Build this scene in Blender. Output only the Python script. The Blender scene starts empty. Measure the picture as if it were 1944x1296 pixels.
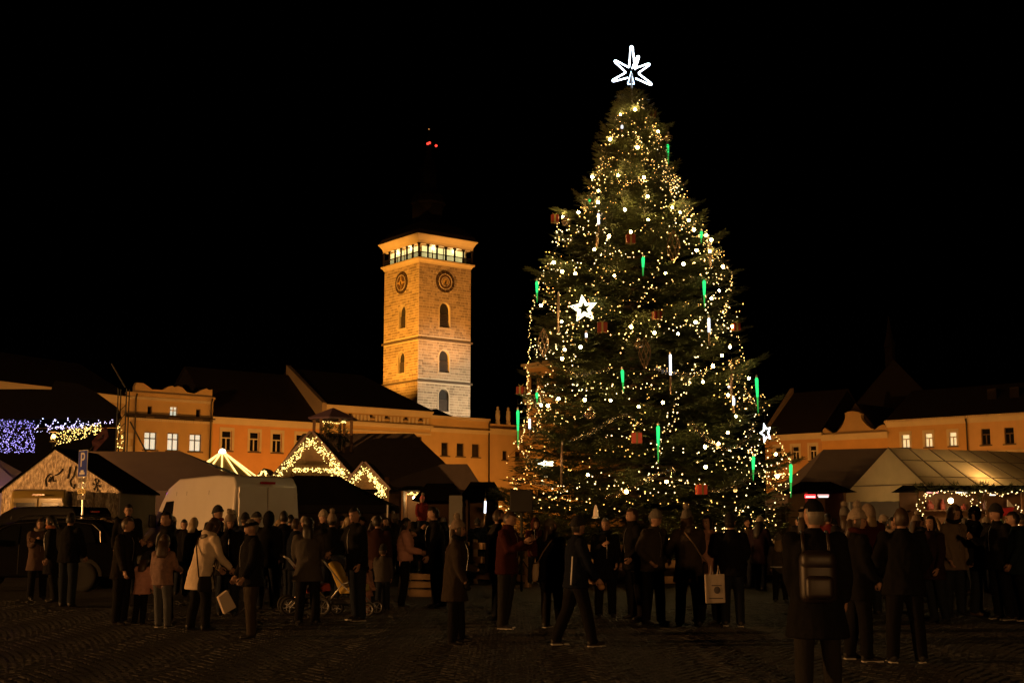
import bpy, bmesh, math, random
import numpy as np
from mathutils import Vector, Matrix, noise as mnoise
R = math.radians
random.seed(7)
SC = bpy.context.scene
COL = SC.collection
# ---------------------------------------------------------------- camera
F, W2, H2, HOR, CH = 2400.0, 972.0, 648.0, 987.0, 1.65
PITCH = math.atan((HOR - H2) / F)
cd = bpy.data.cameras.new('camera')
cam = bpy.data.objects.new('camera', cd)
COL.objects.link(cam)
cam.location = (0, 0, CH)
cam.rotation_euler = (math.pi / 2 + PITCH, 0, 0)
cd.sensor_width = 36
cd.lens = 36 * F / 1944
cd.clip_end = 2000
cd.clip_start = 0.1
SC.camera = cam
# ---------------------------------------------------------------- night sky
wd = bpy.data.worlds.new('World')
SC.world = wd
wd.use_nodes = True
wn = wd.node_tree
sky = wn.nodes.new('ShaderNodeTexSky')
sky.sky_type = 'NISHITA'
sky.sun_disc = False
sky.sun_elevation = R(-9)
sky.sun_rotation = R(200)
bg = wn.nodes['Background']
bg.inputs['Strength'].default_value = 0.012
wn.links.new(sky.outputs[0], bg.inputs['Color'])
# ---------------------------------------------------------------- exposure / renderer
SC.view_settings.view_transform = 'Standard'
SC.view_settings.look = 'None'
SC.view_settings.exposure = 0
SC.view_settings.gamma = 1
SC.view_settings.use_curve_mapping = False
SC.render.engine = 'CYCLES'
cy = SC.cycles
cy.use_denoising = True
cy.use_adaptive_sampling = True
cy.adaptive_threshold = 0.02
cy.use_light_tree = True
cy.max_bounces = 5
cy.diffuse_bounces = 2
cy.glossy_bounces = 2
cy.transmission_bounces = 3
cy.sample_clamp_indirect = 1.0
cy.caustics_reflective = False
cy.caustics_refractive = False

# ---------------------------------------------------------------- pixels to directions
def ray(px, py):
    u, v = (px - W2) / F, (H2 - py) / F
    y = math.cos(PITCH) - v * math.sin(PITCH)
    z = math.sin(PITCH) + v * math.cos(PITCH)
    return u / y, z / y                      # per metre of depth
def at(px, py, Y):
    a, b = ray(px, py)
    return Vector((a * Y, Y, CH + b * Y))
def gnd(px, py):
    a, b = ray(px, py)
    Y = -CH / b
    return Vector((a * Y, Y, 0))

# ---------------------------------------------------------------- materials
MATS = {}
def mat(name, col=(.5, .5, .5), rough=.7, metal=0, emit=None, es=1, var=0, vscale=3, bump=0, bscale=40,
        obj_var=0, island=0, transl=0, coat=0, spec=.5, sheen=0):
    if name in MATS:
        return MATS[name]
    m = bpy.data.materials.new(name)
    m.use_nodes = True
    nt = m.node_tree
    b = nt.nodes['Principled BSDF']
    b.inputs['Base Color'].default_value = (*col, 1)
    b.inputs['Roughness'].default_value = rough
    b.inputs['Metallic'].default_value = metal
    b.inputs['Specular IOR Level'].default_value = spec
    b.inputs['Coat Weight'].default_value = coat
    b.inputs['Coat Roughness'].default_value = .08
    b.inputs['Sheen Weight'].default_value = sheen
    if emit:
        b.inputs['Emission Color'].default_value = (*emit, 1)
        b.inputs['Emission Strength'].default_value = es
    tc = nt.nodes.new('ShaderNodeTexCoord')
    src = None
    def vmul(prev, fac_socket, lo, hi):
        mr = nt.nodes.new('ShaderNodeMapRange')
        mr.inputs['To Min'].default_value = lo
        mr.inputs['To Max'].default_value = hi
        nt.links.new(fac_socket, mr.inputs['Value'])
        mx = nt.nodes.new('ShaderNodeVectorMath')
        mx.operation = 'SCALE'
        if prev is None:
            mx.inputs[0].default_value = col
        else:
            nt.links.new(prev, mx.inputs[0])
        nt.links.new(mr.outputs[0], mx.inputs['Scale'])
        return mx.outputs[0]
    if var:
        n = nt.nodes.new('ShaderNodeTexNoise')
        n.inputs['Scale'].default_value = vscale
        n.inputs['Detail'].default_value = 7
        n.inputs['Roughness'].default_value = .65
        nt.links.new(tc.outputs['Object'], n.inputs['Vector'])
        src = vmul(src, n.outputs['Fac'], 1 - 2 * var, 1 + 2 * var)
    if obj_var:
        oi = nt.nodes.new('ShaderNodeObjectInfo')
        src = vmul(src, oi.outputs['Random'], 1 - obj_var, 1 + obj_var)
    if island:
        g = nt.nodes.new('ShaderNodeNewGeometry')
        src = vmul(src, g.outputs['Random Per Island'], 1 - island, 1 + island)
    if src is not None:
        nt.links.new(src, b.inputs['Base Color'])
    if bump:
        n = nt.nodes.new('ShaderNodeTexNoise')
        n.inputs['Scale'].default_value = bscale
        n.inputs['Detail'].default_value = 5
        nt.links.new(tc.outputs['Object'], n.inputs['Vector'])
        bp = nt.nodes.new('ShaderNodeBump')
        bp.inputs['Strength'].default_value = bump
        bp.inputs['Distance'].default_value = .02
        nt.links.new(n.outputs['Fac'], bp.inputs['Height'])
        nt.links.new(bp.outputs[0], b.inputs['Normal'])
    if transl:
        t = nt.nodes.new('ShaderNodeBsdfTranslucent')
        t.inputs['Color'].default_value = (*col, 1)
        if src is not None:
            nt.links.new(src, t.inputs['Color'])
        mx = nt.nodes.new('ShaderNodeMixShader')
        mx.inputs[0].default_value = transl
        nt.links.new(b.outputs[0], mx.inputs[1])
        nt.links.new(t.outputs[0], mx.inputs[2])
        nt.links.new(mx.outputs[0], nt.nodes['Material Output'].inputs[0])
    MATS[name] = m
    return m
def lamp_mat(name, col, s):
    if name in MATS:
        return MATS[name]
    m = bpy.data.materials.new(name)
    m.use_nodes = True
    nt = m.node_tree
    nt.nodes.remove(nt.nodes['Principled BSDF'])
    e = nt.nodes.new('ShaderNodeEmission')
    e.inputs[0].default_value = (*col, 1)
    e.inputs[1].default_value = s
    nt.links.new(e.outputs[0], nt.nodes['Material Output'].inputs[0])
    MATS[name] = m
    return m

# ---------------------------------------------------------------- mesh builder
class MB:
    def __init__(s):
        s.v, s.f, s.m, s.cur = [], [], [], 0
    def add(s, vs, fs, M=None):
        o = len(s.v)
        if M is not None:
            vs = [M @ Vector(v) for v in vs]
        s.v.extend([tuple(v) for v in vs])
        for f in fs:
            s.f.append(tuple(i + o for i in f))
            s.m.append(s.cur)
        return s
    def box(s, x0, x1, y0, y1, z0, z1, M=None):
        vs = [(x0, y0, z0), (x1, y0, z0), (x1, y1, z0), (x0, y1, z0), (x0, y0, z1), (x1, y0, z1), (x1, y1, z1), (x0, y1, z1)]
        return s.add(vs, [(0, 3, 2, 1), (4, 5, 6, 7), (0, 1, 5, 4), (1, 2, 6, 5), (2, 3, 7, 6), (3, 0, 4, 7)], M)
    def cbox(s, c, sx, sy, sz, M=None):
        T = Matrix.Translation(c)
        return s.box(-sx / 2, sx / 2, -sy / 2, sy / 2, -sz / 2, sz / 2, T @ M if M is not None else T)
    def prism(s, poly, d, M=None):               # poly of 3-D points, d = extrusion vector
        n = len(poly); d = Vector(d)
        vs = [Vector(p) for p in poly] + [Vector(p) + d for p in poly]
        fs = [tuple(range(n - 1, -1, -1)), tuple(range(n, 2 * n))]
        fs += [(i, (i + 1) % n, n + (i + 1) % n, n + i) for i in range(n)]
        return s.add(vs, fs, M)
    def tube(s, pts, rad, n=6, cap=True, M=None, close=False):
        pts = [Vector(p) for p in pts]
        k = len(pts)
        if not hasattr(rad, '__len__'):
            rad = [rad] * k
        vs, fs = [], []
        ref = None
        for i, p in enumerate(pts):
            t = (pts[min(i + 1, k - 1)] - pts[max(i - 1, 0)])
            if close:
                t = pts[(i + 1) % k] - pts[i - 1]
            t = t.normalized() if t.length > 1e-9 else Vector((0, 0, 1))
            if ref is None:
                ref = t.orthogonal().normalized()
            ref = (ref - t * ref.dot(t))
            ref = ref.normalized() if ref.length > 1e-6 else t.orthogonal().normalized()
            b = t.cross(ref)
            for j in range(n):
                a = 2 * math.pi * j / n
                vs.append(p + (ref * math.cos(a) + b * math.sin(a)) * rad[i])
        for i in range(k if close else k - 1):
            i2 = (i + 1) % k
            for j in range(n):
                j2 = (j + 1) % n
                fs.append((i * n + j, i * n + j2, i2 * n + j2, i2 * n + j))
        if cap and not close:
            fs.append(tuple(range(n - 1, -1, -1)))
            fs.append(tuple((k - 1) * n + j for j in range(n)))
        return s.add(vs, fs, M)
    def lathe(s, prof, n=16, M=None, sx=1, sy=1):  # prof (r,z)
        vs, fs = [], []
        k = len(prof)
        for r, z in prof:
            for j in range(n):
                a = 2 * math.pi * (j + .5) / n
                vs.append((r * math.cos(a) * sx, r * math.sin(a) * sy, z))
        for i in range(k - 1):
            for j in range(n):
                j2 = (j + 1) % n
                fs.append((i * n + j, i * n + j2, (i + 1) * n + j2, (i + 1) * n + j))
        fs.append(tuple(range(n - 1, -1, -1)))
        fs.append(tuple((k - 1) * n + j for j in range(n)))
        return s.add(vs, fs, M)
    def ball(s, c, r, n=8, sx=1, sy=1, sz=1, M=None):
        k = max(4, n // 2 + 1)
        pr = [(r * math.sin(math.pi * i / k), -r * math.cos(math.pi * i / k)) for i in range(1, k)]
        vs, fs = [(0, 0, -r * sz)], []
        for rr, z in pr:
            for j in range(n):
                a = 2 * math.pi * j / n
                vs.append((rr * math.cos(a) * sx, rr * math.sin(a) * sy, z * sz))
        vs.append((0, 0, r * sz))
        L = len(vs) - 1
        for j in range(n):
            j2 = (j + 1) % n
            fs.append((0, 1 + j2, 1 + j))
            for i in range(k - 2):
                fs.append((1 + i * n + j, 1 + i * n + j2, 1 + (i + 1) * n + j2, 1 + (i + 1) * n + j))
            fs.append((L, 1 + (k - 2) * n + j, 1 + (k - 2) * n + j2))
        T = Matrix.Translation(c)
        return s.add(vs, fs, T @ M if M is not None else T)
    def octa(s, c, r):
        x, y, z = c
        return s.add([(x + r, y, z), (x - r, y, z), (x, y + r, z), (x, y - r, z), (x, y, z + r), (x, y, z - r)],
                     [(0, 2, 4), (2, 1, 4), (1, 3, 4), (3, 0, 4), (2, 0, 5), (1, 2, 5), (3, 1, 5), (0, 3, 5)])
    def mesh(s, name, mats, smooth=False):
        me = bpy.data.meshes.new(name)
        me.from_pydata(s.v, [], s.f)
        for m in (mats if isinstance(mats, (list, tuple)) else [mats]):
            me.materials.append(m)
        if any(s.m):
            me.polygons.foreach_set('material_index', s.m)
        if smooth:
            me.polygons.foreach_set('use_smooth', [True] * len(me.polygons))
        me.update()
        return me
    def build(s, name, mats, parent=None, smooth=False, bevel=0, seg=2, auto=None):
        me = s.mesh(name, mats, smooth)
        if bevel:
            bm = bmesh.new(); bm.from_mesh(me)
            bmesh.ops.recalc_face_normals(bm, faces=bm.faces)
            bmesh.ops.bevel(bm, geom=[e for e in bm.edges if e.calc_face_angle(0) > .35], offset=bevel, segments=seg,
                            affect='EDGES', profile=.5, clamp_overlap=True)
            bm.to_mesh(me); bm.free()
        if auto is not None:
            me.polygons.foreach_set('use_smooth', [True] * len(me.polygons))
            me.set_sharp_from_angle(angle=R(auto))
        return link(name, me, parent)
def link(name, me, parent=None):
    o = bpy.data.objects.new(name, me)
    COL.objects.link(o)
    if parent is not None:
        o.parent = parent
    return o
def thing(name, label, cat, loc=(0, 0, 0), rz=0, group=None):
    o = bpy.data.objects.new(name, None)
    o.empty_display_size = .2
    COL.objects.link(o)
    o.location = loc
    o.rotation_euler = (0, 0, rz)
    return tag(o, label, cat, group)
def tag(o, label=None, cat=None, group=None, kind=None):
    if label: o['label'] = label
    if cat: o['category'] = cat
    if group: o['group'] = group
    if kind: o['kind'] = kind
    return o
def point_light(name, parent, loc, col, power, r=.15):
    l = bpy.data.lights.new(name, 'POINT')
    l.color = col; l.energy = power; l.shadow_soft_size = r
    o = bpy.data.objects.new(name, l)
    COL.objects.link(o); o.parent = parent; o.location = loc
    return o
def text_mesh(body, size, depth=.004, name='lettering'):
    c = bpy.data.curves.new(name, 'FONT')
    c.body = body; c.size = size; c.extrude = depth; c.align_x = 'CENTER'; c.align_y = 'CENTER'
    o = bpy.data.objects.new(name, c)
    COL.objects.link(o)
    dg = bpy.context.evaluated_depsgraph_get()
    me = bpy.data.meshes.new_from_object(o.evaluated_get(dg))
    bpy.data.objects.remove(o); bpy.data.curves.remove(c)
    return me
SODIUM = (1.0, .36, .05)
WARM = (1.0, .62, .25)
# ================================================================ THE SETTING
# ---------------------------------------------------------------- ground with cobbles
def ground_mat():
    m = bpy.data.materials.new('ground_setts'); m.use_nodes = True
    nt = m.node_tree; b = nt.nodes['Principled BSDF']
    tc = nt.nodes.new('ShaderNodeTexCoord')
    vo = nt.nodes.new('ShaderNodeTexVoronoi'); vo.feature = 'DISTANCE_TO_EDGE'; vo.inputs['Scale'].default_value = 8.5
    nt.links.new(tc.outputs['Object'], vo.inputs['Vector'])
    no = nt.nodes.new('ShaderNodeTexNoise'); no.inputs['Scale'].default_value = .8; no.inputs['Detail'].default_value = 6
    nt.links.new(tc.outputs['Object'], no.inputs['Vector'])
    cr = nt.nodes.new('ShaderNodeValToRGB')
    cr.color_ramp.elements[0].color = (.012, .012, .012, 1); cr.color_ramp.elements[1].color = (.038, .037, .037, 1)
    nt.links.new(no.outputs['Fac'], cr.inputs[0]); nt.links.new(cr.outputs[0], b.inputs['Base Color'])
    bp = nt.nodes.new('ShaderNodeBump'); bp.inputs['Strength'].default_value = .6; bp.inputs['Distance'].default_value = .02
    mr = nt.nodes.new('ShaderNodeMapRange'); mr.inputs['From Max'].default_value = .12
    nt.links.new(vo.outputs['Distance'], mr.inputs['Value']); nt.links.new(mr.outputs[0], bp.inputs['Height'])
    nt.links.new(bp.outputs[0], b.inputs['Normal'])
    b.inputs['Roughness'].default_value = .8; b.inputs['Specular IOR Level'].default_value = .25
    return m
g = MB().add([(-600, -200, 0), (600, -200, 0), (600, 900, 0), (-600, 900, 0)], [(0, 1, 2, 3)]).build('ground', ground_mat())
tag(g, kind='structure')
rnd = random.Random(3)
STONE = mat('sett_stone', (.030, .030, .031), .8, var=.2, vscale=2.2, island=.35, bump=.3, bscale=60)
STONE1 = mat('sett_stone_single', (.030, .030, .031), .8, var=.2, vscale=2.2, obj_var=.35, bump=.3, bscale=60)
def sett(mb, x, y, ang, lx, ly, h):
    c, s = math.cos(ang), math.sin(ang)
    vs = []
    for k, (z, sc) in enumerate(((-.01, 1), (h * .55, .97), (h, .8))):
        for a, b in ((-1, -1), (1, -1), (1, 1), (-1, 1)):
            u, v = a * lx / 2 * sc, b * ly / 2 * sc
            vs.append((x + u * c - v * s, y + u * s + v * c, z))
    fs = [(8, 9, 10, 11)]
    for k in (0, 4):
        fs += [(k + i, k + (i + 1) % 4, k + 4 + (i + 1) % 4, k + 4 + i) for i in range(4)]
    mb.add(vs, fs)
spots = []
BAY = 1.5
for bay in range(-7, 8):
    xc = bay * BAY
    for k in range(145):
        y0 = 9.6 + k * .118
        n = 13
        for i in range(n):
            u = (i + .25 + .5 * (k % 2) + rnd.uniform(-.08, .08)) / n * 2 - 1
            x = xc + u * BAY / 2
            y = y0 + .34 * (1 - u * u) + rnd.uniform(-.006, .006)
            if abs(x) > 1.2 + y * .42 or y > 25 + 1.5 * math.sin(x * 1.7) + rnd.uniform(-1, 1):
                continue
            spots.append((x, y, math.atan(-.34 * 2 * u / (BAY / 2)) + rnd.uniform(-.08, .08), .1 + rnd.uniform(-.012, .008), .098 + rnd.uniform(-.012, .008)))
spots.sort(key=lambda p: abs(p[0] - 1.2) + abs(p[1] - 11.4) * 1.3)
meshes = []
for i in range(6):
    b = MB(); sett(b, 0, 0, 0, .098 + .004 * rnd.random(), .094 + .006 * rnd.random(), .010 + rnd.uniform(-.002, .002)); meshes.append(b.mesh('cobblestone', STONE1))
for i, (x, y, a, lx, ly) in enumerate(spots[:300]):
    o = link('cobblestone', meshes[i % 6], g); o.location = (x, y, 0); o.rotation_euler = (rnd.uniform(-.03, .03), rnd.uniform(-.03, .03), a)
b = MB()
for x, y, a, lx, ly in spots[300:]:
    sett(b, x, y, a, lx, ly, .010 + rnd.uniform(-.004, .003))
tag(b.build('cobblestones', STONE, g), kind='stuff')

# ---------------------------------------------------------------- facades
def line_hit(ox, oy, ang, px, py):
    a, b = ray(px, py)
    c, s = math.cos(ang), math.sin(ang)
    t0 = (a * oy - ox) / (c - a * s)
    return t0, CH + b * (oy + t0 * s)
class Facade:
    def __init__(f, pxa, ya, pxb, yb, py=830):
        A = (ray(pxa, py)[0] * ya, ya); B = (ray(pxb, py)[0] * yb, yb)
        f.ox, f.oy = A; f.ang = math.atan2(B[1] - A[1], B[0] - A[0])
    def sub(f, px0, px1, py=830):
        s0 = line_hit(f.ox, f.oy, f.ang, px0, py)[0]; s1 = line_hit(f.ox, f.oy, f.ang, px1, py)[0]
        g = Facade.__new__(Facade)
        g.ang = f.ang; g.ox = f.ox + s0 * math.cos(f.ang); g.oy = f.oy + s0 * math.sin(f.ang); g.L = s1 - s0
        return g
    def hit(f, px, py):
        return line_hit(f.ox, f.oy, f.ang, px, py)
def wall_grid(mb, L, z0, H, ops, depth=.3, x0=0):
    xs = sorted({x0, L, *[o[0] for o in ops], *[o[1] for o in ops]})
    zs = sorted({z0, H, *[o[2] for o in ops], *[o[3] for o in ops]})
    for i in range(len(xs) - 1):
        for j in range(len(zs) - 1):
            cx, cz = (xs[i] + xs[i + 1]) / 2, (zs[j] + zs[j + 1]) / 2
            if any(o[0] < cx < o[1] and o[2] < cz < o[3] for o in ops):
                continue
            mb.add([(xs[i], 0, zs[j]), (xs[i + 1], 0, zs[j]), (xs[i + 1], 0, zs[j + 1]), (xs[i], 0, zs[j + 1])], [(0, 1, 2, 3)])
    d = depth
    for a, b, c, e in ops:
        mb.add([(a, 0, c), (a, d, c), (a, d, e), (a, 0, e)], [(0, 1, 2, 3)])
        mb.add([(b, 0, c), (b, 0, e), (b, d, e), (b, d, c)], [(0, 1, 2, 3)])
        mb.add([(a, 0, c), (b, 0, c), (b, d, c), (a, d, c)], [(0, 1, 2, 3)])
        mb.add([(a, 0, e), (a, d, e), (b, d, e), (b, 0, e)], [(0, 1, 2, 3)])
ROOF = mat('roof_tile', (.018, .012, .010), .85, var=.25, vscale=1.5, bump=.5, bscale=9)
DARKGLASS = mat('dark_window_glass', (.012, .013, .016), .08)
LITGLASS = mat('lit_window_pale', (.6, .6, .5), .4, emit=(.92, .95, .72), es=.62)
LITGLASS2 = mat('lit_window_warm', (.6, .5, .3), .4, emit=(1, .84, .42), es=.75)
WFRAME = mat('window_frame_dark', (.10, .06, .04), .6)
WFRAMEL = mat('window_frame_light', (.62, .58, .5), .6)
PIPE = mat('drain_pipe', (.06, .05, .045), .5, metal=.6)
def add_window(house, a, b, c, e, style, pane, frame, surround=None, d=.3):
    w = MB(); t = .075
    for bx in ((a, a + t, c, e), (b - t, b, c, e), (a + t, b - t, c, c + t), (a + t, b - t, e - t, e)):
        w.box(bx[0], bx[1], d - .14, d - .04, bx[2], bx[3])
    m = (a + b) / 2
    tz = c + (e - c) * .64
    panes = []
    if style == 'cross':
        w.box(m - .05, m + .05, d - .145, d - .045, c + t, e - t)
        w.box(a + t, m - .05, d - .143, d - .043, tz - .05, tz + .05); w.box(m + .05, b - t, d - .143, d - .043, tz - .05, tz + .05)
        panes = [(a + t, m - .05, c + t, tz - .05), (m + .05, b - t, c + t, tz - .05), (a + t, m - .05, tz + .05, e - t), (m + .05, b - t, tz + .05, e - t)]
    elif style == 'tee':
        w.box(a + t, b - t, d - .145, d - .045, tz - .06, tz + .06)
        w.box(m - .06, m + .06, d - .143, d - .043, c + t, tz - .06)
        panes = [(a + t, m - .06, c + t, tz - .06), (m + .06, b - t, c + t, tz - .06), (a + t, b - t, tz + .06, e - t)]
    else:
        panes = [(a + t, b - t, c + t, e - t)]
    wo = w.build('window', frame, house)
    for p in panes:
        MB().box(p[0], p[1], d - .09, d - .08, p[2], p[3]).build('pane', pane, wo)
    # sheet painted dark as room shade behind the glass so the reveal is closed
    MB().box(a - .02, b + .02, d + .001, d + .03, c - .02, e + .02).build('room_backing', mat('room_shade', (.03, .028, .025), .9), wo)
    if surround:
        s = MB(); q = .26
        s.box(a - q, a - .002, -.05, .06, c, e); s.box(b + .002, b + q, -.05, .06, c, e)
        s.box(a - q, b + q, -.052, .06, e + .002, e + q * 1.25)
        s.build('surround', surround, wo)
    MB().box(a - .18, b + .18, -.14, .1, c - .13, c - .003).build('sill', mat('sill_metal', (.10, .07, .05), .5), wo)
def cornice(house, L, z, steps, m, name='cornice', x0=-.0):
    c = MB()
    for h0, h1, pr in steps:
        c.box(x0 - pr * .4, L + pr * .4, -pr, .1, z + h0, z + h1)
    return c.build(name, m, house)
def house(name, label, fac, px0, px1, eave, plaster, rows=(), trim=None, steps=((-.55, -.3, .12), (-.3, -.08, .25), (-.08, .12, .42)),
          ridge=4.5, depth=13, pipes=(), roof=True, fire=None, extra_ops=()):
    f = fac.sub(px0, px1)
    h = thing(name, label, 'building', (f.ox, f.oy, 0), f.ang)
    L = f.L
    H = sum(f.hit(px, py)[1] for px, py in eave) / len(eave)
    ops, wins = [], []
    for row in rows:
        zs = []
        for pl, pr, pt, pb in row['w']:
            mpx = (pl + pr) / 2
            zs.append((f.hit(mpx, pb)[1], f.hit(mpx, pt)[1]))
        zb, zt = sum(z[0] for z in zs) / len(zs), sum(z[1] for z in zs) / len(zs)
        for pl, pr, pt, pb in row['w']:
            a, b = f.hit(pl, (pt + pb) / 2)[0], f.hit(pr, (pt + pb) / 2)[0]
            a = max(a, .15); b = min(b, L - .15)
            ops.append((a, b, zb, zt)); wins.append((a, b, zb, zt, row))
    w = MB()
    wall_grid(w, L, 0, H, ops)
    w.add([(0, .02, 0), (0, depth, 0), (0, depth, H), (0, .02, H)], [(0, 3, 2, 1)])
    w.add([(L, .02, 0), (L, depth, 0), (L, depth, H), (L, .02, H)], [(0, 1, 2, 3)])
    w.add([(0, depth, 0), (L, depth, 0), (L, depth, H), (0, depth, H)], [(0, 3, 2, 1)])
    w.build('wall', plaster, h)
    for a, b, zb, zt, row in wins:
        add_window(h, a, b, zb, zt, row.get('style', 'tee'), row.get('pane', DARKGLASS), row.get('frame', WFRAME), row.get('sur'))
    cornice(h, L, H, steps, trim or plaster)
    if roof:
        r = MB(); ov = .5
        y0, y1, ym = -ov, depth + ov, depth / 2
        zr = H + ridge
        r.prism([(-.05, y0, H + .124), (-.05, ym, zr + .2), (-.05, y1, H + .124), (-.05, ym, zr - .05)], (L + .1, 0, 0))
        r.build('roof', ROOF, h)
        for gx in (.05, L - .25):
            MB().prism([(gx, .1, H), (gx, depth - .1, H), (gx, ym, zr - .1)], (.2, 0, 0)).build('gable', mat('gable_slate', (.02, .016, .014), .9), h)
    for pp in pipes:
        s = f.hit(pp, 830)[0]
        s = min(max(s, .12), L - .12)
        MB().tube([(s, -.16, .1), (s, -.16, H - .5), (s, -.36, H - .12)], .085, 8).build('downpipe', PIPE, h, smooth=True)
    return h, f, H
def plaster(n, c):
    return mat('plaster_' + n, c, .85, var=.13, vscale=.35, bump=.25, bscale=14)
LEFT = Facade(237, 120, 985, 153)
RIGHT = Facade(1452, 151, 1960, 129)
TRIM = plaster('cream', (.62, .55, .42))
# ---- far left house behind the stage
h0, f0, H0 = house('town_house', 'town house with a pale lit cornice behind the black stage canopy', Facade(-60, 104, 250, 121), -60, 240,
    [(0, 728), (185, 748)], plaster('buff', (.5, .4, .26)), trim=TRIM, ridge=3.5)
# ---- house with scalloped parapet
h1, f1, H1 = house('town_house', 'ochre house with a scalloped attic parapet and three lit cross windows', LEFT, 238, 403,
    [(256, 745), (400, 755)], plaster('ochre', (.52, .38, .2)),
    rows=[dict(w=[(280, 289, 770, 790), (372, 381, 777, 796)], style='plain', frame=WFRAME),
          dict(w=[(323, 337, 771, 792)], style='cross', pane=LITGLASS, frame=WFRAMEL),
          dict(w=[(274, 297, 819, 853), (318, 339, 822, 855), (360, 382, 824, 857)], style='cross', pane=LITGLASS, frame=WFRAME)],
    steps=((-.35, -.15, .1), (-.15, .05, .22)), roof=False, pipes=(398, 254))
pts = [(256, 747), (256, 733), (260, 726), (272, 727), (281, 733), (289, 739), (309, 740), (321, 733), (328, 732), (332, 735), (338, 732.5), (346, 735), (355, 744), (370, 747), (383, 740), (392.6, 737), (397, 740), (403, 739), (403, 757)]
poly = []
for px, py in pts:
    s, z = f1.hit(px, py); poly.append((min(max(s, .02), f1.L - .02), .0, max(z, H1 + .052)))
MB().prism(poly[::-1], (0, .5, 0)).build('parapet', plaster('ochre', (.52, .38, .2)), h1)
zb = f1.hit(330, 791)[1]
cornice(h1, f1.L, zb, ((-.28, -.1, .12), (-.1, .12, .3)), ROOF, 'string_course')
for k in range(36):
    s = .2 + k * (f1.L - .4) / 36
    MB().box(s, s + .22, -.16, .05, H1 - .62, H1 - .36).build('dentil', TRIM, h1)
for k in range(36):
    s = .2 + k * (f1.L - .4) / 36
    MB().box(s, s + .2, -.12, .05, zb - .52, zb - .29).build('dentil', TRIM, h1)
for k in range(6):
    MB().box(.05, .75 if k % 2 else .5, -.06, .05, 6.2 + k * .62, 6.2 + k * .62 + .56).build('quoin', TRIM, h1)
# ---- bright orange house
h2, f2, H2_ = house('town_house', 'orange house with framed windows between the scalloped house and the frieze house', LEFT, 403, 611,
    [(404, 794), (602, 804)], plaster('apricot', (.66, .36, .15)), trim=TRIM,
    rows=[dict(w=[(421, 440, 816, 853), (474, 492, 820, 857), (517, 535, 822, 859), (562, 581, 825, 862)], frame=WFRAMEL, sur=TRIM)], ridge=5.6)
# fire wall between the two roofs
f3 = LEFT.sub(611, 820)
# ---- frieze house
h3, f3, H3 = house('town_house', 'long ochre house with a bracket frieze under a dark hipped roof', LEFT, 611, 817,
    [(614, 770), (817, 783)], plaster('sand', (.55, .40, .2)), trim=TRIM,
    rows=[dict(w=[(662, 669, 784.5, 789), (701, 708, 787, 791.5), (731, 738, 788.5, 793), (768, 775, 791, 795.5), (796, 803, 792.5, 797)], style='plain'),
          dict(w=[(792, 801, 828, 843)], style='plain')], roof=False)
L3 = f3.L
r = MB()
zr = f3.hit(690, 716)[1] + 1.2
hx = 4.8
r.add([(-.1, -.45, H3 + .13), (L3 + .3, -.45, H3 + .13), (L3 + .3, 14.5, H3 + .13), (-.1, 14.5, H3 + .13), (-.1, 7, zr), (L3 - hx, 7, zr)],
      [(0, 1, 5, 4), (1, 2, 5), (2, 3, 4, 5), (3, 0, 4), (3, 2, 1, 0)])
r.build('roof', ROOF, h3)
MB().prism([(-.35, -.5, H2_ + .3), (-.35, -.5, H3 + .25), (-.35, 7, zr + .35), (-.35, 7, H3 - .5)], (.55, 0, 0)).build('fire_wall', plaster('grey_buff', (.34, .27, .2)), h3)
for px in range(650, 815, 7):
    if min(abs(px - q) for q in (665, 704, 734, 771, 799)) < 5: continue
    s = f3.hit(px, 788)[0]; z = f3.hit(px, 786.5 + (px - 662) * .06)[1]
    MB().box(s - .12, s + .12, -.15, .05, z - .55, z + .05).build('bracket', TRIM, h3)
zc = f3.hit(735, 806)[1]
cornice(h3, L3, zc, ((-.3, -.1, .15), (-.1, .15, .35)), TRIM, 'string_course')
zc = f3.hit(735, 818)[1]
cornice(h3, L3, zc, ((-.2, .0, .1),), TRIM, 'string_course')
# ---- plain house beside the tower
h4, f4, H4 = house('town_house', 'flat parapet house with three small dark windows below the clock tower', LEFT, 817, 929,
    [(820, 788), (928, 798)], plaster('honey', (.58, .42, .22)), trim=TRIM,
    rows=[dict(w=[(838, 851, 839, 864), (867, 881, 841, 866), (896, 910, 843, 868)], style='plain', frame=WFRAME)],
    steps=((-.25, .1, .16),), roof=False, pipes=(927,))
zc = f4.hit(870, 816)[1]
cornice(h4, f4.L, zc, ((-.35, -.12, .14), (-.12, .1, .34)), TRIM, 'cornice')
MB().prism([(1, 2, H4 - .3), (f4.L - 2, 2, H4 - .3), (f4.L * .45, 4, H4 + 1.3)], (0, 8, 0)).build('roof', ROOF, h4)
# ---- house with statues on the parapet
h5, f5, H5 = house('town_house', 'pale orange house with small parapet statues seen left of the christmas tree', LEFT, 929, 1012,
    [(935, 815), (985, 818)], plaster('peach', (.6, .44, .26)), trim=TRIM,
    rows=[dict(w=[(954, 963, 855, 872), (978, 988, 857, 874)], style='plain')], roof=False)
MB().box(0, f5.L, .02, .5, H5 + .125, H5 + .7).build('parapet', plaster('peach', (.6, .44, .26)), h5)
for px in (948, 968):
    s = f5.hit(px, 815)[0]
    z = H5 + .7
    MB().lathe([(.3, 0), (.3, .35), (.2, .4), (.26, .6), (.3, 1.0), (.24, 1.35), (.28, 1.6), (.12, 1.75), (.17, 1.9), (.15, 2.08), (.02, 2.15)], 8,
               Matrix.Translation((s, .3, z))).build('statue', TRIM, h5, smooth=True)
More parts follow.
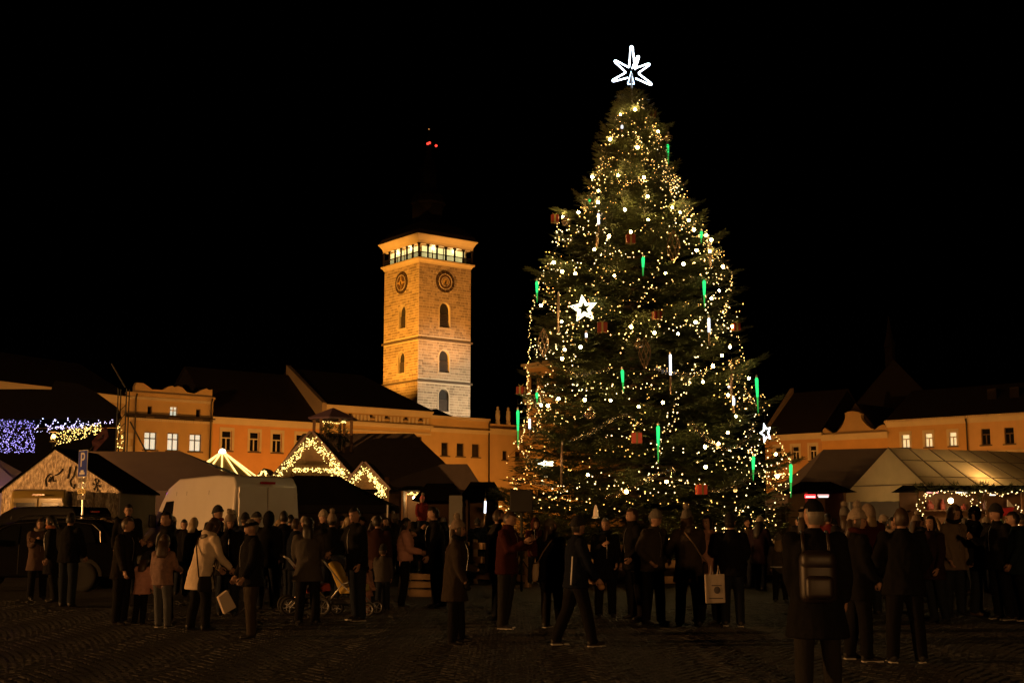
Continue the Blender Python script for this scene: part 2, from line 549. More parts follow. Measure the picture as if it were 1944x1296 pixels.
# ---- town hall turret behind the tree
ht = thing('town_hall', 'orange lit town hall with corner turret showing behind the left edge of the christmas tree', 'building', (ray(1052, 780)[0] * 150, 150, 0), R(41))
wl = plaster('hall', (.6, .42, .22))
zt = at(1010, 695, 150).z
MB().box(-.5, 12, 0, 14, 0, at(1010, 800, 150).z).build('wall', wl, ht)
MB().box(-2.2, 2.4, -2.2, 2.4, .0, zt).build('turret', wl, ht)
for dz, pr in ((0, .5), (-.3, .3), (-4.2, .35), (-4.5, .2), (-8.5, .3)):
    MB().box(-2.2 - pr, 2.4 + pr, -2.2 - pr, 2.4 + pr, zt + dz, zt + dz + .29).build('cornice', TRIM, ht)
MB().lathe([(2.9, 0), (2.5, .8), (1.4, 1.6), (1.2, 2.4), (1.7, 3.2), (1.1, 4.2), (.1, 6)], 8, Matrix.Translation((.1, .1, zt + .3))).build('dome', ROOF, ht)
for q in (-1.1, 1.1):
    MB().box(q - .5, q + .5, -2.24, -2.15, zt - 3.4, zt - 1.4).build('window', DARKGLASS, ht)
    MB().box(-2.24, -2.15, q - .5, q + .5, zt - 3.4, zt - 1.4).build('window', DARKGLASS, ht)
# ---- right row
h7, f7, H7 = house('town_house', 'ochre house with white framed windows seen right of the christmas tree', RIGHT, 1452, 1560,
    [(1470, 828), (1558, 823)], plaster('ochre_red', (.55, .33, .16)), trim=TRIM,
    rows=[dict(w=[(1471, 1484, 849, 876), (1504, 1517, 847, 875), (1537, 1550, 844, 873)], sur=TRIM, frame=WFRAMEL)], ridge=5.5)
MB().prism([(-.3, -.2, H7 - .5), (-.3, -.2, H7 + .4), (-.3, 6.5, H7 + 6.3), (-.3, 6.5, H7 - .5)], (.5, 0, 0)).build('fire_wall', plaster('grey_buff', (.34, .27, .2)), h7)
h8, f8, H8 = house('town_house', 'orange house with a bell shaped baroque gable and volutes', RIGHT, 1560, 1685,
    [(1562, 828), (1684, 821)], plaster('amber', (.62, .38, .15)), trim=TRIM, roof=False)
pts = [(1560.5, 829), (1562, 815), (1566, 812), (1573, 817), (1581, 822), (1589, 819), (1596, 812), (1601, 804), (1604, 794), (1604.5, 787), (1603, 784), (1610, 781), (1619, 780), (1628, 781.5), (1636, 785), (1634.5, 788), (1635, 794), (1640, 801), (1647, 808), (1655, 813), (1661, 815), (1668, 809), (1676, 805), (1681, 808), (1684, 813), (1684.5, 822)]
poly = []
for px, py in pts:
    s, z = f8.hit(px, py); poly.append((min(max(s, .02), f8.L - .02), 0, max(z, H8 + .125)))
MB().prism(poly[::-1], (0, .55, 0)).build('baroque_gable', plaster('stucco', (.46, .33, .18)), h8)
MB().prism([(1.2, .6, H8), (f8.L - 1.2, .6, H8), (f8.L / 2, .6, H8 + 3.6)], (0, 11, 0)).build('roof', ROOF, h8)
h9, f9, H9 = house('town_house', 'ochre house with three lit windows and a toothed eave', RIGHT, 1685, 1840,
    [(1690, 801), (1838, 793)], plaster('ochre_light', (.58, .38, .17)), trim=TRIM,
    rows=[dict(w=[(1712, 1727, 824, 850), (1756, 1770, 822, 848), (1802, 1816, 819, 846)], pane=LITGLASS2, frame=WFRAMEL, sur=TRIM)], ridge=3.8, pipes=(1837,))
for k in range(46):
    s = k * f9.L / 46
    MB().box(s, s + .13, -.56, -.42, H9 - .02, H9 + .2).build('eave_tooth', TRIM, h9)
h10, f10, H10 = house('town_house', 'pale orange house with two dark windows past the downpipe', RIGHT, 1840, 1975,
    [(1842, 793), (1940, 786)], plaster('salmon', (.64, .44, .24)), trim=TRIM,
    rows=[dict(w=[(1863, 1880, 814, 845), (1907, 1925, 811, 842), (1952, 1968, 808, 839)], frame=WFRAME)], ridge=3.8)
for k in range(36):
    s = k * f10.L / 36
    MB().box(s, s + .13, -.56, -.42, H10 - .02, H10 + .2).build('eave_tooth', TRIM, h10)
zc = f10.hit(1900, 856)[1]
cornice(h10, f10.L, zc, ((-.1, .1, .2),), TRIM, 'string_course')
for px, py in ((1905, 776), (1862, 784)):
    s = f10.hit(px, py)[0]
    MB().box(s - .5, s + .5, 3, 4, H10 + 1.5, H10 + 3.2).build('chimney', ROOF, h10)
# ---- dark church roof beyond the right row
ch = thing('church', 'unlit church with a steep gable rising behind the right hand houses', 'building', (ray(1700, 760)[0] * 190, 190, 0), R(-12))
za, ze = at(1700, 682, 190).z, at(1700, 800, 190).z
MB().box(-8, 8, 0, 30, 0, ze).build('wall', plaster('stone_dark', (.035, .028, .023)), ch)
MB().prism([(-8, 0, ze), (8, 0, ze), (0, 0, za)], (0, .6, 0)).build('gable', plaster('stone_dark', (.035, .028, .023)), ch)
MB().prism([(-8.6, .3, ze - .3), (0, .3, za + .1), (8.6, .3, ze - .3), (0, .3, za - .6)], (0, 29.5, 0)).build('roof', ROOF, ch)
MB().lathe([(.8, 0), (.8, 3), (1, 3.2), (.6, 4.5), (.05, 8)], 8, Matrix.Translation((0, 6, za - .4))).build('ridge_turret', ROOF, ch)

# ---------------------------------------------------------------- clock tower
TY = 215.0
tw_ang = R(31.5)
cx = ray(794, 640)[0] * TY
tower = thing('clock_tower', 'floodlit square stone clock tower with a lit viewing gallery', 'tower', (cx, TY, 0), tw_ang)
ca, sa = math.cos(tw_ang), math.sin(tw_ang)
lo, hi = R(20), R(50)
for _ in range(40):                      # turn the square plan until both visible faces are equally wide
    tw_ang = (lo + hi) / 2
    if line_hit(cx, TY, tw_ang, 893.5, 640)[0] > line_hit(cx, TY, tw_ang + math.pi / 2, 728.5, 640)[0]: hi = tw_ang
    else: lo = tw_ang
tower.rotation_euler = (0, 0, tw_ang)
def face_r(px, py):
    return line_hit(cx, TY, tw_ang, px, py)
def face_l(px, py):                     # local +y runs away along the left face
    return line_hit(cx, TY, tw_ang + math.pi / 2, px, py)
TA = (face_r(893, 640)[0] + face_l(728.5, 640)[0]) / 2
zg = at(794, 492, TY).z                # underside of gallery slab
SAND = mat('tower_mortar', (.62, .52, .36), .9, var=.1, vscale=.6)
BLK = mat('tower_block', (.36, .27, .18), .9, var=.18, vscale=.5, island=.3, bump=.4, bscale=6)
DRESS = mat('tower_dressing', (.52, .42, .29), .85, var=.12, vscale=1)
DARKW = mat('tower_dark', (.02, .018, .016), .8)
rows_r = [(844, 575, 622, 9.3), (843, 665, 707, 9.3), (842, 738, 781, 9.3)]
rows_l = [(764.5, 580, 623, 6.2), (762.5, 668, 708, 6.2)]
def arch_half(hw, zs, zt, z):           # half width of the opening at height z
    if z <= zs: return hw
    if z >= zt: return 0
    q = (z - zs) / (zt - zs)
    return hw * math.sqrt(max(0, 1 - q * q))
ops_r, ops_l = [], []
for (rows, hit, ops) in ((rows_r, face_r, ops_r), (rows_l, face_l, ops_l)):
    for px, pt, pb, hw in rows:
        s, z1 = hit(px, pt); _, z0 = hit(px, pb)
        w = abs(hit(px + hw, (pt + pb) / 2)[0] - s)
        ops.append((s, w, z0, z1 - w * 1.15, z1))
ck_r = face_r(844.5, 535); ck_l = face_l(763, 537); CR = 1.95
z_courses = [at(794, 641, TY).z, at(794, 721, TY).z]
base = MB()
def tower_face(M, ops, ck):
    w = MB()
    wall_grid(w, TA, 0, zg, [(s - hw, s + hw, z0, z1) for s, hw, z0, zs, z1 in ops], .6)
    for s, hw, z0, zs, z1 in ops:      # spandrels
        for sg in (-1, 1):
            n = 8
            pl = [(s + sg * hw, 0, zs), (s + sg * hw, 0, z1), (s, 0, z1)]
            for k in range(1, n):
                z = z1 - (z1 - zs) * k / n
                pl.append((s + sg * arch_half(hw, zs, z1, z), 0, z))
            w.prism(pl if sg > 0 else pl[::-1], (0, .5, 0))
    base.add(w.v, w.f, M)
    b = MB(); z = 8.0; rr = random.Random(11); i = 0
    while z < zg - .2:
        hgt = rr.choice([.42, .47, .52])
        zm = z + hgt / 2
        if any(abs(zm - q) < .35 for q in z_courses):
            z += hgt; continue
        free = [(0.0, TA)]
        for s, hw, z0, zs, z1 in ops:
            if z0 - .1 < zm < z1 + .25:
                h = arch_half(hw + .22, zs, z1 + .25, zm) if zm > zs else hw + .22
                free = [q for a, c in free for q in ((a, min(c, s - h)), (max(a, s + h), c)) if q[1] - q[0] > .1]
        if abs(zm - ck[1]) < CR + .1:
            h = math.sqrt(max(0, (CR + .1) ** 2 - (zm - ck[1]) ** 2))
            free = [q for a, c in free for q in ((a, min(c, ck[0] - h)), (max(a, ck[0] + h), c)) if q[1] - q[0] > .1]
        for a, c in free:
            x = a
            while x < c - .05:
                l = rr.uniform(.55, 1.25)
                if c - x - l < .3: l = c - x
                p = rr.uniform(.03, .06)
                g_ = .05
                b.box(x + g_, x + l - g_, -p, .02, z + g_, z + hgt - g_, M)
                x += l
        z += hgt
    return b
MR = Matrix.Identity(4)
# the left face: facade coordinate runs along local +y, its outward normal is local -x
ML = Matrix(((0, 1, 0, 0), (1, 0, 0, 0), (0, 0, 1, 0), (0, 0, 0, 1)))
br = tower_face(MR, ops_r, ck_r); bl = tower_face(ML, ops_l, ck_l)
base.box(.5, TA - .003, TA - .1, TA - .003, 0, zg); base.box(TA - .1, TA - .002, .05, TA - .1, 0, zg)
base.build('wall', SAND, tower)
tag(br.build('stonework', BLK, tower), kind='stuff')
tag(bl.build('stonework', BLK, tower), kind='stuff')
for zc, pr in ((z_courses[0], .3), (z_courses[1], .3)):
    MB().box(-pr, TA + pr, -pr, TA + pr, zc - .22, zc + .12).build('string_course', mat('course_dark', (.12, .085, .055), .9), tower)
LOUV = mat('louvre_slat', (.10, .08, .065), .7)
for M, ops in ((MR, ops_r), (ML, ops_l)):
    for s, hw, z0, zs, z1 in ops:
        wo = MB().box(s - hw - .05, s + hw + .05, .5, .55, z0 - .05, z1 + .05, M).build('window', DARKW, tower)
        a = MB()                                        # dressed arch surround
        n = 14; q = .24
        path_i = [(s - hw, z0), (s - hw, zs)] + [(s - hw * math.cos(math.pi * k / n), zs + (z1 - zs) * math.sin(math.pi * k / n)) for k in range(1, n)] + [(s + hw, zs), (s + hw, z0)]
        path_o = [(s - hw - q, z0), (s - hw - q, zs)] + [(s - (hw + q) * math.cos(math.pi * k / n), zs + (z1 - zs + q) * math.sin(math.pi * k / n)) for k in range(1, n)] + [(s + hw + q, zs), (s + hw + q, z0)]
        for k in range(len(path_i) - 1):
            i0, i1, o0, o1 = path_i[k], path_i[k + 1], path_o[k], path_o[k + 1]
            a.prism([(i0[0], -.09, i0[1]), (o0[0], -.09, o0[1]), (o1[0], -.09, o1[1]), (i1[0], -.09, i1[1])], (0, .12, 0), M)
        a.build('arch', DRESS, wo)
        MB().box(s - hw - .35, s + hw + .35, -.14, .1, z0 - .28, z0 - .01, M).build('sill', DRESS, wo)
        sl = MB()
        for k in range(9):
            z = z0 + .1 + k * (zs - z0) * .75 / 9
            sl.prism([(s - hw, .2, z), (s - hw, .32, z + .2), (s - hw, .35, z + .2), (s - hw, .23, z)], (2 * hw, 0, 0), M)
        sl.build('louvre', LOUV, wo)
GOLD = mat('clock_gold', (.75, .48, .16), .4, metal=.4)
CKD = mat('clock_dark', (.05, .03, .02), .6)
CKM = mat('clock_brown', (.11, .06, .03), .6)
RING = mat('clock_ring', (.6, .5, .4), .5)
def disc(mb, c, r, y0, y1, M, n=40, ri=None):
    A = [(c[0] + r * math.cos(2 * math.pi * k / n), c[1] + r * math.sin(2 * math.pi * k / n)) for k in range(n)]
    if ri is None:
        mb.prism([(x, y0, z) for x, z in A], (0, y1 - y0, 0), M)
    else:
        B = [(c[0] + ri * math.cos(2 * math.pi * k / n), c[1] + ri * math.sin(2 * math.pi * k / n)) for k in range(n)]
        for k in range(n):
            j = (k + 1) % n
            mb.prism([(A[k][0], y0, A[k][1]), (A[j][0], y0, A[j][1]), (B[j][0], y0, B[j][1]), (B[k][0], y0, B[k][1])], (0, y1 - y0, 0), M)
for M, c, kind in ((MR, ck_r, 0), (ML, ck_l, 1)):
    b = MB(); disc(b, c, CR, -.16, .0, M); ck = b.build('clock', CKD, tower)
    b = MB(); disc(b, c, CR * .70, -.20, -.165, M); b.build('dial', CKM, ck)
    b = MB(); disc(b, c, CR * .72, -.24, -.165, M, ri=CR * .67); b.build('rim', RING, ck)
    b = MB()
    for k in range(12):
        t = k * math.pi / 6
        d = Vector((math.sin(t), 0, math.cos(t))); e = Vector((d.z, 0, -d.x))
        p = Vector((c[0], -.22, c[1])) + d * CR * .85
        b.prism([p + d * .2 + e * .05, p + d * .2 - e * .05, p - d * .2 - e * .05, p - d * .2 + e * .05], (0, .06, 0), M)
    b.build('hour_marks', mat('clock_numerals', (.13, .08, .045), .5), ck)
    if kind == 0:
        b = MB(); disc(b, c, CR * .42, -.26, -.2, M, ri=CR * .37); b.build('inner_rim', RING, ck)
        b = MB(); disc(b, c, CR * .30, -.28, -.2, M); b.build('sun_disc', GOLD, ck)
    else:
        b = MB(); disc(b, c, CR * .26, -.28, -.2, M)
        for k in range(4):
            t = k * math.pi / 2
            d = Vector((math.sin(t), 0, math.cos(t))); e = Vector((d.z, 0, -d.x)); p = Vector((c[0], -.26, c[1]))
            b.prism([p + e * .25, p - e * .25, p + d * CR * .64 - e * .06, p + d * CR * .64 + e * .06], (0, .05, 0), M)
        b.build('rays', GOLD, ck)
    b = MB()
    for t, l in ((R(178), CR * .62), (R(215), CR * .42)):
        d = Vector((math.sin(t), 0, math.cos(t))); e = Vector((d.z, 0, -d.x)); p = Vector((c[0], -.33, c[1]))
        b.prism([p + e * .09 - d * .2, p - e * .09 - d * .2, p + d * l - e * .03, p + d * l + e * .03], (0, .04, 0), M)
    b.build('hands', DARKW, ck)
# gallery
G0 = zg
zso = at(797, 439, TY - 2.2).z          # outer roof edge
def sq_ring(mb, prof):
    # prof: list of (overhang, z); closed loop of square rings
    n = len(prof); vs = []
    for o, z in prof:
        vs += [(-o, -o, z), (TA + o, -o, z), (TA + o, TA + o, z), (-o, TA + o, z)]
    fs = []
    for i in range(n - 1):
        for j in range(4):
            k = (j + 1) % 4
            fs.append((i * 4 + j, i * 4 + k, (i + 1) * 4 + k, (i + 1) * 4 + j))
    mb.add(vs, fs)
    return mb
b = sq_ring(MB(), [(-.3, G0 - .5), (.1, G0 - .5), (.25, G0 - .15), (.5, G0 + .05), (.55, G0 + .3), (-.3, G0 + .3)])
b.build('gallery_slab', DRESS, tower)
zf = G0 + .3
zi = zso - 1.55                          # inner foot of the cove
COVE = plaster('cove', (.72, .6, .45))
sq_ring(MB(), [(.0, zi - .05), (.22, zi), (.34, zi + .55), (.62, zi + 1.05), (.92, zso - .12), (.95, zso), (.0, zso + .05)]).build('cove_eave', COVE, tower)
inn = .6
MB().box(inn, TA - inn, inn, TA - inn, zf, zi + .5).build('gallery_room', plaster('room', (.5, .46, .34)), tower)
sq_ring(MB(), [(.3, zi - .02), (-inn - .2, zi - .02)]).build('gallery_ceiling', COVE, tower)
GLIT = mat('gallery_lit_pane', (.7, .65, .4), .5, emit=(1, .85, .34), es=1.0)
WOOD_D = mat('dark_timber', (.014, .010, .008), .8, spec=.1)
nb = 6
for M in (MR, ML):
    for k in range(nb + 1):
        x = -.15 + (TA + .3) * k / nb
        if k == nb and M is ML: pass
        MB().box(x - .13, x + .13, -.26, -.02, zf, zi, M).prism([(x - .4, -.2, zi), (x + .4, -.2, zi), (x + .13, -.2, zi - .5), (x - .13, -.2, zi - .5)], (0, .1, 0), M).build('gallery_post', WOOD_D, tower)
        if 1 <= k < nb:
            x0 = x - (TA + 1) / nb
        else:
            x0 = None
    for k in range(4):
        a = inn + .25 + k * (TA - 2 * inn - .5) / 4
        MB().box(a + .12, a + (TA - 2 * inn - .5) / 4 - .12, inn - .03, inn - .003, zf + .3, zi - .25, M).build('gallery_window', GLIT, tower)
    rail = MB().box(-.25, TA + .25, -.2, -.08, zf + 1.0, zf + 1.14, M).box(-.25, TA + .25, -.19, -.09, zf + .06, zf + .2, M).build('railing', WOOD_D, tower)
    bb = MB()
    for k in range(46):
        x = -.2 + k * (TA + .4) / 46
        bb.box(x, x + .07, -.17, -.11, zf + .2, zf + 1.0, M)
    bb.build('balusters', WOOD_D, rail)
# gallery lamps on the ceiling
for x, y in ((TA * .3, .4), (TA * .7, .4), (.4, TA * .3), (.4, TA * .7)):
    point_light('gallery_lamp', tower, (x, y, zi - .4), (1, .85, .5), 50, .2)
# dark roof, drum, cupola and spire
rf = sq_ring(MB(), [(.93, zso + .02), (.4, zso + .9), (-1.2, zso + 2.6), (-3.2, zso + 3.6), (-3.4, zso + 3.6)]).build('roof', ROOF, tower)
SL = mat('slate_dark', (.006, .005, .005), .8, spec=.05, var=.2, vscale=1)
T0 = Matrix.Translation((TA / 2, TA / 2, 0))
zs_ = zso + 3.3
ztip = at(812, 243, TY + 7).z
zl = at(812, 274, TY + 7).z
hh = zl - zs_
MB().lathe([(2.9, zs_), (2.9, zs_ + .25 * hh), (3.3, zs_ + .27 * hh), (2.8, zs_ + .36 * hh), (1.9, zs_ + .44 * hh), (1.5, zs_ + .5 * hh), (1.5, zs_ + .66 * hh), (1.75, zs_ + .68 * hh), (1.2, zs_ + .78 * hh), (.6, zs_ + .86 * hh), (.5, zs_ + hh), (.12, zl + 1), (.06, ztip - .6), (.05, ztip)], 8, T0).build('cupola', SL, rf)
MB().ball((TA / 2, TA / 2, zl + 1.4), .35, 10).build('finial', SL, rf)
RED = lamp_mat('obstruction_red', (1, .05, .03), 2.2)
for px, py in ((815.5, 271.5), (812, 273), (828, 277)):
    p = at(px, py, TY + 6.0)
    q = Matrix.Rotation(-tw_ang, 4, 'Z') @ (p - Vector((cx, TY, 0)))
    MB().ball(q, .24, 8).build('warning_light', RED, rf, smooth=True)
    MB().tube([q - Vector((0, 0, .05)), (TA / 2, TA / 2, q.z - .3)], .04, 5).build('lamp_arm', SL, rf)
p = at(812, 245, TY + 6.9); q = Matrix.Rotation(-tw_ang, 4, 'Z') @ (p - Vector((cx, TY, 0)))
MB().ball((TA / 2, TA / 2, ztip), .14, 8).build('warning_light', lamp_mat('obstruction_amber', (1, .4, .1), .5), rf)

# floodlights
def floodlight(label, loc, target, col, power, size, blend=.6):
    d = (Vector(target) - Vector(loc)).normalized()
    t = thing('floodlight', label, 'floodlight', loc, 0, )
    rot = d.to_track_quat('Y', 'Z').to_matrix().to_4x4()
    MB().box(-.35, .35, -.3, .15, -.25, .25, rot).build('housing', PIPE, t)
    MB().box(-.3, .3, .152, .16, -.2, .2, rot).build('lens', lamp_mat('flood_lens_%d' % int(col[1] * 100), col, 8), t)
    MB().tube([(0, 0, -1.6), (0, 0, -.2)], .06, 6).build('mast', PIPE, t)
    l = bpy.data.lights.new('flood_beam', 'SPOT')
    l.color = col; l.energy = power; l.spot_size = R(size); l.spot_blend = blend; l.shadow_soft_size = .25
    o = bpy.data.objects.new('flood_beam', l); COL.objects.link(o); o.parent = t
    o.location = d * .3; o.rotation_euler = d.to_track_quat('-Z', 'Y').to_euler()
def tl(x, y, z):
    return Matrix.Translation((cx, TY, 0)) @ Matrix.Rotation(tw_ang, 4, 'Z') @ Vector((x, y, z))
floodlight('sodium floodlight on a roof facing the left side of the clock tower', tl(-34, -8, 15.5), tl(0, 6, 36), (1, .40, .045), 165000, 40)
floodlight('sodium floodlight on a roof facing the right side of the clock tower', tl(3, -30, 16), tl(5, 0, 39), (1, .40, .08), 46000, 36)
floodlight('white floodlight at the foot of the clock tower', tl(10, -24, 13.5), tl(6.5, 0, 21), (1, .76, .50), 37000, 56)

# street lamps in front of the facades
LAMPM = mat('lamp_iron', (.03, .035, .03), .5, metal=.5)
LAMPG = lamp_mat('sodium_globe', (1, .55, .14), 7)
def street_lamp(label, loc, power, h=4.6, group='sodium street lamps', col=SODIUM, gr=.22):
    t = thing('street_lamp', label, 'street lamp', loc, 0, group)
    MB().tube([(0, 0, 0), (0, 0, .8), (0, 0, .82), (0, 0, h)], [.12, .1, .06, .045], 10).build('post', LAMPM, t, smooth=True)
    MB().lathe([(.05, h), (.2, h + .1), (.17, h + .14), (.17, h + .13)], 12).build('collar', LAMPM, t)
    MB().ball((0, 0, h + .36), gr, 14).build('globe', LAMPG, t, smooth=True)
    MB().lathe([(.24, h + .56), (.16, h + .68), (.03, h + .76)], 12).build('cap', LAMPM, t)
    point_light('lamp_light', t, (0, 0, h + .36), col, power, .36).data.use_shadow = True
    return t
def lamp_before(fac, px, off, power, label, h=4.6):
    s, _ = fac.hit(px, 850)
    x = fac.ox + s * math.cos(fac.ang) + off * math.sin(fac.ang)
    y = fac.oy + s * math.sin(fac.ang) - off * math.cos(fac.ang)
    street_lamp(label, (x, y, 0), power, h)
lb = 'globe street lamp in front of the left hand row of houses'
for px, po in ((300, 4800), (455, 7000), (600, 6000), (740, 5600), (870, 5600), (960, 3400)):
    lamp_before(LEFT, px, 10, po * .55, lb)
lb = 'globe street lamp in front of the right hand row of houses'
for px, po in ((1485, 3600), (1600, 4200), (1720, 3600), (1850, 4200), (1950, 4600)):
    lamp_before(RIGHT, px, 10, po * .42, lb)
lamp_before(f0, 60, 9, 1100, 'globe street lamp beside the house behind the stage')
# sodium lamp and an added fill lamp at the near side of the square, out of the picture, that light vans, tents and people
street_lamp('bright sodium street lamp far to the left behind the viewer', (-58, 12, 0), 200000, 4.8, None, (1, .43, .115))
street_lamp('added sodium fill lamp behind the viewer', (4, -34, 0), 36000, 4.6, None, (1, .45, .13))  # added fill that lifts the right hand tents and the van rear
# ================================================================ FIR FOLIAGE (used by the tree and the garlands)
NEEDLE = mat('fir_needles', (.088, .108, .04), .5, obj_var=.35, island=.35)
BARK = mat('fir_bark', (.07, .05, .035), .9, var=.2, vscale=6)
def shoot(mb, p, d, up, L, w, rr, n=7):
    """a twig tip: n flat tapering needle blades fanned round its axis"""
    side = d.cross(up)
    side = side.normalized() if side.length > 1e-5 else d.orthogonal().normalized()
    u2 = side.cross(d)
    for k in range(n):
        t = k / n
        b = p + d * (L * t * .8)
        if k == n - 1:
            o = d
        else:
            a = rr.uniform(-.5, .5) + (0 if k % 2 else math.pi)
            o = (d * rr.uniform(.55, .9) + (side * math.cos(a) + u2 * math.sin(a)) * rr.uniform(.7, 1)).normalized()
        q = o.cross(u2 + side * rr.uniform(-.8, .8)).normalized() * (w * rr.uniform(.10, .16))
        tip = b + o * (w * rr.uniform(.8, 1.25))
        mb.add([b - q, b + q, tip], [(0, 1, 2)])
def garland(mb, pts, rad, rr, dens=60, L=.1, w=.07):
    for i in range(len(pts) - 1):
        a, b = Vector(pts[i]), Vector(pts[i + 1])
        t = (b - a); n = max(1, int(t.length * dens))
        for k in range(n):
            d = Vector((rr.gauss(0, 1), rr.gauss(0, 1), rr.gauss(0, 1))).normalized()
            p = a + t * rr.random() + d * rad * .3
            shoot(mb, p, (d + t.normalized() * .4).normalized(), Vector((0, 0, 1)), L, w, rr, 5)
def bulbs(pts, r):
    b = MB()
    for p in pts:
        b.octa(p, r * random.uniform(.5, 1.15))
    return b
def light_string(label, pts, material, r=.03, group=None, wire=None, cat='fairy lights'):
    t = thing('fairy_lights', label, cat, (0, 0, 0), 0, group)
    tag(bulbs(pts, r).build('bulbs', material, t), kind='stuff')
    if wire:
        w = MB()
        for seg in wire:
            w.tube(seg, .006, 3, cap=False)
        tag(w.build('wire', mat('dark_wire', (.01, .02, .01), .6), t), kind='stuff')
    return t
YEL = lamp_mat('bulb_yellow', (1, .66, .17), 4.5)
WARMB = lamp_mat('bulb_warm', (1, .64, .24), 6)
PURP = lamp_mat('bulb_violet', (.42, .34, 1), 3.2)
COLDW = lamp_mat('bulb_cold', (.75, .85, 1), 5)
rr = random.Random(5)

# ================================================================ MARKET TENTS
CANV_W = mat('canvas_white', (.66, .6, .5), .75, var=.08, vscale=1.2, bump=.35, bscale=3, transl=.22)
CANV_B = mat('canvas_brown', (.17, .14, .125), .85, var=.1, vscale=1.5, bump=.3, bscale=4)
CANV_D = mat('canvas_black', (.0055, .005, .005), .9, bump=.3, bscale=4, spec=.05)
CANV_P = mat('canvas_grey', (.30, .30, .34), .7, bump=.3, bscale=4)
ALU = mat('aluminium_pole', (.5, .5, .5), .35, metal=.8)
def foil_mat():
    m = bpy.data.materials.new('crinkled_foil'); m.use_nodes = True
    nt = m.node_tree; b = nt.nodes['Principled BSDF']
    tc = nt.nodes.new('ShaderNodeTexCoord'); mp = nt.nodes.new('ShaderNodeMapping')
    mp.inputs['Scale'].default_value = (6, 6, 2.2); mp.inputs['Rotation'].default_value = (0, R(25), 0)
    nt.links.new(tc.outputs['Object'], mp.inputs[0])
    n = nt.nodes.new('ShaderNodeTexNoise'); n.inputs['Scale'].default_value = 2.2; n.inputs['Detail'].default_value = 4; n.inputs['Roughness'].default_value = .7
    nt.links.new(mp.outputs[0], n.inputs['Vector'])
    cr = nt.nodes.new('ShaderNodeValToRGB')
    cr.color_ramp.elements[0].position = .42; cr.color_ramp.elements[0].color = (.28, .22, .16, 1)
    cr.color_ramp.elements[1].position = .66; cr.color_ramp.elements[1].color = (.85, .74, .58, 1)
    nt.links.new(n.outputs['Fac'], cr.inputs[0]); nt.links.new(cr.outputs[0], b.inputs['Base Color'])
    bp = nt.nodes.new('ShaderNodeBump'); bp.inputs['Strength'].default_value = .8; bp.inputs['Distance'].default_value = .06
    nt.links.new(n.outputs['Fac'], bp.inputs['Height']); nt.links.new(bp.outputs[0], b.inputs['Normal'])
    b.inputs['Roughness'].default_value = .38; b.inputs['Metallic'].default_value = .35
    return m
FOIL = foil_mat()
def hip_tent(label, ra, rb, eave_z, x0, x1, y0, y1, m, valance=.25, posts=True, seams=0, walls=False, rz=0, name='market_tent', group=None):
    """ra, rb world ridge ends; x0..x1,y0..y1 eave rectangle (world); rz rotates about its front left corner"""
    t = thing(name, label, 'tent', (x0, y0, 0), rz, group)
    w, d = x1 - x0, y1 - y0
    A = Vector((ra[0] - x0, ra[1] - y0, ra[2])); B = Vector((rb[0] - x0, rb[1] - y0, rb[2])); e = eave_z
    c = [(0, 0, e), (w, 0, e), (w, d, e), (0, d, e)]
    r = MB()
    nx = 10
    # front slope subdivided so that the canvas sags between its ribs
    def sl(p, q, s2, t2):
        n, mm = nx, 5
        vs = []
        for i in range(n + 1):
            for j in range(mm + 1):
                a = Vector(p).lerp(Vector(q), i / n); b2 = Vector(s2).lerp(Vector(t2), i / n)
                v = a.lerp(b2, j / mm)
                v.z -= .06 * math.sin(math.pi * j / mm) * (1 + .5 * math.sin(i * 2.1))
                vs.append(v)
        fs = [(i * (mm + 1) + j, (i + 1) * (mm + 1) + j, (i + 1) * (mm + 1) + j + 1, i * (mm + 1) + j + 1) for i in range(n) for j in range(mm)]
        r.add(vs, fs)
    sl(c[0], c[1], A, B); sl(c[2], c[3], B, A)
    sl(c[3], c[0], A, A) if (A - Vector(c[0])).length else None
    sl(c[1], c[2], B, B)
    r.build('roof', m, t, smooth=True)
    v = MB()
    for i in range(4):
        p, q = Vector(c[i]), Vector(c[(i + 1) % 4])
        v.add([p, q, q - Vector((0, 0, valance)), p - Vector((0, 0, valance))], [(0, 1, 2, 3)])
    v.build('valance', m, t)
    if seams:
        for k in range(1, seams):
            p = Vector(c[0]).lerp(Vector(c[1]), k / seams); q = A.lerp(B, k / seams)
            MB().tube([p + Vector((0, -.01, .0)), p.lerp(q, .5) + Vector((0, 0, -.05)), q + Vector((0, 0, .01))], .022, 5).build('seam', mat('canvas_seam', (.2, .15, .1), .8), t)
        p = Vector(c[0]).lerp(A, .7); q = Vector(c[1]).lerp(B, .7)
        MB().tube([p, q], .018, 5).build('seam', MATS['canvas_seam'], t)
    if posts:
        for x, y, z in c:
            MB().tube([(x * .99 + .02, y, 0), (x * .99 + .02, y, e)], .04, 6).build('post', ALU, t)
    if walls:
        for i in range(4):
            p, q = Vector(c[i]), Vector(c[(i + 1) % 4])
            n = 14; wv = []
            for k in range(n + 1):
                a = p.lerp(q, k / n); nrm = Vector(((q - p).y, -(q - p).x, 0)).normalized()
                a = a + nrm * (.05 * math.sin(k * 1.9) - .06)
                wv += [(a.x, a.y, .02), (a.x, a.y, e - .05)]
            MB().add(wv, [(2 * k, 2 * k + 2, 2 * k + 3, 2 * k + 1) for k in range(n)]).build('side_wall', m, t)
    return t
# -- large brown tent behind the foil tent
Y = 58
a, b_ = at(96, 856, 61), at(345, 857, 61)
ez = at(225, 931, Y).z
hip_tent('long brown roofed tent with a pale valance behind the parking sign', a, b_, ez, at(40, 931, Y).x, at(520, 931, Y).x, Y, Y + 6, CANV_B, posts=True, seams=0, walls=True)
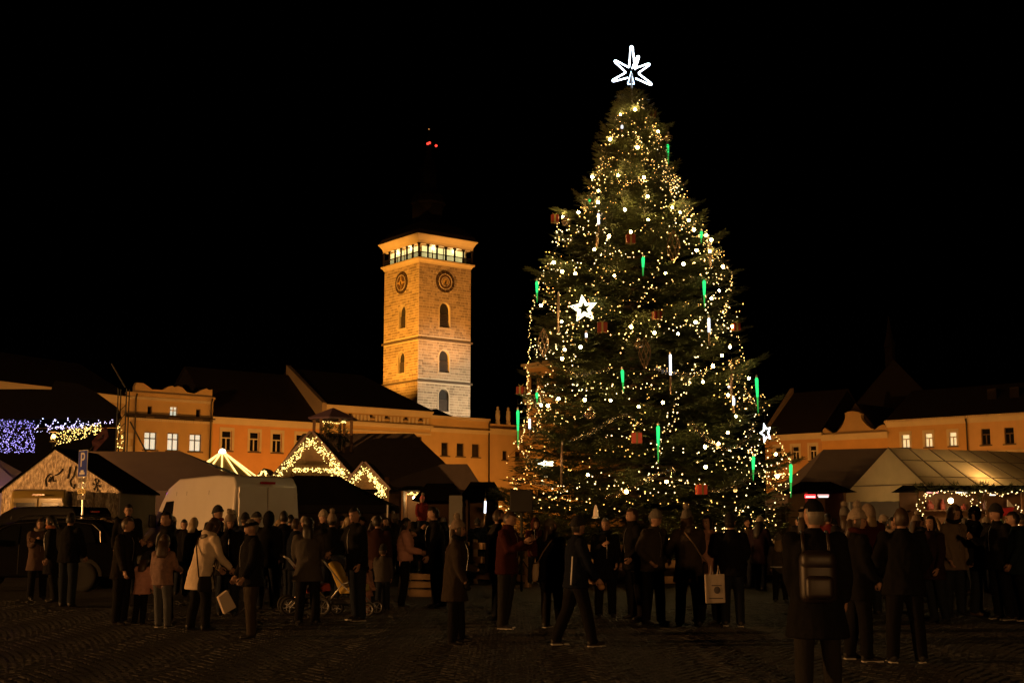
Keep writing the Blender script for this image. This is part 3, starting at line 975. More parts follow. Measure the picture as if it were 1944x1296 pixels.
# -- foil gable tent
Y = 47
ap, el, er = at(104, 853, Y), at(4, 928, Y), at(226, 932, Y)
ft = thing('market_tent', 'gable fronted tent of crinkled silver foil with a snowflake print', 'tent', (ap.x, Y, 0))
lx, rx = el.x - ap.x, er.x - ap.x
ze = (el.z + er.z) / 2
nseg = 24
fr = MB()
fr.add([(lx, 0, ze), (rx, 0, ze), (0, 0, ap.z)], [(0, 1, 2)])
fr.build('gable', FOIL, ft)
fw = MB(); vs = []
for k in range(41):
    x = lx + (rx - lx) * k / 40
    yy = .06 * math.sin(k * 1.7) + .03 * math.sin(k * 4.1)
    vs += [(x, yy, .02), (x, yy * .4 - .003, ze)]
fw.add(vs, [(2 * k, 2 * k + 2, 2 * k + 3, 2 * k + 1) for k in range(40)]).build('front_curtain', FOIL, ft)
MB().prism([(lx - .15, -.08, ze - .1), (0, -.08, ap.z + .04), (0, -.08, ap.z + .1), (lx - .15, -.08, ze - .03)], (0, 5, 0)).prism([(0, -.08, ap.z + .04), (rx + .15, -.08, ze - .1), (rx + .15, -.08, ze - .03), (0, -.08, ap.z + .1)], (0, 5, 0)).build('roof', CANV_D, ft)
for x in (lx, rx):
    MB().box(x - .02, x + .02, .1, 4.8, .02, ze).build('side_wall', CANV_W, ft)
INK = mat('print_ink', (.03, .02, .015), .8)
def px_mark(name, paths, Yp, parent, wpx=2.2):
    for pth in paths:
        p3 = [at(x, y, Yp - .02) - Vector((ap.x, Y, 0)) for x, y in pth]
        MB().tube(p3, wpx / F * Yp / 2, 5).build(name, INK, parent)
px_mark('printed_script', [[(88, 923), (86, 910), (91, 902), (97, 899)], [(92, 914), (96, 904), (95, 914), (100, 903), (101, 914), (106, 912)], [(104, 902), (111, 899), (118, 892), (119, 889)],
                           [(133, 885), (131, 898), (128, 908)], [(144, 884), (141, 900), (133, 913), (135, 922), (140, 926), (142, 918)]], Y, ft, 2.6)
cxs, cys = 183, 920
flake = []
for k in range(6):
    t = R(60 * k + 10); c_, s_ = math.cos(t), math.sin(t)
    flake.append([(cxs, cys), (cxs + 8 * c_, cys + 13 * s_)])
    for q in (-.6, .6):
        c2, s2 = math.cos(t + q), math.sin(t + q)
        flake.append([(cxs + 5 * c_, cys + 8 * s_), (cxs + 5 * c_ + 3 * c2, cys + 8 * s_ + 5 * s2)])
px_mark('snowflake_print', flake, Y, ft, 1.6)
# -- violet tent at the left edge
Y = 54
hip_tent('tent roof glowing violet beside the foil tent', at(-60, 858, Y + 2), at(-25, 858, Y + 2), at(0, 922, Y).z, at(-140, 922, Y).x, at(42, 922, Y).x, Y, Y + 4, CANV_P, walls=True)
# violet stage wash
vl = thing('stage_light', 'violet stage wash light above the left tent', 'stage light', at(-30, 815, 51))
MB().lathe([(.12, 0), (.18, .3), (.15, .32)], 12, Matrix.Rotation(math.pi, 4, 'X')).build('can', LAMPM, vl)
MB().tube([(0, 0, 0), (0, 0, -4.9)], .04, 6).build('stand', LAMPM, vl)
point_light('violet_wash', vl, (0, 0, -.5), (.35, .05, 1), 90, .1)
# -- stage with black canopy
Y = 70
st = thing('stage_canopy', 'black open air stage canopy with light curtains and a corner truss', 'stage', (at(100, 850, Y).x, Y, 0))
o = Vector((at(100, 850, Y).x, Y, 0))
def sp(px, py, dy=0):
    return at(px, py, Y + dy) - o
roof_pts = [(-60, 796), (-60, 739), (60, 738), (97, 739), (104, 722), (150, 728), (185, 746), (224, 774), (232, 794)]
MB().prism([sp(x, y) for x, y in roof_pts], (-2.5, 7, 0)).build('roof', CANV_D, st)
MB().box(sp(-60, 800).x - 2.4, sp(232, 800).x - 2.5, 6.8, 7, 0, sp(0, 796).z).build('back_cloth', CANV_D, st)
for px in (222, 238):
    for dy in (0, .5):
        MB().tube([sp(px, 737, dy) * 1 if False else Vector((sp(px, 800).x, dy, sp(px, 737).z)), Vector((sp(px, 800).x, dy, 0))], .04, 6).build('truss_leg', LAMPM, st)
for k in range(16):
    z0 = k * .5; xa, xb = sp(222, 800).x, sp(238, 800).x
    MB().tube([(xa, 0, z0), (xb, 0, z0 + .5)], .022, 5).build('truss_brace', LAMPM, st)
MB().tube([sp(212, 690), sp(238, 735)], .05, 6).build('truss_boom', LAMPM, st)
MB().tube([sp(247, 800), sp(278, 858)], .05, 6).build('stay', LAMPM, st)
MB().box(sp(-60, 860).x, sp(215, 860).x - 2.2, 1, 6.8, 0, 1.1).build('deck', mat('dark_timber', (.035, .025, .018)), st)
pts = []
for _ in range(560):
    x = rr.uniform(-30, 66); pts.append(at(x, 796 + 64 * rr.random() ** .9, Y - .1 - rr.random() * .15))
light_string('dense violet icicle light curtain hanging from the stage canopy', pts, PURP, .025)
pts = []
for cx0, w in ((78, 24), (103, 24), (126, 20), (145, 18)):
    for k in range(16):
        u = rr.uniform(-1, 1); pts.append(at(cx0 + u * w / 2 + 3, 795 + 18 * abs(u) + rr.uniform(-3, 3), Y - .1))
for k in range(80):
    u = rr.random(); pts.append(at(66 + u * 150, 818 - u * 18 + rr.gauss(0, 2.5), Y - .15))
light_string('looped white violet light swags along the canopy edge', pts, lamp_mat('bulb_lilac', (.62, .55, 1), 5), .028)
pts = []
for k in range(190):
    u = rr.random(); yt = 820 - u * 18
    pts.append(at(97 + u * 95, yt + rr.random() * (28 - 8 * u), Y - .2))
for k in range(26):
    pts.append(at(222 + rr.uniform(0, 12), rr.uniform(802, 850), Y - .1))
light_string('yellow light band slanting under the stage canopy', pts, YEL, .03)
# flag on a slanting pole
fl = thing('flag', 'dark red and black flag hanging from a slanted pole by the stage', 'flag', at(165, 860, 66) * 1)
o2 = at(165, 860, 66)
MB().tube([Vector((0, 0, 0)), at(205, 815, 66) - o2], .03, 6).build('pole', LAMPM, fl)
fm = MB(); vs = []
for i in range(8):
    for j in range(6):
        p = at(178 + i * 4 - j * .8, 848 - i * 4.5 - j * 4.5 + 12, 66 + .15 * math.sin(i * 1.3 + j)) - o2
        vs.append(p)
fm.add(vs, [(i * 6 + j, (i + 1) * 6 + j, (i + 1) * 6 + j + 1, i * 6 + j + 1) for i in range(7) for j in range(5)])
fm.build('cloth', mat('flag_cloth', (.05, .012, .02), .8), fl, smooth=True)
# lamp standing above the foil tent
p = at(102, 828, 60)
street_lamp('globe street lamp glowing above the foil tent', (p.x, 60, 0), 120, p.z - .36, None, SODIUM, .11)
# ================================================================ TIMBER CHALET
WOOD = mat('chalet_wood', (.20, .11, .055), .7, var=.2, vscale=3, bump=.3, bscale=20)
VERGE = mat('verge_board', (.30, .20, .2), .6)
SHING = mat('shingle_brown', (.13, .10, .085), .9, var=.15, vscale=2, bump=.4, bscale=12)
Y = 57
chal = thing('chalet_stall', 'big timber chalet stall with a fairy lit gable and small cupola', 'stall', (at(592, 900, Y).x, Y, 0))
oc = Vector((at(592, 900, Y).x, Y, 0))
def cp(px, py, yy=Y):
    return at(px, py, yy) - oc
ez = at(600, 936, Y).z
A, B = cp(575, 820, Y + 3), cp(786, 825, Y + 3)
xl, xr = cp(500, 930).x, cp(905, 930).x
r = MB()
zA = (A.z + B.z) / 2
r.add([(xl, -.5, ez), (xr, -.5, ez), (xr, 6.5, ez), (xl, 6.5, ez), (A.x, 3, zA), (B.x, 3, zA)], [(0, 1, 5, 4), (1, 2, 5), (2, 3, 4, 5), (3, 0, 4), (3, 2, 1, 0)])
r.build('roof', SHING, chal)
# porch roof to the right
q0, q1 = cp(842, 882), cp(888, 884)
MB().prism([(q0.x - 3, -.9, ez + .3), (q0.x, -.9, q0.z), (q1.x, -.9, q0.z), (xr + .35, -.9, ez + .1)], (0, 3.4, 0)).build('porch_roof', SHING, chal)
MB().box(xl + .3, xr - .3, .1, 6.2, 0, ez - .01).build('wall', WOOD, chal)
def lit_gable(apx, l, rgt, Yg, name, depth):
    a, b, c = cp(*apx, Yg), cp(*l, Yg), cp(*rgt, Yg)
    zz = (b.z + c.z) / 2
    y0 = Yg - Y
    MB().prism([(b.x, y0, zz), (c.x, y0, zz), (a.x, y0, a.z)], (0, .12, 0)).build(name, WOOD, chal)
    for s in (b, c):
        d = Vector((s.x - a.x, 0, zz - a.z)); n = Vector((d.z, 0, -d.x)).normalized() * .09
        if n.z < 0: n = -n
        p0 = Vector((a.x, y0 - .25, a.z)); p1 = Vector((s.x, y0 - .25, zz)) + d * .05
        MB().prism([p0, p0 + n, p1 + n, p1], (0, .05, 0)).build('verge_board', VERGE, chal)
        MB().prism([p0 + n * .2 + Vector((0, .06, 0)), p0 + n + Vector((0, .06, 0)), p1 + n + Vector((0, .06, 0)), p1 + n * .2 + Vector((0, .06, 0))], (0, depth, 0)).build('gable_roof', SHING, chal)
Yg = 54.6
lit_gable((592, 820), (520, 902), (668, 908), Yg, 'gable', 3.2)
# timbers of the open gable
for (p, q) in (((560, 885), (632, 885)), ((628, 880), (648, 925)), ((556, 880), (545, 910))):
    a, b = cp(*p, Yg - .1), cp(*q, Yg - .1)
    MB().tube([a, b], .11, 4).build('beam', WOOD, chal)
lit_gable((692, 878), (650, 926), (738, 930), Yg - .6, 'small_gable', 3)
for px in (523, 655, 735):
    a = cp(px, 905, Yg - .1)
    MB().box(a.x - .1, a.x + .1, a.y - .1, a.y + .1, 0, a.z).build('post', WOOD, chal)
cu = cp(632, 800, 57.5)
MB().lathe([(1.15, cp(632, 797, 57.5).z), (1.22, cp(632, 795, 57.5).z + .02), (.05, cp(632, 774, 57.5).z)], 6, Matrix.Translation((cu.x, cu.y, 0))).build('cupola_roof', mat('cupola_slate', (.2, .13, .19), .7), chal)
for k in range(6):
    t = k * math.pi / 3
    MB().box(cu.x + .85 * math.cos(t) - .06, cu.x + .85 * math.cos(t) + .06, cu.y + .85 * math.sin(t) - .06, cu.y + .85 * math.sin(t) + .06, zA - 1, cp(632, 797, 57.5).z).build('cupola_post', WOOD, chal)
pts = [at(632 + 24 * math.cos(t) , 799 + rr.uniform(-1, 3) + 2 * math.sin(t), 57.4 - math.sin(t)) for t in np.linspace(0, 6.2, 44)]
light_string('ring of fairy lights under the chalet cupola roof', pts, YEL, .027)
fg = MB()
garland(fg, [at(612, 826, 56), at(625, 815, 56), at(640, 820, 56), at(655, 828, 56), at(640, 838, 56), at(622, 834, 56)], .5, rr, 60, .3, .2)
tag(fg.build('fir_bough_bundle', NEEDLE), 'bundle of fir boughs at the foot of the chalet cupola', 'fir boughs')
# gable lights
def band(p, q, n, half, Yb):
    out = []
    for _ in range(n):
        u = rr.random(); x = p[0] + (q[0] - p[0]) * u; y = p[1] + (q[1] - p[1]) * u
        out.append(at(x + rr.uniform(-half, half) * .7, y + rr.random() * half * 1.5, Yb - .28 - rr.random() * .08))
    return out
pts = band((592, 826), (523, 898), 170, 10, Yg) + band((592, 826), (664, 904), 190, 11, Yg) + band((556, 887), (640, 888), 110, 6, Yg) + band((632, 868), (655, 915), 60, 10, Yg) + band((628, 895), (637, 916), 14, 2, Yg)
light_string('thick yellow fairy lights outlining the big chalet gable', pts, YEL, .027)
pts = band((692, 884), (656, 925), 90, 8, Yg - .6) + band((692, 884), (730, 926), 110, 9, Yg - .6) + band((712, 905), (728, 938), 40, 8, Yg - .6) + band((690, 935), (728, 936), 26, 4, Yg - .6) + band((725, 930), (727, 948), 8, 2, Yg - .6)
light_string('scattered yellow fairy lights on the small chalet gable', pts, YEL, .027)
# -- far small gable left of the chalet
Y2 = 62
sg = thing('market_stall', 'little lit gable stall peeping over the white van', 'stall', (at(500, 900, Y2).x, Y2, 0))
p = at(500, 888, Y2); 
MB().prism([(-.85, 0, p.z - .95), (.85, 0, p.z - .95), (0, 0, p.z)], (0, 2, 0)).build('roof', SHING, sg)
MB().box(-.7, .7, .1, 1.9, 0, p.z - .96).build('wall', WOOD, sg)
light_string('short fairy light run on the little gable stall', band((500, 890), (488, 906), 18, 3, Y2) + band((500, 890), (512, 906), 18, 3, Y2), YEL, .04)
# -- carousel
Yc = 63
ca_ = at(422, 862, Yc)
car = thing('carousel', 'carousel with a cone roof of glowing light tubes', 'carousel', (ca_.x, Yc, 0))
Rb, zb_ = 2.05, at(422, 916, Yc).z
CARC = mat('carousel_canvas', (.6, .42, .16), .7, transl=.3)
MB().lathe([(Rb, zb_), (.14, ca_.z)], 20).build('cone_roof', CARC, car)
TUBE = lamp_mat('light_tube_warm', (1, .64, .18), 2.6)
for k in range(13):
    t = 2 * math.pi * k / 13 + .1
    MB().tube([(Rb * math.cos(t), Rb * math.sin(t), zb_ + .05), (.16 * math.cos(t), .16 * math.sin(t), ca_.z + .04)], .04, 5).build('light_tube', TUBE, car)
MB().ball((0, 0, ca_.z + .1), .18, 12).build('finial_lamp', lamp_mat('finial_glow', (1, .85, .55), 9), car, smooth=True)
MB().lathe([(Rb, zb_ - .4), (Rb, zb_), (Rb - .1, zb_)], 20).build('fascia', CARC, car)
MB().tube([(0, 0, 0), (0, 0, ca_.z)], .18, 10).build('mast', WOOD, car)
MB().lathe([(Rb, 0), (Rb, .3), (Rb - .1, .32)], 20).build('platform', WOOD, car)
point_light('carousel_glow', car, (0, 0, zb_ - .1), (1, .66, .22), 420, .2)
# -- black awning behind the van
Yb = 42
hip_tent('low black awning between the white van and the fairy lit chalet', at(560, 902, Yb + 2), at(642, 903, Yb + 2), at(640, 958, Yb).z, at(470, 950, Yb).x, at(738, 950, Yb).x, Yb, Yb + 4, CANV_D)
# -- dark market huts
def hut(label, px0, px1, ptop, peave, Yh, mroof=CANV_D, cat='stall', front=True, lit=None):
    a, b = at(px0, peave, Yh), at(px1, peave, Yh)
    t = thing('market_hut', label, cat, (a.x, Yh, 0))
    w = b.x - a.x; zt_ = at(px0, ptop, Yh + 1.2).z
    MB().add([(-.25, -.35, a.z), (w + .25, -.35, a.z), (w + .25, 2.75, a.z), (-.25, 2.75, a.z), (w * .12, 1.2, zt_), (w * .88, 1.2, zt_)],
             [(0, 1, 5, 4), (1, 2, 5), (2, 3, 4, 5), (3, 0, 4), (3, 2, 1, 0)]).build('roof', mroof, t)
    MB().box(0, w, 2.3, 2.4, 0, a.z - .002).build('back_wall', WOOD, t)
    for x in (0, w - .08):
        MB().box(x, x + .08, 0, 2.295, 0, a.z - .003).build('side_wall', WOOD, t)
    MB().box(.085, w - .085, .1, .16, 0, 1.0).build('front_board', WOOD, t)
    MB().box(-.05, w + .05, -.15, .5, 1.003, 1.06).build('counter', WOOD, t)
    return t, w, a
hut('dark market hut behind the crowd left of the grey notice panel', 797, 866, 917, 950, 44)
hut('dark market hut between the notice panel and the christmas tree', 884, 945, 914, 948, 45)
t, w, a = hut('market hut with a warmly lit opening beside the small chalet gable', 762, 800, 922, 931, 50)
point_light('hut_bulb', t, (w / 2, 1.4, a.z - .25), (1, .6, .22), 40, .08)
MB().ball((w / 2, 1.4, a.z - .25), .06, 8).build('hut_lamp', lamp_mat('hut_bulb_m', (1, .7, .3), 20), t)
light_string('short fairy light run in the lit market hut', [at(772 + 22 * rr.random(), 934 + rr.uniform(0, 5), 49.6) for _ in range(16)], YEL, .03)
# ================================================================ RIGHT SIDE TENTS
Y = 42
hip_tent('plain brown tent joined to the beige marquee', at(1563, 853, Y + 2.2), at(1725, 849, Y + 2.2), at(1560, 934, Y).z, at(1503, 925, Y).x, at(1760, 925, Y).x, Y, Y + 4.4, CANV_B, walls=True)
# beige marquee: gable end towards the left, turned 25 degrees
CANV_M = mat('canvas_beige', (.50, .39, .23), .75, var=.10, vscale=1.6, bump=.35, bscale=4, transl=.35)
C = at(1770, 932, 36)
mq = thing('market_tent', 'beige canvas marquee with ribbed roof lit from inside', 'tent', (C.x, 36, 0), R(25))
ez, rz_ = C.z, C.z + 1.32
Lm, Wm = 7.2, 3.7
def quadgrid(mb, p, q, s2, t2, n, m_, sag):
    vs = []
    for i in range(n + 1):
        for j in range(m_ + 1):
            v = Vector(p).lerp(Vector(q), i / n).lerp(Vector(s2).lerp(Vector(t2), i / n), j / m_)
            v.z -= sag * math.sin(math.pi * j / m_) * abs(math.sin(math.pi * i * 7 / n + .001)) ** .6
            vs.append(v)
    mb.add(vs, [(i * (m_ + 1) + j, (i + 1) * (m_ + 1) + j, (i + 1) * (m_ + 1) + j + 1, i * (m_ + 1) + j + 1) for i in range(n) for j in range(m_)])
r = MB()
quadgrid(r, (0, 0, ez), (Lm, 0, ez), (.1, Wm / 2, rz_), (Lm - 1.6, Wm / 2, rz_), 42, 8, .07)
quadgrid(r, (Lm, Wm, ez), (0, Wm, ez), (Lm - 1.6, Wm / 2, rz_), (.1, Wm / 2, rz_), 28, 6, .05)
r.add([(Lm, 0, ez), (Lm, Wm, ez), (Lm - 1.6, Wm / 2, rz_)], [(0, 1, 2)])
r.build('roof', CANV_M, mq, smooth=True)
MB().add([(0, Wm, ez), (0, 0, ez), (.1, Wm / 2, rz_)], [(0, 1, 2)]).build('gable_end', CANV_M, mq)
vl_ = MB()
for p, q in (((-.02, Wm, ez + .22), (-.02, 0, ez + .22)), ((0, Wm, ez), (0, 0, ez)), ((0, 0, ez), (Lm, 0, ez)), ((Lm, 0, ez), (Lm, Wm, ez))):
    pass
for nm, p, q, hgt in (('valance', (-.03, Wm, ez + .01), (-.03, 0, ez + .01), .28), ('valance', (0, -.02, ez), (Lm, -.02, ez), .28), ('valance', (Lm + .02, 0, ez), (Lm + .02, Wm, ez), .28)):
    p, q = Vector(p), Vector(q); dz = Vector((0, 0, hgt))
    n = 24; vs = []
    for k in range(n + 1):
        v = p.lerp(q, k / n); wv = .02 * math.sin(k * 2.3)
        vs += [v, v - dz + Vector((wv, wv, .02 * abs(math.sin(k * .9))))]
    MB().add(vs, [(2 * k, 2 * k + 2, 2 * k + 3, 2 * k + 1) for k in range(n)]).build(nm, CANV_M, mq, smooth=True)
MB().box(-.012, -.004, .35, Wm - .35, ez + .2, ez + .235).build('seam', mat('canvas_seam', (.2, .15, .1), .8), mq)  # thin dark strip put in as shading along the valance band
for k in range(8):
    x = k * Lm / 7.0; xr_ = .1 + k * (Lm - 1.7) / 7.0
    MB().tube([(x, -.012, ez + .005), ((x + xr_) / 2, Wm / 4, (ez + rz_) / 2 + .01), (xr_, Wm / 2, rz_ + .012)], .018, 5).build('rib', mat('canvas_seam', (.2, .15, .1), .8), mq)
for fz in (.32, .7):
    MB().tube([(.1 * fz, Wm / 2 * fz - .012, ez + (rz_ - ez) * fz + .012), (Lm - 1.6 * fz, Wm / 2 * fz - .012, ez + (rz_ - ez) * fz + .012)], .012, 5).build('seam', MATS['canvas_seam'], mq)
for x, y in ((.05, .05), (Lm - .05, .05), (Lm - .05, Wm - .05), (.05, Wm - .05)):
    MB().tube([(x, y, 0), (x, y, ez)], .045, 8).build('post', ALU, mq)
lp = MB().ball((2.6, .95, ez + .12), .09, 10).build('hanging_lamp', lamp_mat('tent_lamp', (1, .66, .25), 25), mq)
point_light('tent_lamp_light', mq, (2.6, .95, ez + .12), (1, .58, .2), 120, .16)
MB().ball((1.3, 1.85, ez - .1), .09, 10).build('hanging_lamp', MATS['tent_lamp'], mq)  # second bulb, added near the gable to brighten its canvas
point_light('tent_lamp_light', mq, (1.3, 1.85, ez - .1), (1, .6, .22), 50, .16)
# another pale tent at the right edge
Y = 40
hip_tent('pale tent corner past the beige marquee', at(1962, 858, Y + 2), at(2060, 858, Y + 2), at(1944, 912, Y).z, at(1918, 908, Y).x, at(2150, 908, Y).x, Y, Y + 4, CANV_W)
# -- decorated stall
Y = 33.6
ds = thing('market_stall', 'timber stall hung with fir garlands and fairy lights under the marquee', 'stall', (at(1744, 960, Y).x, Y, 0))
od = Vector((at(1744, 960, Y).x, Y, 0))
def dp(px, py, yy=Y):
    return at(px, py, yy) - od
wS = dp(1990, 960).x
zT = dp(1744, 928).z
MB().add([(-.15, -.4, zT - .05), (wS + .15, -.4, zT - .05), (wS + .15, 1.9, zT - .05), (-.15, 1.9, zT - .05), (-.15, .8, zT + .12), (wS + .15, .8, zT + .12)], [(0, 1, 5, 4), (3, 4, 5, 2), (0, 4, 3), (1, 2, 5), (3, 2, 1, 0)]).build('roof', CANV_D, ds)
MB().box(0, wS, 1.6, 1.68, 0, zT - .06).build('back_wall', WOOD, ds)
for px in (1744, 1868, 1936):
    x = dp(px, 960).x
    MB().box(x - .05, x + .05, -.3, -.2, 0, zT - .053).build('post', WOOD, ds)
MB().tube([(dp(1868, 960).x, -.24, zT - .1), (dp(1840, 975).x, -.24, zT - .75)], .05, 4).build('brace', WOOD, ds)
MB().box(0, wS, -.25, .25, .98, 1.04).build('counter', WOOD, ds)
MB().box(.02, wS - .02, -.18, -.12, 0, .978).build('front_board', WOOD, ds)
for k, z in enumerate((1.45, 1.9)):
    MB().box(.2, wS - .2, 1.3, 1.598, z, z + .03).build('shelf', WOOD, ds)
p = dp(1805, 950, Y + .9)
MB().ball(p, .075, 10).build('lamp', lamp_mat('stall_lamp', (1, .66, .3), 22), ds, smooth=True)
MB().tube([p, (p.x, p.y, zT - .06)], .01, 4).build('lamp_cord', LAMPM, ds)
point_light('stall_lamp_light', ds, p - Vector((0, .1, 0)), (1, .5, .16), 12, .1)
for a_, b2, y_, m_ in ((1760, 1781, 934.5, lamp_mat('led_red', (1, .35, .3), 2.2)), (1816, 1836, 934.5, lamp_mat('led_white', (1, .82, .62), 3)), (1868, 1890, 939, lamp_mat('led_white', (1, .82, .62), 3))):
    q0, q1 = dp(a_, y_, Y + .3), dp(b2, y_, Y + .3)
    MB().box(q0.x, q1.x, q0.y, q0.y + .03, q0.z - .012, q0.z + .012).build('led_strip', m_, ds)
# goods
gm = [mat('goods_%d' % i, c, .6) for i, c in enumerate(((.5, .32, .14), (.35, .08, .06), (.12, .2, .1), (.55, .5, .4), (.3, .2, .3)))]
for k in range(26):
    x = .3 + rr.random() * (wS - .6); z = rr.choice((1.04, 1.48, 1.93)); yv = 1.42 if z > 1.1 else rr.uniform(.0, .15)
    h_ = rr.uniform(.1, .3)
    g_ = MB().lathe([(.05, 0), (.075, .03), (.07, h_ * .6), (.03, h_ * .8), (.035, h_)], 8)
    o_ = g_.build('jar', rr.choice(gm)); o_.location = od + Vector((x, yv, z + .001))
    tag(o_, 'small jar for sale on the garlanded timber stall', 'jar', 'jars on the garlanded stall')
# red and white cloth
q = [dp(1886, 966, Y + .4), dp(1926, 962, Y + .4), dp(1914, 988, Y + .4), dp(1908, 980, Y + .4)]
tag(MB().prism([p_ + od for p_ in q], (0, .04, 0)).build('pennant', mat('red_cloth', (.6, .03, .04), .7)), 'red triangular cloth hanging in the garlanded stall', 'pennant')
q = [dp(1913, 948, Y + .38), dp(1926, 962, Y + .38), dp(1913, 961, Y + .38)]
tag(MB().prism([p_ + od for p_ in q], (0, .04, 0)).build('pennant', mat('white_cloth', (.75, .72, .66), .7)), 'small white triangular cloth above the red cloth in the stall', 'pennant')
fg = MB()
ed = [dp(px, 926 + 3 * math.sin(px * .11), Y - .45) + od for px in range(1738, 1990, 10)]
garland(fg, ed, .12, rr, 70, .12, .09)
garland(fg, [dp(1744, y_, Y - .3) + od for y_ in range(930, 975, 8)], .1, rr, 40, .1, .08)
garland(fg, [dp(1866 - k * 6, 935 + k * 10, Y - .35) + od for k in range(5)], .1, rr, 60, .1, .08)
tag(fg.build('fir_garland', NEEDLE), 'fir garland draped along the stall eave and post', 'garland')
pts = [at(px + rr.uniform(-3, 3), 936 + 4 * math.sin(px * .09) + rr.uniform(-3, 3), Y - .5) for px in range(1752, 1945, 5)]
pts += [at(1752 + rr.uniform(-10, 8) - k * .5, 938 + k * 3.1, Y - .5) for k in range(14)]
pts += [at(1934 + rr.uniform(-6, 10), 958 + k * 3.4, Y - .5) for k in range(12)]
pts += [at(1862 - rr.random() * 20, 940 + rr.random() * 28, Y - .5) for k in range(8)]
light_string('loose fairy lights wound round the garlanded stall', pts, WARMB, .018)
# -- stall with red neon
t, w, a = hut('dark snack hut with red glowing signs near the brown tent', 1528, 1606, 914, 934, 38.5)
for a_, b2, m_, nm in ((1527.5, 1548, lamp_mat('neon_red', (1, .04, .04), 2.2), 'neon_sign'), (1552, 1573, lamp_mat('neon_pink', (1, .45, .4), 1.3), 'neon_sign')):
    q0, q1 = at(a_, 938, 38.4), at(b2, 945, 38.4)
    lx_ = a.x
    sgn = MB().box(q0.x - lx_, q1.x - lx_, -.15, -.1, q1.z if nm == 'neon_sign' and m_.name == 'neon_red' else q1.z + .05, q0.z).build(nm, m_, t)
    MB().box(q0.x - lx_ + .02, q1.x - lx_ - .02, -.157, -.153, q1.z + .02, q1.z + .05).build('sign_lettering', lamp_mat('neon_white', (1, .85, .8), 2.5), sgn)
# ================================================================ FENCE ROUND THE TREE, PANEL, SPEAKER
TX, TYY = ray(1205, 700)[0] * 36, 36.0
PLANK = mat('plank_wood', (.26, .17, .09), .75, var=.2, vscale=4, bump=.3, bscale=25)
fn = thing('plank_fence', 'low plank fence ringing the foot of the christmas tree', 'fence', (TX, TYY, 0))
NF, RF = 14, 5.0
rp = random.Random(2)
for k in range(NF):
    t0, t1 = 2 * math.pi * k / NF, 2 * math.pi * (k + 1) / NF
    p0, p1 = Vector((RF * math.cos(t0), RF * math.sin(t0), 0)), Vector((RF * math.cos(t1), RF * math.sin(t1), 0))
    MB().box(-.06, .06, -.06, .06, 0, 1.15, Matrix.Translation(p0) @ Matrix.Rotation(t0, 4, 'Z')).build('post', PLANK, fn)
    d = (p1 - p0); an = math.atan2(d.y, d.x); n_out = Vector((math.cos((t0 + t1) / 2), math.sin((t0 + t1) / 2), 0)) * .09
    for z in (.22, .62, .98):
        M = Matrix.Translation(p0 + d / 2 + n_out + Vector((0, 0, z + rp.uniform(-.02, .02)))) @ Matrix.Rotation(an, 4, 'Z') @ Matrix.Rotation(rp.uniform(-.012, .012), 4, 'Y')
        MB().box(-d.length / 2 - .04, d.length / 2 + .04, -.018, .018, -.085, .085, M).build('plank', PLANK, fn)
p = gnd(801, 1131)
cr = thing('wooden_crate', 'small slatted wooden crate on the cobbles beside the plank fence', 'crate', p)
s_ = .28
for z in (.03, .2, .37):
    for M in (Matrix.Identity(4), Matrix.Rotation(math.pi / 2, 4, 'Z')):
        for q in (-1, 1):
            MB().box(-s_ + .001 * z, s_, q * s_ - .012, q * s_ + .012, z, z + .12, M).build('slat', PLANK, cr)
MB().box(-s_ + .015, s_ - .015, -s_ + .015, s_ - .015, .0, .025).build('bottom', PLANK, cr)
np_ = thing('notice_panel', 'plain grey notice panel on two legs left of the christmas tree', 'panel', (at(865, 960, 33).x, 33, 0))
za, zb2 = at(865, 940, 33).z, at(865, 996, 33).z
MB().box(-.17, .17, -.03, .03, zb2, za).build('board', mat('panel_grey', (.2, .2, .19), .6, var=.1), np_)
for x in (-.14, .14):
    MB().box(x - .02, x + .02, .031, .07, 0, za).build('leg', ALU, np_)
spk = thing('loudspeaker', 'black loudspeaker cabinet on a stand in front of the lowest fir boughs', 'speaker', (at(990, 950, 30.2).x, 30.2, 0))
za, zb2 = at(990, 929, 30.2).z, at(990, 972, 30.2).z
MB().box(-.27, .27, -.22, .25, zb2, za).build('cabinet', mat('speaker_black', (.012, .012, .012), .6), spk, bevel=.02)
MB().box(-.24, .24, -.245, -.225, zb2 + .03, za - .03).build('grille', mat('speaker_grille', (.02, .02, .02), .5, bump=.5, bscale=150), spk)
MB().tube([(0, 0, .0), (0, 0, zb2 - .01)], .03, 8).build('pole', LAMPM, spk)
for k in range(3):
    t = k * 2.09
    MB().tube([(0, 0, .75), (.5 * math.cos(t), .5 * math.sin(t), .02)], .015, 6).build('leg', LAMPM, spk)
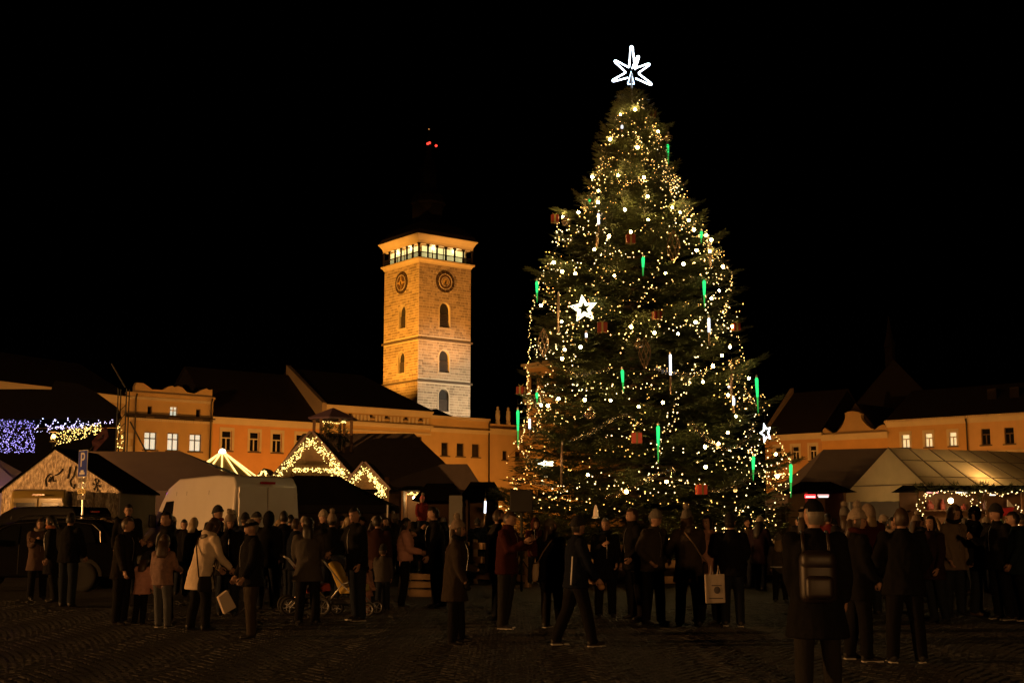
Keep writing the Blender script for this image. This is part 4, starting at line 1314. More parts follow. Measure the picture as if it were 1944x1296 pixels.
# ================================================================ CHRISTMAS TREE
tree = thing('christmas_tree', 'tall decorated fir tree standing in the square inside the plank fence', 'tree', (TX, TYY, 0))
ZT = at(1205, 168, TYY).z
prof = [(165, 3, 4), (190, 16, 16), (215, 28, 30), (262, 54, 56), (300, 64, 70), (335, 77, 82), (385, 104, 106), (405, 116, 114), (440, 136, 132), (465, 156, 154), (520, 192, 192), (560, 188, 190), (600, 192, 205), (640, 198, 208), (700, 205, 228), (770, 222, 258), (830, 232, 270), (880, 250, 292), (930, 275, 298), (980, 285, 290), (1020, 270, 270)]
def radii(z):
    """half widths left, right of the crown at height z, metres"""
    # height -> picture row -> metres
    py = None
    lo_, hi_ = 100, 1100
    for _ in range(30):
        m_ = (lo_ + hi_) / 2
        if at(1205, m_, TYY).z > z: lo_ = m_
        else: hi_ = m_
    py = lo_
    k = abs(at(1206, py, TYY).x - at(1205, py, TYY).x)
    for i in range(len(prof) - 1):
        if prof[i][0] <= py <= prof[i + 1][0]:
            t = (py - prof[i][0]) / (prof[i + 1][0] - prof[i][0])
            return (prof[i][1] + (prof[i + 1][1] - prof[i][1]) * t) * k, (prof[i][2] + (prof[i + 1][2] - prof[i][2]) * t) * k
    e = prof[0] if py < prof[0][0] else prof[-1]
    return e[1] * k, e[2] * k
def crown_r(z, phi):
    l, r_ = radii(z)
    c = math.cos(phi)
    t = .5 + .5 * c
    return l * (1 - t) + r_ * t
rt = random.Random(21)
MB().tube([(0, 0, 0), (0, 0, 2), (0, 0, 7), (0, 0, ZT - .1)], [.26, .22, .13, .02], 10).build('trunk', BARK, tree, smooth=True)
def bough_mesh(L, seed, name='bough'):
    r_ = random.Random(seed); b = MB()
    droop = .10 * L
    def axis(t):
        return Vector((L * t, 0, -droop * 1.6 * t + droop * 2.0 * t ** 3))
    b.cur = 1
    b.tube([axis(t) for t in (0, .3, .6, .85, 1)], [.018 + .012 * L, .015 + .008 * L, .014, .008, .004], 5, cap=False)
    b.cur = 0
    up = Vector((0, 0, 1))
    step = .12
    n = int(L / step)
    for k in range(n):
        t = (k + .5) / n
        if t < .22 and L > 1.2: continue
        p = axis(t); d0 = (axis(min(1, t + .02)) - axis(t - .02)).normalized()
        for sgn in (-1, 1):
            sl_ = min(.95, .22 + L * .27) * (1 - t) ** .75 * r_.uniform(.75, 1.15) + .12
            a = r_.uniform(.75, 1.05)
            d = (d0 * math.cos(a) + Vector((0, sgn, 0)) * math.sin(a) + up * r_.uniform(-.12, .14)).normalized()
            m_ = max(1, int(sl_ / .085))
            for j in range(m_):
                u = (j + .6) / m_
                q = p + d * sl_ * u + up * (-.10 * sl_ * u * u)
                for s2 in (-1, 1):
                    sd = (d * .8 + d0.cross(up) * 0 + d.cross(up) * s2 * .75 + up * r_.uniform(-.25, .35)).normalized()
                    shoot(b, q, sd, up, r_.uniform(.10, .17), .10, r_, 5)
            shoot(b, p + d * sl_, d, up, .16, .10, r_, 6)
        shoot(b, p, (d0 + up * .8).normalized(), up, .13, .10, r_, 5)
    shoot(b, axis(1), Vector((1, 0, .2)).normalized(), up, .2, .1, r_, 7)
    return b.mesh(name, [NEEDLE, BARK])
LENS = [.35, .6, .9, 1.3, 1.8, 2.4, 3.0, 3.7, 4.4]
bank = {L: [bough_mesh(L, i * 10 + k) for k in range(3)] for i, L in enumerate(LENS)}
# whorls
zs_list = []
z = 1.0
while z < ZT - .15:
    zs_list.append(z); z += .46 - .012 * z
nb_ = 0
boughs = []
for i, z in enumerate(zs_list):
    per = 8 if z < 12 else 6
    off = rt.random() * 6.28
    for k in range(per):
        phi = off + k * 2 * math.pi / per + rt.uniform(-.22, .22)
        boughs.append((z + rt.uniform(-.12, .12), phi))
boughs = boughs[:288]
for z, phi in boughs:
    Rr = crown_r(z - .08, phi) * rt.uniform(.80, 1.06)
    L = min(LENS, key=lambda q: abs(q - Rr))
    o = link('bough', bank[L][rt.randrange(3)], tree)
    s = Rr / L
    o.location = (0, 0, z + .02)
    o.scale = (s, 1, 1)
    up_t = max(0, (z - 9) / 5) * .55
    o.rotation_euler = (rt.uniform(-.15, .15), -rt.uniform(-.1, .12) - up_t, phi)
for px, py in ((1052, 402), (1327, 388), (1372, 452), (1140, 262), (1272, 240), (1003, 518), (1402, 520), (1418, 628), (1497, 872), (935, 940)):   # single boughs that reach out beyond the cone
    pt = at(px, py, TYY) - Vector((TX, TYY, 0)); Rr = math.hypot(pt.x, .01)
    L = min(LENS, key=lambda q: abs(q - Rr)); o = link('bough', bank[L][1], tree)
    o.location = (0, 0, pt.z - .03 * Rr); o.scale = (Rr / L, .8, .8); o.rotation_euler = (0, -.03, 0 if pt.x > 0 else math.pi)
# deeper twigs that close the crown
ib = MB()
for _ in range(6500):
    z = 1.0 + (ZT - 1.4) * (1 - math.sqrt(rt.random())) 
    phi = rt.random() * 6.28
    r_ = crown_r(z, phi) * rt.uniform(.45, .93)
    p = Vector((r_ * math.cos(phi), r_ * math.sin(phi), z - .1 * r_ + rt.uniform(-.2, .2)))
    d = Vector((math.cos(phi) + rt.uniform(-.5, .5), math.sin(phi) + rt.uniform(-.5, .5), rt.uniform(-.3, .3))).normalized()
    shoot(ib, p, d, Vector((0, 0, 1)), .3, .2, rt, 7)
tag(ib.build('inner_twigs', NEEDLE, tree), kind='stuff')
# -------------------------------------------------------------- lights on the tree
def surf(px, py, k=1.0):
    """point on the crown's outside under a picture position (crown is a solid of revolution)"""
    a, b = ray(px, py)
    best = None
    Yt = TYY - 5.2
    while Yt < TYY + .2:
        x, z = a * Yt - TX, CH + b * Yt
        phi = math.atan2(Yt - TYY, x)
        if math.hypot(x, Yt - TYY) < crown_r(z, phi) * k:
            return Vector((a * Yt, Yt, z))
        Yt += .06
    return Vector((a * TYY, TYY - .1, CH + b * TYY))
TREEB = lamp_mat('tree_bulb', (1, .57, .16), 7)
TREEB2 = lamp_mat('tree_bulb_amber', (1, .48, .10), 5)
TREEB3 = lamp_mat('tree_bulb_pale', (1, .70, .30), 8)
GLOBE = lamp_mat('tree_globe', (1, .62, .20), 125)
def cone_pt(z, phi, k):
    r_ = crown_r(z, phi) * k
    return Vector((TX + r_ * math.cos(phi), TYY + r_ * math.sin(phi), z))
places = []
def add_string(label, n, start, dphi, dz, kk, mat_, r=.018, sag=.25, step=.1):
    z, phi = start
    pts = []
    ph = rt.random() * 6
    for i in range(n):
        k = kk * rt.uniform(.86, 1.05) + .03 * math.sin(i * .9 + ph)
        p = cone_pt(z, phi, k)
        p.z += sag * math.sin(i * .33 + ph) * .5 + rt.gauss(0, .09)
        pts.append(p)
        Rr = max(.3, crown_r(z, phi))
        phi += dphi * step / Rr * rt.uniform(.5, 1.5) * 1.6
        z += dz * step * rt.uniform(.4, 1.6)
        if z < 1.1 or z > ZT - .1: break
        if phi > .0 or phi < -3.14: dphi = -dphi
    light_string(label, pts, mat_, r, 'fairy light strings on the tree', [pts])
lab = 'fairy light string wound through the boughs of the decorated fir tree'
for i in range(40):
    z = 1.4 + (ZT - 1.9) * (i / 40) ** .95
    n = int(24 + 16 * (1 - i / 40) + rt.randrange(14))
    add_string(lab, n, (z, rt.uniform(-2.6, -.5)), rt.choice((-1, 1)), rt.uniform(-.25, .12), rt.uniform(.86, 1.0), [TREEB, TREEB, TREEB2, TREEB3][i % 4], .018 if i % 4 else .021)
for i in range(25):
    zt_ = ZT * rt.uniform(.25, .97)
    add_string(lab, int(22 + rt.randrange(22)), (zt_, rt.uniform(-2.7, -.4)), rt.choice((-.3, .3)), -.9, rt.uniform(.88, 1.0), [TREEB, TREEB2, TREEB3][i % 3], .018, .1)
# strings hanging free at both edges
def edge_string(label, pxs, m_=TREEB):
    pts = []
    for (x0, y0), (x1, y1), n in pxs:
        for k in range(n):
            u = (k + rt.uniform(-.3, .3)) / n
            pts.append(at(x0 + (x1 - x0) * u + rt.uniform(-3, 3), y0 + (y1 - y0) * u, TYY - .3 + rt.uniform(-.3, .3)))
    light_string(label, pts, m_, .0175, None, [pts])
edge_string('fairy light string hanging free beside the upper right boughs', [((1342, 470), (1392, 520), 18), ((1392, 520), (1372, 610), 26), ((1340, 440), (1352, 475), 10)])
edge_string('fairy light string hanging free beside the upper left boughs', [((1060, 412), (1062, 470), 12), ((1030, 520), (1006, 600), 16), ((1006, 600), (1005, 690), 20)])
edge_string('fairy light string hanging free beside the lower left boughs', [((1000, 690), (1005, 770), 22), ((1005, 770), (985, 850), 26), ((985, 850), (1012, 880), 10)])
edge_string('fairy light string hanging free beside the lower right boughs', [((1385, 690), (1432, 770), 20), ((1402, 640), (1412, 690), 10), ((1470, 820), (1500, 880), 14)])
edge_string('fairy light string trailing in the lowest right boughs', [((1415, 960), (1380, 1000), 16), ((1440, 900), (1490, 940), 18), ((1420, 985), (1455, 1040), 14)])
# globe lights
globes = [(1178, 219), (1205, 210), (1249, 251), (1158, 266), (1210, 281), (1173, 334), (1222, 338), (1124, 337), (1136, 363), (1135, 385), (1229, 374), (1098, 404), (1068, 414), (1186, 399), (1276, 395), (1291, 404), (1307, 419), (1230, 418), (1156, 449), (1128, 474), (1197, 441), (1317, 437), (1340, 447), (1350, 456), (1347, 478),
          (1297, 502), (1263, 519), (1166, 524), (1092, 520), (1067, 516), (1051, 499), (1322, 476), (1372, 507), (1027, 580), (1066, 611), (1365, 552), (1350, 567), (1320, 612), (1198, 621), (1242, 632), (1287, 634), (1390, 620), (1102, 659), (1072, 664), (1067, 681), (1385, 659), (1370, 675), (1334, 725), (1353, 695), (1060, 757), (1040, 770), (1110, 759), (1159, 760), (1212, 772), (1258, 764), (1421, 718), (1382, 750), (1397, 790), (1116, 901), (1265, 914), (1189, 933), (1339, 886), (1364, 842), (1338, 848), (1472, 862), (1027, 769), (1381, 821), (1475, 904)]
gl_mesh = MB().ball((0, 0, 0), .038, 10).mesh('globe_light', GLOBE, True)
for px, py in globes:
    p = surf(px, py, 1.02)
    o = link('globe_light', gl_mesh)
    o.location = p + Vector((0, -.05, 0)); s = rt.uniform(.8, 1.15); o.scale = (s, s, s)
    tag(o, 'round warm globe light among the boughs of the decorated fir tree', 'globe light', 'globe lights on the tree')
# star on top
def neon(pts, col, s, r, close=False):
    pass
st_c = at(1199, 137, TYY)
star = thing('tree_top_star', 'six pointed white light tube star on the tree top', 'star', (st_c.x, TYY, st_c.z))
ICE = lamp_mat('star_ice_white', (.78, .9, 1), 7)
def sP(px, py, dy=0):
    return at(px, py, TYY + dy) - Vector((st_c.x, TYY, st_c.z))
arms = [(1199, 88), (1233, 122), (1237, 161), (1163, 154), (1167, 116), (1212, 107)]
inner = [((1196, 128), (1205, 128)), ((1206, 126), (1208, 134)), ((1209, 139), (1205, 146)), ((1195, 143), (1191, 134)), ((1192, 131), (1196, 140)), ((1204, 128), (1208, 126))]
for i, (tip, (i0, i1)) in enumerate(zip(arms, inner)):
    dy = .35 if i == 5 else 0
    c_ = sP(1200, 139, dy * .3); t_ = sP(*tip, dy); d_ = (t_ - c_).normalized(); n_ = d_.cross(Vector((0, 1, 0))).normalized()
    bs = c_ + d_ * .17
    wb = .045 if i == 5 else .085
    MB().tube([bs - n_ * wb, t_ - n_ * .03 - d_ * .03, t_ - n_ * .012, t_ + n_ * .012, t_ + n_ * .03 - d_ * .03, bs + n_ * wb], .021, 8).build('arm_tube', ICE, star, smooth=True)
MB().tube([sP(1199, 140), sP(1199, 200)], .03, 6).build('stem', ALU, star)
MB().tube([sP(1192, 160), sP(1198, 136), sP(1204, 160), sP(1192, 160)], .02, 6).build('collar_light', lamp_mat('star_blue', (.55, .75, 1), 4), star)
# five pointed star
c5 = surf(1107, 589, 1.0)
s5 = thing('light_star', 'five pointed yellow white tube star on the left side of the fir tree', 'star', c5)
STY = lamp_mat('star_yellow_white', (1, .92, .5), 7)
def star5(r0, ri, dy, r_, nm):
    pts = []
    for k in range(10):
        t = math.pi / 2 + k * math.pi / 5 + .12
        q = r0 if k % 2 == 0 else ri
        pts.append((q * math.cos(t), -.25 - dy, q * math.sin(t)))
    MB().tube(pts, r_, 6, close=True).build(nm, STY, s5, smooth=True)
star5(.36, .16, 0, .022, 'outer_tube'); star5(.24, .1, .06, .018, 'inner_tube')
for px, py, lb_, sz in ((1452, 822, 'small bright white star tube at the lower right edge of the tree', .26), (1037, 880, 'flat white starry light on a lower left bough', .2)):
    c = surf(px, py, 1.03)
    t = thing('light_star', lb_, 'star', c)
    sp_ = MB(); pts = []
    for k in range(10):
        an = math.pi / 2 + k * math.pi / 5 + .3; q = sz if k % 2 == 0 else sz * .42
        pts.append((q * .55 * math.cos(an), -.12, q * math.sin(an)) if sz > .22 else (q * math.cos(an), -.12 - .1 * math.sin(an), q * .3 * math.sin(an)))
    MB().tube(pts, .02, 6, close=True).build('tube', STY if sz < .22 else ICE, t, smooth=True)
    MB().tube([(0, -.1, .0), (0, -.02, sz + .3)], .006, 4).build('cord', LAMPM, t)
# icicle tubes (green, white, dark)
def icicle(px, pyt, pyb, kind, lean=0):
    p = surf(px, pyt, 1.0); p.y -= .15
    L = p.z - at(px, pyb, p.y).z
    lab_ = {'g': 'green glowing icicle tube hanging on the fir tree', 'w': 'white glowing light tube hanging on the fir tree', 'd': 'unlit bronze icicle tube hanging on the fir tree'}[kind]
    t = thing('icicle_light', lab_, 'icicle light', p, 0, {'g': 'green icicle lights', 'w': 'white icicle lights', 'd': 'unlit icicle tubes'}[kind])
    t.rotation_euler = (0, lean, 0)
    r0 = .046
    top = MB().lathe([(.015, .0), (.03, -.03), (.03, -.08), (.02, -.09)], 8).build('cap', ALU, t)
    GR = lamp_mat('icicle_green', (.03, 1, .20), 1.4); GRd = lamp_mat('icicle_green_dim', (.08, .8, .12), .55)
    BRZ = mat('icicle_bronze', (.28, .2, .14), .35, metal=.5)
    WT = lamp_mat('icicle_white', (.82, .86, 1), 3.5)
    if kind == 'g':
        MB().lathe([(.03, -.09), (r0, -.13), (r0 * .85, -.09 - .3 * (L - .1)), (r0 * .62, -.09 - .55 * (L - .1))], 8).build('lit_tube', GR, t, smooth=True)
        MB().lathe([(r0 * .62, -.09 - .55 * (L - .1)), (r0 * .4, -.09 - .8 * (L - .1)), (.006, -L)], 8).build('dim_tip', GRd, t, smooth=True)
    elif kind == 'w':
        MB().lathe([(.03, -.09), (.03, -.12), (.03, -.09 - .5 * (L - .1)), (.032, -.09 - .52 * (L - .1))], 8).build('lit_tube', WT, t, smooth=True)
        MB().lathe([(.03, -.09 - .52 * (L - .1)), (.028, -L), (.02, -L - .01)], 8).build('unlit_tube', BRZ, t, smooth=True)
    else:
        MB().lathe([(.03, -.09), (.035, -.1), (.035, -L), (.02, -L - .01)], 8).build('unlit_tube', BRZ, t, smooth=True)
    MB().tube([(0, 0, 0), (0, .03, .25)], .005, 4).build('cord', LAMPM, t)
for a_ in ((1220, 484, 524), (1019, 530, 574), (1335, 528, 584), (1180, 697, 745), (1434, 712, 784), (1248, 802, 878), (1428, 860, 912), (1499, 875, 944), (983, 774, 850), (1265, 274, 312), (1330, 436, 462), (1118, 374, 388), (1019, 740, 765), (968, 966, 978), (1416, 1014, 1028)):
    icicle(*a_, 'g', rt.uniform(-.05, .05))
for a_ in ((1135, 403, 445), (1344, 600, 655), (1271, 668, 748), (1112, 628, 648), (1005, 790, 830), (922, 945, 995), (1180, 236, 250), (1382, 728, 738)):
    icicle(*a_, 'w', rt.uniform(-.04, .04))
for a_ in ((1060, 555, 630), (1067, 838, 922), (1387, 694, 758), (1133, 445, 472), (1346, 462, 506)):
    icicle(*a_, 'd', rt.uniform(-.04, .04))
icicle(1391, 750, 782, 'w', .02)
# leaf shaped wire ornaments
WIRE = mat('wire_bronze', (.45, .3, .2), .4, metal=.7)
def leaf_orn(px, pyt, pyb, lb_):
    p = surf(px, pyt, 1.0); p.y -= .2
    L = p.z - at(px, pyb, p.y).z
    t = thing('leaf_ornament', lb_, 'ornament', p)
    for k in range(7):
        an = k * math.pi / 7 * 2
        pts = [(.17 * L / .9 * math.sin(math.pi * u) * math.cos(an + u * 2.2), .1 * math.sin(math.pi * u) * math.sin(an + u * 2.2), -L * u) for u in np.linspace(0, 1, 12)]
        MB().tube(pts, .009, 4).build('wire', WIRE, t)
    MB().tube([(0, 0, 0), (0, .05, .2)], .005, 4).build('cord', LAMPM, t)
leaf_orn(1276, 439, 500, 'spindle shaped wire ornament high on the right of the tree')
leaf_orn(1222, 642, 700, 'spindle shaped wire ornament near the middle of the tree')
leaf_orn(1031, 625, 678, 'spindle shaped wire ornament at the left edge of the tree')
# gift boxes
GIFT = mat('gift_red', (.28, .03, .02), .4)
RIB = mat('gift_ribbon', (.35, .32, .1), .4)
def gift(px, py, lb_, sz=.24, lit=False):
    p = surf(px, py, 1.02); p.y -= .12
    t = thing('gift_box', lb_, 'gift box', p, rt.uniform(-.4, .4))
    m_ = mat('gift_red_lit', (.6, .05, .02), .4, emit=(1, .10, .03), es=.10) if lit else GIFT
    MB().box(-sz / 2, sz / 2, -sz / 2, sz / 2, -sz / 2, sz / 2).build('box', m_, t, bevel=.01)
    MB().box(-.025, .025, -sz / 2 - .004, sz / 2 + .004, -sz / 2 - .004, sz / 2 + .004).build('ribbon', RIB, t)
    MB().box(-sz / 2 - .005, sz / 2 + .005, -.024, .026, -sz / 2 - .005, sz / 2 + .005).build('ribbon', RIB, t)
    MB().tube([(0, 0, sz / 2), (.07, 0, sz / 2 + .07), (0, 0, sz / 2 + .01), (-.07, 0, sz / 2 + .07), (0, 0, sz / 2)], .014, 5).build('bow', RIB, t)
gift(1208, 832, 'glowing red gift box low in the middle of the fir tree', .26, True)
gift(1330, 929, 'red gift box beside a tinsel garland low on the right of the tree', .24, True)
gift(1143, 623, 'dark red gift box right of the five pointed star', .26)
gift(1053, 419, 'dark red gift box on the left tip of an upper bough', .22)
gift(1236, 222, 'dark red gift box near the tree top', .2)
gift(989, 742, 'dark red gift box at the left edge of the tree', .22)
gift(1395, 622, 'dark red gift box at the right edge of the tree', .2)
gift(1196, 456, 'dark red gift box half hidden in the upper middle boughs', .24)
gift(1246, 600, 'small gift box with lights around it in the middle of the tree', .2)
# baubles
BAU = mat('bauble_glass', (.65, .5, .42), .08, metal=.85)
def bauble(px, py, r_, lb_):
    p = surf(px, py, 1.02); p.y -= .12
    t = thing('bauble', lb_, 'bauble', p)
    MB().ball((0, 0, 0), r_, 20).build('sphere', BAU, t, smooth=True)
    for z in (-.25, .25):
        q = r_ * math.sqrt(1 - z * z)
        MB().tube([(q * math.cos(u) * 1.01, q * math.sin(u) * 1.01, r_ * z) for u in np.linspace(0, 6.1, 20)], .008, 4, close=True).build('stripe', RIB, t)
    MB().lathe([(.035, r_ - .01), (.035, r_ + .04), (.02, r_ + .045)], 8).build('cap', ALU, t)
bauble(1120, 787, .15, 'striped glass bauble low on the left of the tree')
bauble(1075, 421, .14, 'striped bauble on the upper left bough tip')
bauble(1267, 266, .13, 'striped bauble near the tree top on the right')
bauble(1212, 655, .12, 'pale bauble among the middle boughs')
# lantern bell near the bottom
p = surf(1130, 968, 1.03); p.y -= .2
t = thing('lantern_ornament', 'small lit bell shaped lantern hanging over the crowd', 'lantern', p)
MB().lathe([(.075, -.16), (.07, -.13), (.055, 0), (.035, .08), (.015, .13)], 12).build('bell', mat('lantern_glow', (.3, .15, .06), .5, emit=(1, .5, .16), es=.3), t, smooth=True)
MB().lathe([(.11, -.2), (.11, -.175), (.08, -.165)], 12).build('tray', ALU, t)
MB().tube([(0, 0, .13), (0, .1, .5)], .006, 4).build('cord', LAMPM, t)
# tinsel garlands
TIN = mat('tinsel', (.5, .42, .32), .25, metal=.8, island=.4)
def tinsel(lb_, pts):
    b = MB(); rr2 = random.Random(len(pts) * 7 + int(pts[0][0]))
    P = [surf(x, y, 1.03) for x, y in pts]
    fine = []
    for i in range(len(P) - 1):
        for k in range(6):
            fine.append(P[i].lerp(P[i + 1], k / 6))
    for i in range(len(fine) - 1):
        for _ in range(26):
            q = fine[i].lerp(fine[i + 1], rr2.random())
            d = Vector((rr2.gauss(0, 1), rr2.gauss(0, 1), rr2.gauss(0, 1))).normalized()
            s_ = d.orthogonal().normalized() * .006
            b.add([q - s_, q + s_, q + d * rr2.uniform(.06, .13)], [(0, 1, 2)])
    t = thing('tinsel_garland', lb_, 'tinsel'); tag(b.build('tinsel_strands', TIN, t), kind='stuff')
tinsel('tinsel garland sagging across the lower right boughs', [(1310, 800), (1335, 830), (1370, 852), (1400, 848), (1420, 830), (1432, 800)])
tinsel('tinsel garland rising across the lowest middle boughs', [(1150, 945), (1180, 935), (1210, 920), (1245, 900), (1290, 890)])
tinsel('tinsel garland on the lowest right boughs', [(1335, 935), (1370, 930), (1405, 920), (1430, 905)])
tinsel('tinsel garland across the left middle boughs', [(1070, 700), (1100, 712), (1140, 706), (1165, 695)])
tinsel('tinsel garland across the lower left boughs', [(1085, 835), (1115, 825), (1150, 805), (1185, 785), (1225, 812)])
tinsel('tinsel garland in the upper middle boughs', [(1170, 345), (1195, 350), (1225, 345), (1260, 330)])
tinsel('tinsel garland across the right middle boughs', [(1240, 700), (1275, 708), (1320, 712), (1345, 700)])
tinsel('tinsel garland near the bottom left of the crown', [(1010, 915), (1035, 920), (1060, 925)])
# ================================================================ VEHICLES, SIGN, STROLLERS
RUB = mat('tyre_rubber', (.012, .012, .012), .8)
RIM = mat('alloy_rim', (.35, .35, .36), .35, metal=.8)
GLASSC = mat('car_glass', (.008, .009, .01), .05, coat=.5)
CHROME = mat('chrome_trim', (.7, .7, .7), .2, metal=1)
TAILR = mat('tail_light_red', (.35, .01, .01), .2, coat=.5)
BLKPL = mat('black_plastic', (.015, .015, .016), .5)
PLATE = mat('number_plate', (.7, .7, .66), .5)
def wheel(parent, x, y, r=.34, w=.22):
    M = Matrix.Translation((x, y, r)) @ Matrix.Rotation(math.pi / 2, 4, 'Y')
    wo = MB().lathe([(r * .62, -w / 2), (r * .93, -w / 2), (r, -w * .35), (r, w * .35), (r * .93, w / 2), (r * .62, w / 2)], 28, M).build('wheel', RUB, parent, smooth=True)
    rb = MB().lathe([(r * .2, -w * .42), (r * .60, -w * .46), (r * .615, w * .46), (r * .2, w * .42)], 20, M)
    for k in range(5):
        rb.box(-.03, .03, 0, r * .58, -w * .47, w * .47, M @ Matrix.Rotation(k * 2 * math.pi / 5, 4, 'Z'))
    rb.build('rim', RIM, wo)
def taper_body(prof, hw, tum, zb, name, m, parent, bevel=.07):
    """side profile (y,z) extruded across the width, narrowing above zb"""
    b = MB()
    zt_ = max(p[1] for p in prof)
    def wd_(z):
        return hw - (tum * (z - zb) / (zt_ - zb) if z > zb else 0)
    n = len(prof)
    vs = [(-wd_(z), y, z) for y, z in prof] + [(wd_(z), y, z) for y, z in prof]
    fs = [tuple(range(n)), tuple(range(2 * n - 1, n - 1, -1))] + [(i, n + i, n + (i + 1) % n, (i + 1) % n) for i in range(n)]
    b.add(vs, fs)
    o = b.build(name, m, parent, bevel=bevel, seg=3, auto=40)
    return o, wd_
def side_panel(mb, poly, wd_, sg, off):
    """polygon in (y,z) laid on the body side"""
    pts = [Vector((sg * (wd_(z) + off), y, z)) for y, z in poly]
    if sg < 0: pts = pts[::-1]
    mb.prism(pts, (-sg * .03, 0, 0))
def van(label, loc, rz, paint, glass_rear=False, s=1):
    t = thing('van', label, 'van', loc, rz)
    t.scale = (s, s, s)
    prof = [(.0, .42), (.0, 1.2), (.03, 2.45), (.22, 2.68), (1.2, 2.74), (3.6, 2.70), (4.25, 2.46), (4.65, 2.05), (5.12, 1.42), (5.62, 1.18), (5.82, .95), (5.86, .45), (5.6, .32), (.2, .32)]
    body, wd_ = taper_body(prof, .99, .13, 1.1, 'body', paint, t)
    for sg in (-1, 1):
        b = MB(); side_panel(b, [(3.75, 1.38), (3.75, 2.1), (4.28, 2.08), (4.75, 1.42)], wd_, sg, .004); b.build('side_window', GLASSC, t)
        b = MB()
        for y0 in (1.55, 2.95, 3.62):
            side_panel(b, [(y0, .5), (y0, 2.35), (y0 + .018, 2.35), (y0 + .018, .5)], wd_, sg, .003)
        b.build('door_seams', BLKPL, body)
        b = MB(); side_panel(b, [(.3, .72), (.3, .86), (5.3, .86), (5.3, .72)], wd_, sg, .014); b.build('rub_strip', BLKPL, t)
        b = MB(); side_panel(b, [(.4, 1.50), (.4, 1.54), (3.5, 1.54), (3.5, 1.50)], wd_, sg, .006); b.build('crease', paint, body)
        MB().cbox((sg * 1.12, 4.72, 1.55), .2, .12, .36).build('mirror', BLKPL, t, bevel=.03)
        MB().cbox((sg * .91, -.005, 1.05), .13, .06, .62).build('tail_light', TAILR, t, bevel=.015)
        for y in (1.1, 4.75):
            wheel(t, sg * .86, y, .35, .22)
            b = MB(); pts = [(y + .44 * math.cos(a), .36 + .44 * math.sin(a)) for a in np.linspace(0, math.pi, 12)]
            side_panel(b, pts, wd_, sg, .006); b.build('wheel_arch', BLKPL, t)
        MB().cbox((sg * .72, 5.83, .85), .3, .08, .2).build('headlight', CHROME, t, bevel=.03)
    # windscreen
    a, b2 = (4.70, 2.0), (5.08, 1.48)
    MB().prism([(-.8, a[0] + .03, a[1]), (.8, a[0] + .03, a[1]), (.88, b2[0] + .03, b2[1]), (-.88, b2[0] + .03, b2[1])], (0, .012, .008)).build('windscreen', GLASSC, t)
    # rear doors
    for sg in (-1, 1):
        x0, x1 = (.012, .80) if sg > 0 else (-.80, -.012)
        d = MB().box(x0, x1, -.035, .05, .58, 2.42).build('rear_door', paint, t, bevel=.02)
        MB().box(x0 + .05, x1 - .05, -.045, -.036, 1.28, 1.31).build('door_crease', paint, d)
        MB().box(x0 + .05, x1 - .05, -.045, -.036, 1.93, 1.95).build('door_crease', paint, d)
        if glass_rear:
            MB().box(x0 + .1, x1 - .1, -.048, -.036, 1.72, 2.25).build('window', GLASSC, d, bevel=.01)
        for z in (.8, 1.6, 2.2):
            xx = x1 if sg > 0 else x0
            MB().cbox((xx, -.04, z), .05, .05, .12).build('hinge', paint, d)
    MB().cbox((.07, -.05, 1.15), .05, .05, .2).build('handle', BLKPL, t)
    MB().cbox((0, -.0, 2.52), .4, .09, .06).build('brake_light', TAILR, t)
    MB().cbox((-.4, -.05, .8), .5, .02, .11).build('number_plate', PLATE, t)
    MB().cbox((0, -.03, .46), 1.9, .18, .2).build('bumper', BLKPL, t, bevel=.04)
    return t
PW = mat('van_white_paint', (.62, .60, .57), .35, var=.05, vscale=2, coat=.6)
PY = mat('van_yellow_paint', (.45, .33, .10), .4, var=.08, vscale=2, coat=.4)
PB = mat('van_black_paint', (.006, .006, .007), .25, coat=.15, spec=.15)
vc = at(506, 1000, 34.4)
van('white high roof panel van with plain rear doors facing the crowd', (vc.x, 34.4, 0), R(38), PW, False, 1.05)
vc = at(72, 960, 44)
van('dull yellow van with two rear windows beside the foil tent', (vc.x, 44, 0), R(17), PY, True)
vc = at(180, 970, 36.5)
van('low black van between the dark car and the foil tent', (vc.x, 36.5, 0), R(60), PB, True, .75)
